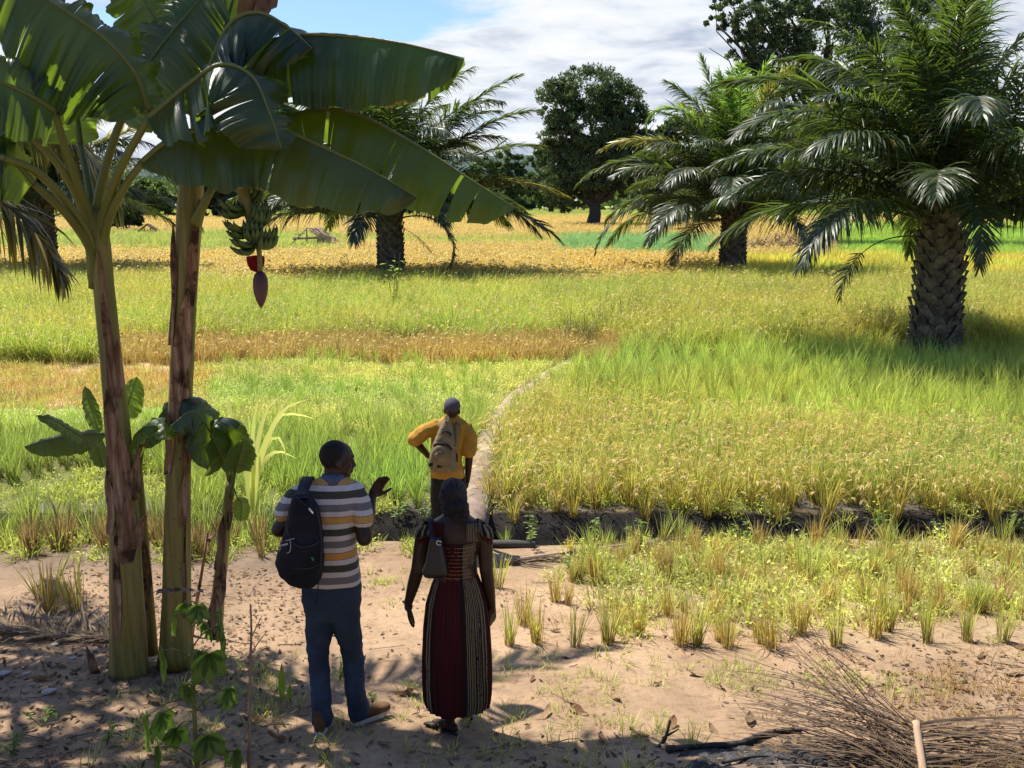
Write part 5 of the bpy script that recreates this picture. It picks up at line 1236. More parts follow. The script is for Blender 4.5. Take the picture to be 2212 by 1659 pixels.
mb = MB(); cc = W(720, 1034, YM); n = 26; th = np.linspace(0, 2 * np.pi, n); g = np.zeros((5, n, 3))
for i, (rx, ry, z) in enumerate(((.062, .060, .026), (.066, .064, .030), (.078, .078, .004), (.088, .088, -.022), (.080, .080, -.022))):
    for j, t_ in enumerate(th):
        g[i, j] = cc + np.array([math.cos(t_) * rx, math.sin(t_) * ry + .01, z + (.012 * math.sin(-t_) if i < 2 else 0) - .03 * max(0, math.sin(t_)) ** 2])
mb.grid(g); mb.build('collar', mat('grey_blue_collar', (.085, .095, .14), .85, .2, .2, 30), man)
mb = MB(); JE = [(1252, 655, 778, .120), (1272, 652, 780, .128), (1295, 653, 781, .122), (1318, 657, 777, .105), (1334, 662, 772, .085)]
mb.loft([ringpx(v, a, b, YM, d) for v, a, b, d in JE], 28, power=2.4)
mb.chain([W(690, 1305, YM), W(689, 1350, YM), W(688, 1420, YM - .01), W(693, 1500, YM - .03), aL + [.0, .055, .075]], [.098, .088, .068, .064, .068])
mb.chain([W(743, 1305, YM), W(749, 1350, YM), W(763, 1420, YM + .05), W(767, 1490, YM + .06), aR + [.005, .045, .085]], [.098, .088, .068, .064, .070])
o = solid(mb, 'jeans', M_JEANS, man, .007, 3); wrinkle(o, .008, 7, (1, 1, 1.6)); wrinkle(o, .004, 18, (.7, .7, 1.5), 3)
shoe('shoe', aL + [0, -.03, .0], (-.12, 1, 0), man); shoe('shoe', aR + [-.035, .0, .0], (.75, .7, 0), man)
# his black backpack on the left shoulder
BAG = [(1064, 640, 668, .05), (1072, 634, 674, .075), (1092, 628, 685, .095), (1115, 622, 692, .105), (1150, 613, 697, .115), (1185, 601, 698, .12), (1212, 594, 698, .125), (1236, 604, 697, .12), (1252, 624, 693, .105), (1263, 645, 684, .06)]
YB1 = 5.575; bc_ = W(648, 1170, YB1)
bag = empty('backpack', bc_, 'black backpack hanging from the left shoulder of the man in stripes', 'backpack')
mb = MB(); mb.loft([ringpx(v, a, b, YB1, d) for v, a, b, d in BAG], 32, power=2.6); o = solid(mb, 'pack_body', M_BLACK, bag, .007, 3); wrinkle(o, .010, 6, (1, 1, .7)); wrinkle(o, .004, 19)
def band(mb, pts, wv, n=24, th=.004):
    Q, _ = spline(pts, n); wv = np.asarray(wv, float); nn = np.cross(np.gradient(Q, axis=0), wv); nn /= np.linalg.norm(nn, axis=1)[:, None]
    mb.grid(np.stack([Q - wv + nn * th, Q + nn * th * 1.6, Q + wv + nn * th, Q + wv - nn * th, Q - wv - nn * th, Q - wv + nn * th], 1))
mb = MB(); band(mb, [W(652, 1078, 5.50), W(655, 1058, 5.62), W(662, 1038, 5.72), W(666, 1031, 5.80), W(668, 1040, 5.89), W(664, 1085, 5.95), W(655, 1150, 5.94), W(648, 1215, 5.80), W(645, 1235, 5.66)], np.array([.034, 0, 0]), 40, .006); mb.build('strap', M_STRAP, bag)
pb = lambda u, v, l=.006: surf(BAG, YB1, u, v, 2.6, l)
mb = MB()
for pl in ([(608, 1169), (617, 1168), (626, 1166), (636, 1163)], [(626, 1168), (628, 1178), (627, 1189), (623, 1194), (599, 1198)], [(605, 1172), (606, 1180), (604, 1191)], [(622, 1237), (632, 1240), (637, 1238)]):
    Q, _ = spline([pb(*q) for q in pl], 14); mb.tube(Q, .0022, 5)
mb.build('piping', M_PIPE, bag)
mb = MB()
for k in range(8):
    u0 = 608 + k * 1.75; v0 = 1180.3 - k * .42; c0, c1 = pb(u0, v0, .007), pb(u0, v0 - 4.2, .007); c2, c3 = pb(u0 + 1.2, v0 - 4.5, .007), pb(u0 + 1.2, v0 - .3, .007)
    mb.quads(np.array([[c0, c3, c2, c1]]))
mb.build('lettering', M_PIPE, bag)
mb = MB()
for pl in (((634, 1078), (626, 1110), (622, 1150), (640, 1178), (668, 1180), (690, 1170)), ((684, 1098), (692, 1140), (694, 1190), (690, 1235)), ((604, 1215), (630, 1226), (665, 1228), (692, 1218))):
    Q, _ = spline([pb(u, v, .003) for u, v in pl], 24); mb.tube(Q, .0042, 6)
mb.build('seam', mat('seam_tape', (.022, .024, .028), .6, .3, .2, 30), bag)
mb = MB(); Q, _ = spline([pb(u, v, .008) for u, v in ((636, 1070), (646, 1080), (657, 1089), (668, 1099))], 14); mb.tube(Q, .005, 6); mb.build('cord', M_STRAP, bag)
mb = MB(); a, b = pb(668, 1099, .010), pb(675, 1108, .010); mb.capsule(a, b, .005, .006); mb.build('zip_pull', M_METAL, bag)
mb = MB(); mb.quads(np.array([[pb(671, 1205, .008), pb(675, 1203, .008), pb(679, 1209, .008), pb(676, 1212, .008)]])); mb.build('green_tag', mat('green_tag', (.03, .16, .09), .6, .3, .1, 20), bag)
mb = MB(); Q, _ = spline([W(688, 1250, 5.5), W(686, 1280, 5.62), W(680, 1310, 5.66)], 10); mb.tube(Q, .0035, 5); mb.build('loose_strap', M_STRAP, bag)

# --- woman in the long dress
YW = 5.76
g2 = G(985, 1590); wom = empty('person', g2, 'woman in long dark red and striped dress with black hair tied back', 'person')
fw = unit((.10, 1, -.12)); hw = W(980, 1070, YW)
mb = MB(); head(mb, hw, fw, s=.96)
mb.capsule(hw - fw * .03 - np.array([0, 0, .04]), W(984, 1128, YW), .050, .056)
TOR = [(1104, 964, 1004, .050), (1116, 950, 1018, .062), (1128, 930, 1036, .078), (1142, 918, 1048, .090), (1168, 932, 1036, .104), (1200, 942, 1029, .104), (1240, 940, 1032, .110), (1290, 930, 1044, .12)]
mb.loft([ringpx(v, a, b, YW, d) for v, a, b, d in TOR], 28, power=2.3)
sL, eL, wL = W(915, 1152, YW), W(903, 1228, YW - .01), W(882, 1303, YW + .05); sR, eR, wR = W(1047, 1150, YW), W(1050, 1228, YW - .02), W(1062, 1310, YW + .03)
mb.chain([sL, eL, (eL + wL) / 2, wL], [.050, .042, .038, .026]); mb.chain([sR, eR, (eR + wR) / 2, wR], [.050, .042, .038, .026])
hand(mb, wL, (.02, .12, -1), (1, .15, .1), 1, .26, .95, .02, .62); hand(mb, wR, (.03, .1, -1), (-.8, .6, 0), -1, .28, .95, .02, .5)
hl = G(986, 1588); hr = G(1018, 1560)
mb.chain([W(965, 1300, YW), W(965, 1430, YW), hl + [-.03, .07, .10]], [.08, .055, .036]); mb.chain([W(1010, 1300, YW), W(1012, 1430, YW + .05), hr + [-.02, .06, .11]], [.08, .055, .036])
def foot(mb, h, d, z0=.012):
    d = unit((d[0], d[1], 0)); s = np.array([-d[1], d[0], 0]); h = np.asarray(h) + [0, 0, z0]
    mb.chain([h + d * .02 + [0, 0, .03], h + d * .10 + [0, 0, .036], h + d * .17 + [0, 0, .02]], [.031, .032, .022])
    for k in range(5):
        x = (.030, .012, -.004, -.019, -.032)[k]; mb.chain([h + d * .15 + s * x * .8 + [0, 0, .018], h + d * (.225 - .012 * k * (k > 0)) + s * x + [0, 0, .010]], [.014, .0105 if k == 0 else .0085])
    mb.chain([h + d * .05 + [0, 0, .04], h + d * .06 + [0, 0, .11]], [.036, .035])
foot(mb, hl, (-.75, .5)); foot(mb, hr, (-.35, .9), .035)
solid(mb, 'body', M_SKIN, wom, .0055, 2)
mb = MB(); s_w = np.cross(fw, [0, 0, 1.]); mb.ell(hw + np.array([0, 0, .012]) - fw * .016, (.098, .081, .098), (fw, s_w, np.cross(s_w, fw)), 26)
mb.ell(hw + np.array([.010, -.068, -.045]), (.055, .050, .05)); mb.ell(hw + np.array([.052, -.085, -.045]), (.045, .046, .044)); mb.ell(hw + np.array([.070, -.085, -.075]), (.032, .038, .036)); mb.ell(hw + np.array([.03, -.075, -.085]), (.035, .035, .025))
mb.ell(hw + np.array([.0, -.055, -.06]), (.072, .048, .07)); mb.ell(hw + np.array([.03, -.075, -.11]), (.045, .035, .035))
o = solid(mb, 'hair', M_HAIR, wom, .005, 1); wrinkle(o, .006, 30, (2.4, .6, .8)); wrinkle(o, .005, 60)
def dress_mat():
    m = bpy.data.materials.new('wax_print_cotton'); m.use_nodes = True; t = NT(m.node_tree); t.n.clear(); tc = t.new('ShaderNodeTexCoord')
    d = t.sep(t.attr('dat').outputs['Vector'])               # x: place across the panels 0..1, y: height 0..1, z: 1 bodice
    wob = t.math('MULTIPLY', t.math('SUBTRACT', t.noise(tc.outputs['Object'], 5, 3, .6), .5), .035)
    s = t.math('ADD', d[0], wob)
    st = t.noise(t.comb(t.math('MULTIPLY', s, 52.0), t.math('MULTIPLY', d[1], 1.3), 0.0), 1.0, 2, .5)
    brk = t.noise(tc.outputs['Object'], 60, 2, .5)
    cream = t.math('MULTIPLY', t.maprange(t.math('FRACT', t.math('MULTIPLY', s, 36.0)), .50, .58), t.maprange(t.math('ADD', st, t.math('MULTIPLY', brk, .5)), .60, .68))
    print_ = t.mix(cream, (.010, .009, .008), (.21, .17, .095))
    rs = t.noise(t.comb(t.math('MULTIPLY', s, 90.0), t.math('MULTIPLY', d[1], 2.0), 0.0), 1.0, 3, .6)
    red = t.ramp(rs, [(.30, (.008, .003, .003)), (.45, (.036, .005, .006)), (.62, (.065, .009, .009)), (.75, (.045, .016, .015))])
    isred = t.ramp(d[0], [(0, 1.0), (.03, 0.0), (.165, 1.0), (.58, 0.0), (.95, 1.0)], 'CONSTANT')
    isblk = t.ramp(d[0], [(0, 0.0), (.03, 0.0), (.135, 1.0), (.165, 0.0), (.58, 1.0), (.64, 0.0)], 'CONSTANT')
    c = t.mix(isred, print_, red); c = t.mix(isblk, c, (.010, .008, .008))
    sm = t.math('FRACT', t.math('MULTIPLY', d[1], 9.0)); line = t.math('MULTIPLY', t.math('MULTIPLY', t.math('LESS_THAN', sm, .14), t.math('GREATER_THAN', brk, .42)), t.math('GREATER_THAN', d[2], .5))
    c = t.mix(line, c, (.30, .15, .07))
    return finish(m, t, c, .85, .2, bump=.3, bumpsock=t.noise(tc.outputs['Object'], 70, 3, .6), trans=.10, tcol=c)
M_DRESS = dress_mat()
def cloth_loft(mb, rows, Y, nv, nu, pleat=0.0, npl=22, z=0.0, seed=0, power=2.2):
    """rows (v, ul, ur, depth) top to bottom; dat x runs across the back from left edge to right and again over the front"""
    vs = np.linspace(rows[0][0], rows[-1][0], nv); R_ = np.array(rows, float); g = np.zeros((nv, nu, 3)); D = np.zeros((nv, nu, 3)); th = np.linspace(0, 2 * np.pi, nu)
    for i, v in enumerate(vs):
        a, b, d = (np.interp(v, R_[:, 0], R_[:, k]) for k in (1, 2, 3)); f = i / (nv - 1)
        A, B = W(a, v, Y), W(b, v, Y); c = (A + B) / 2; hx = (B[0] - A[0]) / 2
        for j, t_ in enumerate(th):
            cx, sy = math.cos(t_), math.sin(t_); k = 1 + pleat * (.25 + .75 * f) * (math.sin(npl * t_ + 1.5 * math.sin(3 * t_ + seed) + f * 1.2) * .6 + .4 * math.sin(npl * .43 * t_ + seed + f))
            g[i, j] = c + np.array([np.sign(cx) * abs(cx) ** (2 / power) * hx * k, np.sign(sy) * abs(sy) ** (2 / power) * d * k, 0])
            D[i, j] = (cx * .5 + .5 if sy <= 0 else cx * .5 + .5, 1 - f, z)
    mb.grid(g, D)
SK = [(1232, 944, 1029, .105), (1262, 932, 1041, .125), (1300, 921, 1051, .145), (1350, 916, 1057, .16), (1420, 914, 1061, .175), (1470, 915, 1062, .175), (1500, 917, 1061, .18), (1520, 921, 1057, .175)]
mb = MB(); cloth_loft(mb, SK, YW, 60, 181, .055, 26, 0.0, 2); o = mb.build('skirt', M_DRESS, wom)
for v in o.data.vertices:                                   # the hem lifts over the stepping right foot and drops at the left heel
    q = v.co
    wgt = max(0, 1 - (q.z - .0) / .55) ** 2; xx = q.x + g2[0]
    q.z += wgt * (-.035 * math.exp(-((xx - hl[0] + .02) / .10) ** 2) + .030 * math.exp(-((xx - hr[0] + .02) / .09) ** 2))
BO = [(1164, 936, 1035, .114), (1190, 941, 1031, .114), (1215, 944, 1028, .110), (1236, 943, 1030, .112)]
mb = MB(); cloth_loft(mb, BO, YW, 30, 91, .012, 30, 1.0, 1, 2.3); mb.build('bodice', M_DRESS, wom)
tor = [(v, a, b, d) for v, a, b, d in TOR]
for (edge, s0, s1) in (((924, 956), .33, .56), ((1008, 1042), .66, .93)):
    mb = MB(); nA = 16; g = np.zeros((nA, 12, 3)); D = np.zeros((nA, 12, 3))
    for i, f in enumerate(np.linspace(0, 1, nA)):
        for j, x in enumerate(np.linspace(0, 1, 12)):
            u = edge[0] + (edge[1] - edge[0]) * x
            if f < .62:
                v = np.interp(f, [0, .62], [1170, 1126 + (3 if edge[0] < 980 else 2)]); uu = u + (980 - u) * -.02 * f
                g[i, j] = surf(tor, YW, uu, v + abs(x - .5) * 2 * f, 2.3, .008)
            else:
                v = np.interp(f, [.62, .8, 1], [1127, 1124, 1160]); q = W(u, v, YW); g[i, j] = q + [0, np.interp(f, [.62, .8, 1], [-.045, .02, .085]), np.interp(f, [.62, .8, 1], [0.0, .0, 0])]
            D[i, j] = (s0 + (s1 - s0) * x, f, 0)
    mb.grid(g, D); mb.build('shoulder_yoke', M_DRESS, wom)
for (u, v, sgn) in ((917, 1148, -1), (1045, 1147, 1)):
    mb = MB(); c = W(u, v, YW - .005); n, k = 14, 28; g = np.zeros((n, k, 3)); D = np.zeros((n, k, 3)); a_ = np.linspace(0, 2 * np.pi, k)
    for i, f in enumerate(np.linspace(0, 1, n)):
        rr = .031 + .027 * math.sin(min(1, f * 1.15) * math.pi * .86); cc = c + np.array([sgn * (.028 * f - .014), 0, .058 - .118 * f])
        for j, t_ in enumerate(a_):
            kx = 1 + .06 * math.sin(t_ * 9) * f; g[i, j] = cc + np.array([math.cos(t_) * rr * kx, math.sin(t_) * rr * 1.08 * kx, sgn * -math.cos(t_) * .02 * 1])
            D[i, j] = (.70 + .22 * (t_ / 6.283) if f < .62 else .42, f, 0)
    mb.grid(g, D); mb.build('puff_sleeve', M_DRESS, wom)
for h, d, z0 in ((hl, (-.75, .5), 0), (hr, (-.35, .9), .02)):
    mb = MB(); d = unit((*d, 0)); s = np.array([-d[1], d[0], 0]); out = []
    for t_ in np.linspace(0, 2 * np.pi, 22, endpoint=False):
        a = .115 + .128 * math.cos(t_); out.append(np.asarray(h) + d * a + s * math.sin(t_) * (.036 + .012 * math.cos(t_)) + [0, 0, z0])
    out = np.array(out); i = mb.grid(np.array([out, out + [0, 0, .014]]), None, True); mb.fan(i[-1], out.mean(0) + [0, 0, .014])
    Q, _ = spline([np.asarray(h) + d * .13 + s * .036 + [0, 0, z0 + .02], np.asarray(h) + d * .155 + s * .02 + [0, 0, z0 + .055], np.asarray(h) + d * .185 + s * .012 + [0, 0, z0 + .03]], 8); mb.tube(Q, .006, 5)
    Q, _ = spline([np.asarray(h) + d * .13 - s * .036 + [0, 0, z0 + .02], np.asarray(h) + d * .155 - s * .01 + [0, 0, z0 + .055], np.asarray(h) + d * .185 + s * .012 + [0, 0, z0 + .03]], 8); mb.tube(Q, .006, 5)
    mb.build('sandal', M_DARKSHOE, wom)
mb = MB(); th = np.linspace(0, 2 * np.pi, 20); c = wL + np.array([.0, 0, .012]); mb.tube([c + np.array([math.cos(q) * .030, math.sin(q) * .030, .004 * math.cos(q)]) for q in th], .004, 6, cap=False); mb.build('bracelet', M_DARKSHOE, wom)
# her handbag
HB = [(1164, 930, 954, .035), (1190, 925, 959, .05), (1218, 917, 964, .06), (1234, 911, 967, .06), (1244, 916, 962, .04)]
YH = 5.585; hbg = empty('handbag', W(940, 1208, YH), 'black leather handbag on the left shoulder of the woman', 'handbag')
mb = MB(); mb.loft([ringpx(v, a, b, YH, d) for v, a, b, d in HB], 28, power=3.0); o = solid(mb, 'bag_body', mat('black_leather', (.010, .010, .011), .45, .45, .3, 10, bump=.25, bump_scale=80), hbg, .006, 2); wrinkle(o, .004, 9)
mb = MB(); band(mb, [W(936, 1170, YH - .03), W(932, 1150, 5.64), W(929, 1130, 5.66), W(929, 1119, 5.74), W(930, 1128, 5.84), W(936, 1165, 5.80), W(944, 1175, YH + .04)], np.array([.013, 0, 0]), 30, .004); mb.build('strap', M_STRAP, hbg)
mb = MB(); c = surf(HB, YH, 948, 1173, 3, .008); th = np.linspace(.2, 5.6, 16); mb.tube([c + np.array([math.cos(q) * .013, 0, math.sin(q) * .013]) for q in th], .0026, 6); mb.build('ring', M_METAL, hbg)

# --- man ahead on the log bridge
YO = 10.3
g3 = np.array([W(972, 1190, YO)[0], YO, 0.0]); g3[2] = .13
m3 = empty('person', g3, 'man in mustard yellow shirt and purple grey cap standing ahead with hand on hip', 'person')
f3 = unit((.15, 1, -.15)); h3 = W(977, 884, YO)
mb = MB(); head(mb, h3, f3); nk = W(975, 912, YO); mb.capsule(h3 - f3 * .025 - np.array([0, 0, .04]), nk, .055, .062)
mb.chain([nk, W(972, 950, YO), W(968, 1030, YO)], [.08, .11, .11])
sL, eL, wL = W(945, 916, YO), W(895, 951, YO - .06), W(926, 985, YO + .05); sR, eR, wR = W(1010, 924, YO), W(1014, 980, YO - .02), W(1010, 1034, YO + .14)
mb.chain([nk, sL, eL], [.05, .055, .046]); mb.chain([eL, (eL + wL) / 2, wL], [.045, .040, .029]); mb.chain([nk, sR, eR], [.05, .055, .045]); mb.chain([eR, (eR + wR) / 2, wR], [.044, .039, .029])
hand(mb, wL, (.9, .2, -.3), (0, -.6, -.8), 1, .3); hand(mb, wR, (-.1, .4, -.9), (-.9, -.2, 0), 1, .35)
for k, u in enumerate((950, 990)): mb.chain([W(u, 1040, YO), W(u, 1105, YO + .03), g3 + [(-.10, .11)[k], .05, .10]], [.08, .055, .04])
solid(mb, 'body', M_SKIN, m3, .006, 2)
mb = MB(); sd = np.cross(f3, [0, 0, 1.]); mb.ell(h3 + np.array([0, 0, .034]) - f3 * .006, (.107, .086, .092), (f3, sd, np.cross(sd, f3)), 26); mb.ell(h3 + f3 * .12 + np.array([0, 0, .028]), (.055, .07, .012), (f3, sd, np.cross(sd, f3)))
m_cap = mat('purple_grey_cap', (.070, .058, .078), .85, .2, .2, 40, bump=.2, bump_scale=150)
o = solid(mb, 'cap', m_cap, m3, .006, 2)
mb = MB(); SH3 = [(897, 961, 990, .055), (906, 948, 1001, .075), (915, 938, 1013, .095), (935, 932, 1014, .12), (965, 931, 1000, .128), (1000, 930, 998, .13), (1029, 929, 1004, .145)]
mb.loft([ringpx(v, a, b, YO, d) for v, a, b, d in SH3], 30, power=2.4)
mb.chain([W(945, 920, YO), W(920, 931, YO - .03), W(897, 949, YO - .055)], [.078, .085, .082]); mb.chain([W(1005, 925, YO), W(1012, 942, YO - .01), W(1013, 972, YO - .025)], [.08, .088, .088])
o = solid(mb, 'shirt', mat('mustard_cotton', (.45, .245, .040), .9, .15, .25, 7, bump=.25, bump_scale=120, trans=.10, tcol=(.5, .28, .04)), m3, .009, 3); wrinkle(o, .010, 7, (1, 1, .8)); wrinkle(o, .006, 17, (1, 1, .8), 4)
mb = MB(); cc = W(976, 906, YO); g = np.zeros((4, 24, 3))
for i, (r_, z) in enumerate(((.062, .036), (.068, .040), (.082, .012), (.094, -.012))):
    for j, t_ in enumerate(np.linspace(0, 2 * np.pi, 24)): g[i, j] = cc + np.array([math.cos(t_) * r_, math.sin(t_) * r_, z - .035 * max(0, math.sin(t_))])
mb.grid(g); mb.build('collar', bpy.data.materials['mustard_cotton'], m3)
mb = MB(); mb.loft([ringpx(v, a, b, YO, d) for v, a, b, d in ((1024, 931, 1004, .125), (1042, 929, 1006, .135), (1060, 929, 1008, .13))], 26, power=2.4)
mb.chain([W(948, 1058, YO), W(947, 1105, YO + .02), g3 + [-.10, .04, .06]], [.098, .082, .075]); mb.chain([W(988, 1058, YO), W(990, 1105, YO + .03), g3 + [.11, .06, .06]], [.098, .082, .075])
o = solid(mb, 'trousers', M_TROUS, m3, .009, 3); wrinkle(o, .012, 7)
shoe('shoe', g3 + [-.10, -.03, -.02], (-.15, 1, 0), m3, m=M_DARKSHOE); shoe('shoe', g3 + [.11, .0, -.02], (.15, 1, 0), m3, m=M_DARKSHOE)
# his khaki backpack
KB = [(900, 962, 969, .03), (910, 957, 973, .05), (922, 951, 977, .07), (940, 943, 981, .085), (960, 935, 984, .10), (985, 928, 987, .11), (1005, 926, 988, .11), (1018, 931, 986, .08)]
YK = 10.12; kb = empty('backpack', W(957, 965, YK), 'khaki backpack worn by the man in the yellow shirt', 'backpack')
M_KHAKI = mat('khaki_canvas', (.20, .155, .085), .9, .2, .3, 12, bump=.3, bump_scale=90)
mb = MB(); mb.loft([ringpx(v, a, b, YK, d) for v, a, b, d in KB], 28, power=2.5); o = solid(mb, 'pack_body', M_KHAKI, kb, .008, 2); wrinkle(o, .006, 12)
pk = lambda u, v, l=.006: surf(KB, YK, u, v, 2.5, l)
mb = MB(); c = pk(952, 985, .0); mb.ell(c, (.10, .035, .115), None, 22); o = solid(mb, 'front_pocket', M_KHAKI, kb, .007, 1)
mb = MB(); mb.ell(pk(950, 985, .03), (.055, .02, .05), None, 16); solid(mb, 'small_pocket', M_KHAKI, kb, .006, 1)
mb = MB()
for pl in ([(937, 962), (946, 958), (958, 958), (970, 964), (976, 972)], [(955, 934), (962, 931), (970, 935), (975, 941)]):
    Q, _ = spline([pk(*q) for q in pl], 14); mb.tube(Q, .011, 6)
Q, _ = spline([pk(942, 975, .06), pk(950, 978, .065), pk(958, 977, .06)], 8); mb.tube(Q, .006, 6)
mb.build('zip', M_STRAP, kb)
for (u, v) in ((930, 1003), (949, 1006)):
    mb = MB(); mb.box(pk(u, v, .012), (.022, .01, .02)); mb.build('buckle', M_STRAP, kb)
mb = MB(); band(mb, [pk(980, 962, -.02), W(985, 950, YO - .16), W(986, 925, YO - .13), W(988, 909, YO - .02), W(990, 920, YO + .11)], np.array([.024, 0, 0]), 24, .006); band(mb, [W(956, 935, YO - .155), W(952, 915, YO - .10), W(950, 909, YO), W(948, 920, YO + .11)], np.array([.024, 0, 0]), 20, .006); mb.build('strap', M_KHAKI, kb)
mb = MB(); Q, _ = spline([pk(963, 912, .0), W(961, 903, YK - .02), W(965, 899, YK - .01), W(969, 903, YK - .02), pk(967, 912, .0)], 14); mb.tube(Q, .008, 6); mb.build('loop', M_KHAKI, kb)
mb = MB(); mb.ell(W(982, 990, YO - .19), (.035, .03, .075)); mb.ell(W(980, 975, YO - .18), (.018, .02, .06)); o = solid(mb, 'hanging_pouch', M_BLACK, kb, .006, 1); wrinkle(o, .01, 20)
# ---------------------------------------------------------------- ditch crossing, clumps, weeds and litter of the foreground
M_LOG = mat('worn_log', (.25, .185, .135), .9, .2, .35, 5, bump=.7, bump_scale=35)
mb = MB(); a, b = np.array([*G(985, 1206)[:2], .06]), np.array([*PATH[3], -.02]); n = 60; Q = a + (b - a) * np.linspace(0, 1, n)[:, None]; Q[:, 0] += .05 * np.sin(np.linspace(0, 3, n))
mb.tube(Q, .205 + .006 * np.sin(np.arange(n) * 1.7) + .004 * rng.normal(0, 1, n), 20)
tag(mb.build('log_bridge', M_LOG, None, origin=a), 'thick ringed palm log laid across the dark ditch as a footbridge', 'log')
mb = MB(); q = G(1112, 1182); mb.tube([q + [-.30, .03, .03], q + [0, 0, .035], q + [.22, -.02, .03]], [.04, .045, .04], 14)
tag(mb.build('log', mat('grey_log', (.07, .064, .058), .8, .2, .3, 8, bump=.4), None, origin=q), 'short dark grey log lying at the ditch edge right of the woman', 'log')

M_FRONT = grass_mat('sprouting_stubble', (.34, .40, .06)); M_FRONTG = grass_mat('golden_front_rice', (.36, .34, .055)); M_GAPSHADE = grass_mat('gap_shade_blades', (.045, .065, .014)); M_CANE = grass_mat('cane_leaves', (.60, .66, .22))
def things(name, cat, group, kind, spots, m, label, size=1.0, nvar=6, seed=0):
    rg = np.random.default_rng(seed + 900); ms = []
    for k in range(nvar):
        me = clump(kind, 700 + seed * 31 + k).mesh(name); me.materials.append(m); ms.append(me)
    for i, (u, v) in enumerate(spots):
        p = G(u, v); o = bpy.data.objects.new(name, ms[i % nvar]); COL.objects.link(o); o.location = p - [0, 0, .01]; s_ = size * rg.uniform(.85, 1.15)
        o.scale = (s_ * rg.uniform(.85, 1.2), s_ * rg.uniform(.85, 1.2), s_); o.rotation_euler = (rg.normal(0, .05), rg.normal(0, .05), rg.uniform(0, 6.28)); tag(o, label, cat, group)
things('rice_clump', 'rice plant', 'rice clumps in the front row on the far ditch bank', 'gold', [(1050 + 47 * k + rng.normal(0, 7), 1098 + rng.normal(0, 7)) for k in range(26)], M_FRONTG, 'golden rice clump rooted in the front row on the far bank of the ditch', 1.0, 8, 1)
things('rice_clump', 'rice plant', 'rice clumps hanging at the ditch edge', 'gold', [(1075 + 150 * k + rng.normal(0, 26), 1122 + rng.normal(0, 4)) for k in range(8)], M_FRONTG, 'ragged rice clump leaning over the black edge of the ditch', .8, 6, 2)
FS = 'stubble clumps along the sand'
things('rice_stubble', 'stubble', FS, 'sprout', [(1101, 1392), (1243, 1398), (1314, 1390), (1505, 1392), (1806, 1392), (2003, 1388), (2088, 1386), (2166, 1386), (1920, 1362), (1075, 1270)], M_FRONT, 'green sprouting rice stubble clump in the front row along the bare sand', 1.0, 6, 3)
things('rice_stubble', 'stubble', FS, 'stubble', [(1160, 1386), (1380, 1372), (1472, 1392), (1574, 1398), (1640, 1388), (1662, 1400), (1724, 1370), (1890, 1376), (1132, 1350), (1200, 1300), (1290, 1262), (1440, 1330)], M_FRONT, 'brown cut rice stubble clump in the front row along the bare sand', 1.1, 6, 4)
things('straw_bundle', 'stubble', 'straw bundles left of the bananas', 'stubble', [(106, 1322), (164, 1318)], M_FRONT, 'upright bundle of dry stubble on the bare ground left of the banana trees', 1.5, 2, 5)
things('reed_clump', 'reeds', 'grass clumps darkened as the shady gap at the path end', 'tall', [(1300, 735), (1330, 728), (1355, 722), (1262, 752), (1225, 760), (1400, 718)], M_GAPSHADE, 'grass clump coloured dark as the shadowy gap where path meets the olive rice', 1.15, 4, 6)  # dark tint stands for the shady gap in the tall rice

x_ = lambda u, v: G(u, v)
def region(u0, u1, v0, v1, n):
    out = np.array([G(u, v)[:2] for u, v in zip(rng.uniform(u0, u1, n), rng.uniform(v0, v1, n) if np.isscalar(v0) else v0)])
    return out
def near_scatter(name, label, cat, kind, P, size, tint, dens=None, **kw):
    x, y = P[:, 0], P[:, 1]; N = len(x)
    t3 = np.array(tint) * (1 + .2 * nz(x, y, 1.0, 91) + .12 * rng.normal(0, 1, N))[:, None]
    scatter(name, label, cat, kind, np.c_[x, y, gz(x, y) - .008], size * (1 + .2 * rng.normal(0, 1, N)).clip(.4, 1.6), t3.clip(.01, 1), .12, **kw)
def box_pts(x0, x1, y0, y1, dens, f=None):
    n = int((x1 - x0) * (y1 - y0) * dens); x, y = rng.uniform(x0, x1, n), rng.uniform(y0, y1, n)
    if f is not None: k = rng.random(n) < f(x, y); x, y = x[k], y[k]
    return np.c_[x, y]
edgeR = lambda x, y: np.clip((y - 7.35 - .35 * nz(x, y, .9, 92)) / 1.0, 0, 1) * np.clip((x - .28 - .18 * nz(x, y, 1.1, 93) - .10 * np.clip(y - 8, 0, 3)) / .5, 0, 1) * (y < 10.5)
near_scatter('stubble_weeds', 'light green weeds between the cut stubble on the near side of the ditch', 'weeds', 'low', box_pts(.1, 7, 7.0, 10.75, 32, lambda x, y: edgeR(x, y) * (.55 + .45 * nz(x, y, 1.2, 94))), .9, (.40, .46, .11))
near_scatter('cut_stubble', 'rows of brown cut rice stubble on the near side of the ditch', 'stubble', 'stubble', box_pts(.1, 7, 7.3, 10.7, 6.5, edgeR), .8, (.36, .34, .10))
near_scatter('green_sprouts', 'thin green sprouts among the stubble on the near side of the ditch', 'grass', 'sprout', box_pts(.1, 7, 7.5, 10.7, 4, edgeR), .72, (.31, .37, .08))
near_scatter('straw_litter', 'flattened straw between the stubble on the near side of the ditch', 'straw', 'straw', box_pts(.1, 7, 7.2, 10.7, 14, edgeR), .7, (.36, .36, .08))
near_scatter('ditch_weeds', 'green weeds and grass leaning into the dark ditch', 'weeds', 'green', box_pts(-2.6, 7, 10.4, 10.8, 3.5, lambda x, y: .45 + .5 * nz(x, y, 1.1, 95)), .32, (.30, .42, .06))
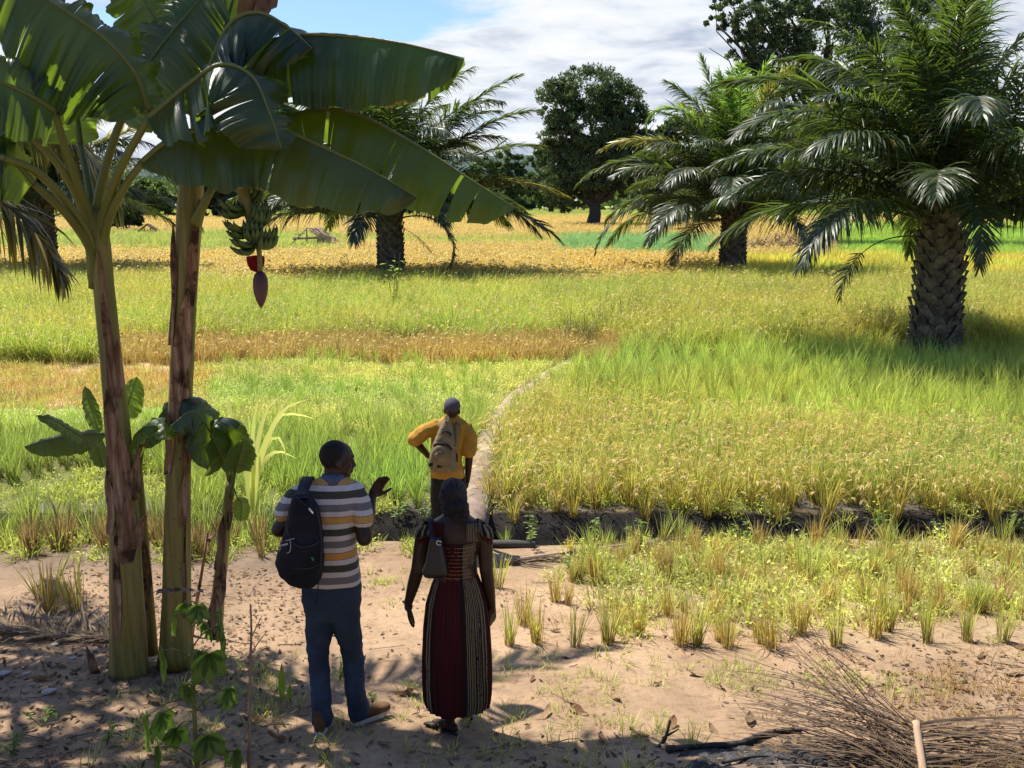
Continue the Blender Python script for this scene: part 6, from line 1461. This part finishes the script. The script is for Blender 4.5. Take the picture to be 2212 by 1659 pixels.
near_scatter('bank_weeds', 'low green weeds on the muddy bank above the ditch', 'weeds', 'low', box_pts(-2.6, 7, 11.75, 12.3, 16, lambda x, y: .5 + .5 * nz(x, y, 1.4, 96)), .9, (.38, .44, .09))
near_scatter('shade_tinted_stubble', 'brown stubble darkened with painted shade under the rice edge behind the banana trees', 'stubble', 'stubble', box_pts(-6, -1.6, 9.75, 11.2, 22, lambda x, y: np.clip((y - 9.7 + .3 * nz(x, y, 1.3, 97)) / .5, 0, 1)), 1.25, (.07, .065, .02))  # dead brown stubble; tint also carries the shade at the rice edge
near_scatter('shaded_grass', 'grass at the rice edge behind the banana trees', 'grass', 'low', box_pts(-6, -1.0, 9.6, 10.7, 14, lambda x, y: np.clip((y - 9.6 + .4 * nz(x, y, 1.2, 98)) / .9, 0, 1)), .9, (.32, .40, .07))
near_scatter('sand_grass', 'sparse short grass patches on the sand', 'grass', 'lawn', box_pts(-4.2, 5, 4.7, 9.5, 90, lambda x, y: (np.clip(nz(x, y, .8, 99) - .15, 0, 1) * .7 + np.clip(1 - np.hypot((x - 1.7) / 1.9, (y - 6.6) / .55), 0, 1) * .9)), 1.0, (.34, .42, .07))

near_scatter('dead_straw', 'brown dead straw and palm debris over the ground at lower right', 'debris', 'straw', box_pts(1.3, 5.5, 4.7, 7.6, 26, lambda x, y: np.clip((x - 1.6 + .5 * nz(x, y, 1.2, 120)) / 1.0, 0, 1) * np.clip((7.3 - y + .4 * nz(x, y, 1.4, 121)) / .6, 0, 1)), .55, (.3, .25, .1))
# litter
M_LITTER = leaf_mat('leaf_litter', (.19, .12, .068), .85, .2, .12, (.22, .12, .055), 1.5)
def litter(n, f, smin, smax, seed):
    rg = np.random.default_rng(seed); x = rg.uniform(-4.5, 5.2, n); y = rg.uniform(4.6, 9.6, n) ; k = rg.random(n) < f(x, y); x, y = x[k], y[k]; N = len(x)
    c = np.c_[x, y, gz(x, y) + .006]; a = rg.uniform(0, 6.28, N); s = rg.uniform(smin, smax, N)[:, None]
    A = np.c_[np.cos(a), np.sin(a), rg.normal(0, .25, N)] * s; B = np.c_[-np.sin(a), np.cos(a), rg.normal(.1, .35, N)] * s * rg.uniform(.2, .5, N)[:, None]
    up = np.array([0, 0, 1.]) * s * rg.uniform(0, .35, N)[:, None]
    P = np.stack([np.stack([c - A + up * .6, c - A + up * .6], 1), np.stack([c - B + up, c + B], 1), np.stack([c + A + up, c + A + up], 1)], 1)
    P[:, 0, 1] += B * .12; P[:, 2, 1] += B * .12
    D = np.zeros(P.shape); D[..., 1] = (rg.random(N) ** 1.3)[:, None, None]; mb = MB(); mb.strips(P, D); return mb
lit = lambda x, y: np.clip(.12 + 1.0 * np.clip((x - 1.5) / 1.5, 0, 1) * np.clip((7.4 - y) / .8, 0, 1) + .55 * np.clip((5.7 - y) / .5, 0, 1) + .5 * np.clip((-1.2 - x) / .6, 0, 1) + .25 * nz(x, y, 1.5, 101), 0, 1)
tag(litter(26000, lit, .005, .034, 5).build('leaf_litter', M_LITTER, smooth=False), 'small brown leaf litter strewn over the sandy ground', 'litter', kind='stuff')
M_TWIG = mat('dry_twig', (.11, .078, .055), .9, .1, .4, 20)
mb = MB(); rg = np.random.default_rng(9)
for _ in range(420):
    x, y = rg.uniform(-4.2, 5), rg.uniform(4.7, 9.2)
    if rg.random() > lit(x, y) + .12: continue
    L = rg.uniform(.05, .28); a = rg.normal(0, .7) + (3.14 if rg.random() < .5 else 0); dd = np.array([math.cos(a), math.sin(a)]); pts = []
    for s in (-.5, -.15, .2, .5): q = np.array([x, y]) + dd * L * s + rg.normal(0, .012, 2); pts.append([q[0], q[1], float(gz(*q)) + .006 + rg.uniform(0, .012)])
    mb.tube(pts, rg.uniform(.0015, .004), 5)
tag(mb.build('twigs', M_TWIG), 'thin dry twigs scattered on the sand', 'twigs', kind='stuff')
rg = np.random.default_rng(12); DL = []
for k in range(5):
    mb = MB(); g = np.zeros((9, 5, 3)); D = np.zeros((9, 5, 3)); D[..., 1] = .3 + .12 * k
    for i, s in enumerate(np.linspace(-1, 1, 9)):
        for j, x in enumerate(np.linspace(-1, 1, 5)): g[i, j] = (s, x * .38 * (1 - s * s) ** .6 * (1 - .25 * s), .22 * s * s + .25 * abs(x) * (1 + .4 * math.sin(5 * s + k)) * (.5 + .5 * (k % 2)) + .05 * math.sin(7 * s + 3 * x))
    mb.grid(g, D); me = mb.mesh('dry_leaf'); me.materials.append(M_LITTER if k % 3 else M_DRYLEAF); DL.append(me)
spots = [(2050, 1440), (2120, 1420), (2190, 1460), (1930, 1460), (1990, 1480), (2075, 1490), (2150, 1505), (1880, 1500), (1830, 1530), (1770, 1520), (1700, 1540), (1620, 1560), (1540, 1580), (2100, 1550), (2040, 1525), (1450, 1570), (1380, 1590), (1300, 1600), (1250, 1540), (1180, 1545), (1150, 1470), (1560, 1490), (1500, 1460), (1420, 1480), (1330, 1510), (2200, 1400), (1200, 1365), (700, 1640), (600, 1600), (660, 1540), (300, 1620), (220, 1560), (160, 1500), (100, 1470), (60, 1540), (130, 1440), (330, 1520), (830, 1610), (880, 1500), (980, 1640), (560, 1560), (1090, 1615), (90, 1610), (250, 1468), (312, 1472), (346, 1444), (402, 1438), (236, 1440), (300, 1455), (365, 1450)]
for i, (u, v) in enumerate(spots):
    p = G(u, v); o = bpy.data.objects.new('dry_leaf', DL[i % 5]); COL.objects.link(o); s_ = rg.uniform(.035, .085); o.location = p + [0, 0, .008]; o.scale = (s_, s_, s_ * .8); o.rotation_euler = (rg.normal(0, .25), rg.normal(0, .25), rg.uniform(0, 6.28))
    tag(o, 'curled brown dead leaf lying on the sandy ground', 'leaf', 'dead leaves lying on the ground')
M_SHELL = mat('pale_shell', (.40, .37, .31), .7, .3, .15, 20)
for (u, v, s_) in ((105, 1496, .05), (58, 1457, .03), (8, 1457, .05), (158, 1424, .03), (118, 1394, .035), (70, 1480, .02)):
    p = G(u, v); mb = MB(); mb.ell(p + [0, 0, .008], (s_, s_ * .7, s_ * .3), ((1, .3, .1), (-.3, 1, 0), (0, -.1, 1))); o = solid(mb, 'pale_chip', M_SHELL, None, .005, 1, origin=p); wrinkle(o, .006, 40); tag(o, 'pale whitish husk chip lying on the shaded ground left of the bananas', 'husk', 'pale chips on the ground')

# dead fronds, ash and burnt sticks
def lying_frond(name, label, A, B, seed, left, right, n=60, rad=(.02, .012), m=M_DRYFROND, wid=.012):
    """midrib from A to B on the ground; left/right: direction and length of the leaflets"""
    rg = np.random.default_rng(seed); A, B = np.asarray(A, float), np.asarray(B, float); root = empty(name, A, label, 'palm frond')
    mb = MB(); Q = A + (B - A) * np.linspace(0, 1, 12)[:, None]; mb.tube(Q, np.linspace(rad[0], rad[1], 12), 8, dat=1.0); mb.build('midrib', m, root)
    mb = MB()
    for d, L, lift, droop in (left, right):
        s = np.sort(rg.random(n)); b = A + (B - A) * s[:, None]; d0 = np.asarray(d, float) + rg.normal(0, .16, (n, 3)) * [1, 1, lift]; d0 /= np.linalg.norm(d0, axis=1)[:, None]
        rows = 6; P = np.zeros((n, rows, 2, 3)); cur = b.copy(); dd = d0.copy(); ll = L * rg.uniform(.65, 1.15, n)
        for k in range(rows):
            if k:
                dd = dd + np.array([0, 0, -droop / 5])[None] * rg.uniform(.5, 1.4, n)[:, None] + rg.normal(0, .03, (n, 3)); dd /= np.linalg.norm(dd, axis=1)[:, None]; cur = cur + dd * (ll / (rows - 1))[:, None]
                cur[:, 2] = np.maximum(cur[:, 2], gz(cur[:, 0], cur[:, 1]) + .008)
            wv = np.cross(dd, [.2, -.3, 1.]); wv /= np.linalg.norm(wv, axis=1)[:, None]; wk = wid * (1, 1, .9, .8, .6, .2)[k]; P[:, k, 0] = cur - wv * wk / 2; P[:, k, 1] = cur + wv * wk / 2
        D = np.zeros(P.shape); D[..., 1] = rg.random(n)[:, None, None]; mb.strips(P, D)
    mb.build('leaflets', m, root); return root
M_DARKFROND = leaf_mat('dark_dead_leaflet', (.105, .070, .042), .75, .25, .1, (.15, .09, .04), 1.0, wood=(.42, .29, .18))
a_ = W(1978, 1560, 5.42); b_ = W(2002, 1720, 5.02)
lying_frond('dead_frond', 'large broken brown palm frond with fanned leaflets at the lower right corner', a_, b_, 3, ((-.85, .42, .33), 1.15, 1.0, .55), ((1, .12, .05), 1.15, .5, .35), 95, (.024, .024), M_DARKFROND, .009)
lying_frond('dead_frond', 'thin dark leaflets of a broken palm frond standing up above the ash heap', W(1965, 1600, 5.34), W(1960, 1660, 5.2), 4, ((-.62, .62, .62), 1.05, .5, .1), ((-.8, .3, .2), .9, .5, .4), 16, (.012, .010), M_DARKFROND, .007)
a_ = G(245, 1388); b_ = G(-30, 1378); a_[2] += .02; b_[2] += .05
lying_frond('dead_frond', 'grey brown dead palm frond lying on the ground left of the banana stems', a_, b_, 5, ((-.35, .75, .55), .55, .5, .9), ((-.5, -.2, .4), .3, .6, .9), 70, (.018, .014), M_DRYFROND, .014)
a_ = G(1078, 1222); b_ = G(1455, 1172); a_[2] += .04; b_[2] += .05
lying_frond('dead_frond', 'fallen dark palm frond lying across the weeds near the ditch right of the woman', a_, b_, 6, ((.8, .35, .1), .5, .4, .4), ((.85, -.3, .1), .5, .5, .5), 60, (.028, .010), M_DARKFROND, .012)
M_CHAR = mat('charred_wood', (.022, .020, .019), .85, .25, .5, 14, bump=.6, bump_scale=60, col2=(.06, .055, .05))
for lab, pts, rr in (('long charred stick lying across the ash heap at lower right', [(1440, 1625), (1520, 1618), (1600, 1612), (1660, 1590), (1730, 1582)], (.022, .016)), ('short thick charred stick half buried in the ash heap', [(1700, 1618), (1740, 1640), (1780, 1665)], (.028, .03)),
                     ('forked black burnt twig standing at the left end of the ash heap', [(1430, 1612), (1440, 1600), (1452, 1575)], (.012, .006)), ('thin charred twig lying along the bottom of the ash heap', [(1560, 1655), (1640, 1640), (1720, 1650)], (.009, .006))):
    ps = [G(u, v) + [0, 0, .02] for u, v in pts]
    if 'standing' in lab: ps[1] = ps[0] + [.02, 0, .04]; ps[2] = ps[0] + [.05, .03, .13]
    mb = MB(); Q, _ = spline(ps, 18); mb.tube(Q, np.linspace(rr[0], rr[1], 18) * (1 + .15 * rng.normal(0, 1, 18)).clip(.7, 1.3), 9)
    if 'standing' in lab: mb.tube([ps[0] + [0, 0, .03], ps[0] + [.10, .02, .08]], [.008, .004], 6)
    tag(mb.build('burnt_stick', M_CHAR, None, origin=ps[0]), lab, 'stick', 'charred sticks in the ash')
q = G(1650, 1630); mb = MB(); n = 60; gx, gy = np.meshgrid(np.linspace(-.62, .62, n), np.linspace(-.25, .22, 40)); r2 = (gx / .6) ** 2 + (gy / .22) ** 2
h = np.clip(1 - r2, -.25, 1) * .012 + .010 * nz(gx, gy, 16, 111) + .012 * nz(gx, gy, 38, 112); mb.grid(np.stack([gx + q[0], gy + q[1], gz(gx + q[0], gy + q[1]) + h - .004], -1))
tag(mb.build('ash_heap', mat('grey_ash', (.030, .028, .027), .95, .1, .5, 22, bump=1.0, bump_scale=90, col2=(.13, .122, .115)), None, origin=q), 'low heap of grey ash with charred bits at the lower right', 'ash heap')

# leafy plant with lobed leaves, bare stick, shoots, stump
M_LOBED = leaf_mat('lobed_leaf', (.045, .085, .022), .5, .35, .40, (.30, .48, .05), .5, wood=(.20, .22, .07))
def lobed_leaf(c, stem_from, out, size, seed, root, hang=.9):
    """five-lobed leaf hanging from its stalk"""
    rg = np.random.default_rng(seed); mb = MB(); c = np.asarray(c); out = unit(out); dn = unit(out * (1 - hang) + np.array([0, 0, -hang])); sd = unit(np.cross(out, [0, 0, 1.])); nn = np.cross(sd, dn)
    Q, _ = spline([stem_from, (np.asarray(stem_from) + c) / 2 + [0, 0, .03], c], 8); mb.tube(Q, .004, 5, dat=1.0)
    for k, a in enumerate((-1.25, -.62, 0, .62, 1.25)):
        L = size * (.62, .88, 1.0, .88, .62)[k] * rg.uniform(.9, 1.1); d = dn * math.cos(a) + sd * math.sin(a); w_ = np.cross(nn, d); g = np.zeros((9, 5, 3)); D = np.zeros((9, 5, 3)); D[..., 1] = rg.uniform(.2, .9)
        for i, s in enumerate(np.linspace(0, 1, 9)):
            hw = L * .25 * (math.sin(min(1, s * 1.02) * math.pi) ** .75 * (.6 + .55 * s) + .14 * (1 - s)) * (1 + .10 * (i % 2))
            for j, x in enumerate(np.linspace(-1, 1, 5)): g[i, j] = c + d * L * s + w_ * hw * x + nn * (.10 * L * abs(x) - .12 * L * s * s + .03 * L * math.sin(s * 7 + k)) + np.array([0, 0, -.25 * L * s * s * abs(math.sin(a))])
        mb.grid(g, D)
    return mb.build('leaf', M_LOBED, root)
YL = 5.12; base = W(428, 1700, YL); base[2] = float(gz(base[0], base[1]))
lp = empty('lobed_leaf_plant', base, 'leafy young plant with lobed drooping leaves in front of the banana trees', 'plant')
Q, _ = spline([base, W(424, 1640, YL), W(420, 1540, YL), W(416, 1440, YL), W(411, 1360, YL), W(407, 1310, YL)], 20); mb = MB(); mb.tube(Q, np.linspace(.016, .007, 20), 8); mb.build('stem', mat('green_stem', (.17, .17, .06), .6, .3, .3, 12), lp)
for i, (u, v, dy, sv, size, hang) in enumerate(((352, 1405, -.10, 1425, .17, .95), (378, 1322, -.04, 1345, .14, .85), (398, 1305, .05, 1312, .09, .6), (424, 1308, -.06, 1312, .11, .7), (470, 1322, .08, 1360, .15, .9), (448, 1412, -.10, 1455, .19, .95), (474, 1352, .12, 1400, .15, .95), (430, 1408, .12, 1440, .14, .9),
                                               (318, 1545, -.12, 1510, .20, .95), (352, 1540, .10, 1530, .17, .9), (405, 1480, -.05, 1500, .12, .95), (490, 1488, -.08, 1540, .14, .9), (345, 1612, -.14, 1640, .13, .8), (445, 1590, -.10, 1600, .15, .7), (478, 1600, .05, 1620, .14, .8), (505, 1622, -.04, 1650, .14, .85), (380, 1575, .15, 1560, .14, .9), (438, 1345, .10, 1350, .12, .8))):
    su = np.interp(sv, [1310, 1440, 1640], [407, 416, 424]); lobed_leaf(W(u, v, YL + dy), W(su, sv, YL), (u - su, dy * 300, 0), size, i, lp, hang)
def stick(name, label, pts, rad, m, Y, cat='stick', extra=()):
    ps = [W(u, v, Y + dy) for u, v, dy in pts]; ps[0][2] = min(ps[0][2], float(gz(ps[0][0], ps[0][1]))); mb = MB(); Q, _ = spline(ps, 16); mb.tube(Q, np.linspace(rad[0], rad[1], 16), 7)
    for e in extra: mb.tube([W(u, v, Y + dy) for u, v, dy in e], [.004, .002], 5)
    return tag(mb.build(name, m, None, origin=ps[0]), label, cat)
stick('bare_sapling', 'thin bare upright stem standing right of the lobed leaf plant', [(538, 1690, 0), (539, 1560, 0), (541, 1430, .02), (543, 1360, .02), (541, 1305, .02)], (.013, .005), M_POLE, 5.14, 'sapling', [((544, 1375, .02), (556, 1350, .04), (566, 1330, .06)), ((541, 1415, .02), (560, 1385, .05), (578, 1362, .08))])
g_ = G(206, 1452); mb = MB(); mb.tube([g_ - [0, 0, .02], g_ + [-.02, 0, .07], g_ + [-.045, .01, .16], g_ + [-.055, .01, .20]], [.035, .028, .013, .002], 9); mb.tube([g_ + [-.01, 0, .05], g_ + [-.01, .01, .15]], [.018, .004], 7)
tag(mb.build('stump', M_SHEATH, None, origin=g_), 'small pointed dry stump left of the banana trees', 'stump')
for (u, v, h, lab) in ((608, 1508, .26, 'single pointed green shoot on the sand left of the man in stripes'), (624, 1512, .12, 'short dark green shoot beside the tall pointed shoot')):
    g_ = G(u, v); mb = MB(); P = np.zeros((8, 3, 3))
    for i, s in enumerate(np.linspace(0, 1, 8)):
        hw = .022 * math.sin(math.pi * min(1, .15 + s * .85)) ** .8 * (h / .26) ** .3
        for j, x in enumerate((-1, 0, 1)): P[i, j] = g_ + np.array([x * hw + .01 * s * s, .012 * abs(x), h * s - .01])
    mb.grid(P); tag(mb.build('green_shoot', M_BLEAFY, None, origin=g_), lab, 'shoot')
# tall yellow green cane leaves behind the sucker
g_ = G(545, 1165); root = empty('cane_plant', g_, 'bright yellow green cane plant with long arching leaves behind the small banana', 'cane plant'); rg = np.random.default_rng(77)
for i, pl in enumerate((((545, 1165), (552, 1050), (575, 960), (610, 880), (650, 830)), ((545, 1165), (553, 1040), (585, 930), (620, 880), (668, 862)), ((545, 1165), (550, 1050), (580, 955), (605, 948), (622, 1000)), ((545, 1165), (545, 1040), (560, 940), (580, 880), (612, 852)), ((545, 1165), (540, 1000), (528, 900), (515, 850)), ((545, 1165), (545, 1000), (548, 910), (560, 860)), ((545, 1165), (552, 1020), (600, 905), (640, 895), (680, 905)), ((545, 1165), (530, 1010), (500, 900), (494, 845)), ((545, 1165), (550, 1060), (568, 1000), (600, 975), (640, 990)))):
    ps = [W(u, v, g_[1] + .05 * k * (-1) ** i) for k, (u, v) in enumerate(pl)]; ps[0] = g_.copy(); Q, _ = spline(ps, 16); T = np.gradient(Q, axis=0); wv = np.cross(T, [.3, 1, .2]); wv /= np.linalg.norm(wv, axis=1)[:, None]; w_ = np.interp(np.linspace(0, 1, 16), [0, .3, .7, 1], [.016, .034, .028, .001])[:, None]
    mb = MB(); D = np.zeros((16, 3, 3)); D[..., 0] = np.linspace(.3, 1, 16)[:, None]; D[..., 1] = rg.random(); mb.grid(np.stack([Q - wv * w_, Q + [0, 0, -.006], Q + wv * w_], 1), D); mb.build('leaf', M_CANE, root)
# leafy weeds
M_WEED = leaf_mat('weed_leaf', (.13, .20, .04), .5, .3, .45, (.42, .56, .07), .6, wood=(.18, .2, .07))
def weed(u, v, h, n, leaf, label, seed, spread=.5, name='leafy_weed', group=None):
    rg = np.random.default_rng(seed); g_ = G(u, v); root = empty(name, g_, label, 'weed', group); mb = MB(); P = []; ns = 4
    for k in range(ns):
        a = rg.uniform(0, 6.28); tip = g_ + np.array([math.cos(a) * h * spread * rg.random(), math.sin(a) * h * spread * rg.random(), h * rg.uniform(.7, 1)]); Q, _ = spline([g_, (g_ + tip) / 2 + rg.normal(0, .02 * h, 3), tip], 10); mb.tube(Q, np.linspace(.006, .003, 10) * (h / .4) ** .5, 5, dat=1.0)
        for q in range(n // ns): P.append((Q[rg.integers(3, 10)], rg.uniform(0, 6.28)))
    mb.build('stem', M_WEED, root); mb = MB(); g4 = []; D = []
    for c, a in P:
        o_ = np.array([math.cos(a), math.sin(a), rg.uniform(-.3, .6)]); o_ /= np.linalg.norm(o_); s_ = np.cross(o_, [0, 0, 1.]); s_ /= np.linalg.norm(s_); L = leaf * rg.uniform(.6, 1.2)
        g4.append([c, c + o_ * L * .5 + s_ * L * .22, c + o_ * L + [0, 0, -.2 * L], c + o_ * L * .5 - s_ * L * .22]); D.append(rg.random())
    DD = np.zeros((len(g4), 4, 3)); DD[..., 1] = np.array(D)[:, None]; mb.quads(np.array(g4), DD); mb.build('leaves', M_WEED, root, smooth=False)
for i, a in enumerate(((1232, 1235, .18, 130, .045, 'rounded bright green weed cushion beside the fallen frond', .9), (1385, 1190, .34, 60, .08, 'tall leafy green weed at the ditch edge right of the fallen frond', .4), (1145, 1180, .30, 60, .07, 'spreading green weed with narrow leaves by the grey log', .8), (1905, 1165, .34, 40, .10, 'pale broad leaved weed standing before the dark ditch at right', .4), (2040, 1165, .30, 60, .07, 'green weed beside the ditch further right than the pale weed', .6), (2190, 1160, .36, 70, .08, 'leafy weed by the ditch at the right edge', .5), (1600, 1180, .26, 60, .07, 'low green weed by the ditch in the middle of the stubble', .8), (1290, 1175, .30, 50, .07, 'weed with upright stem at the ditch edge above the fallen frond', .4),
                       (30, 1630, .12, 30, .06, 'small bright green seedling at the lower left corner', .8), (230, 1610, .14, 40, .045, 'low dark green herb near the lower left shade', .9), (90, 1570, .12, 40, .045, 'low reddish green herb on the shaded ground at lower left', .9), (640, 1190, .3, 40, .07, 'green weed at the rice edge left of the man in stripes', .6), (920, 1130, .25, 60, .06, 'leafy weed hanging on the ditch bank left of the log bridge', .9), (860, 1125, .25, 60, .06, 'dark leafy weed on the ditch bank behind the raised hand', .9), (805, 1520, .10, 20, .04, 'small green seedling right of the man in stripes', .5), (735, 1470, .16, 30, .05, 'grassy green weed between the legs of the man in stripes', .6))):
    weed(*a[:6], 300 + i, a[6])
weed(850, 690, 2.3, 44, .24, 'thin pale leafed sapling standing in front of the middle palm trunk', 350, .12, 'young_sapling')
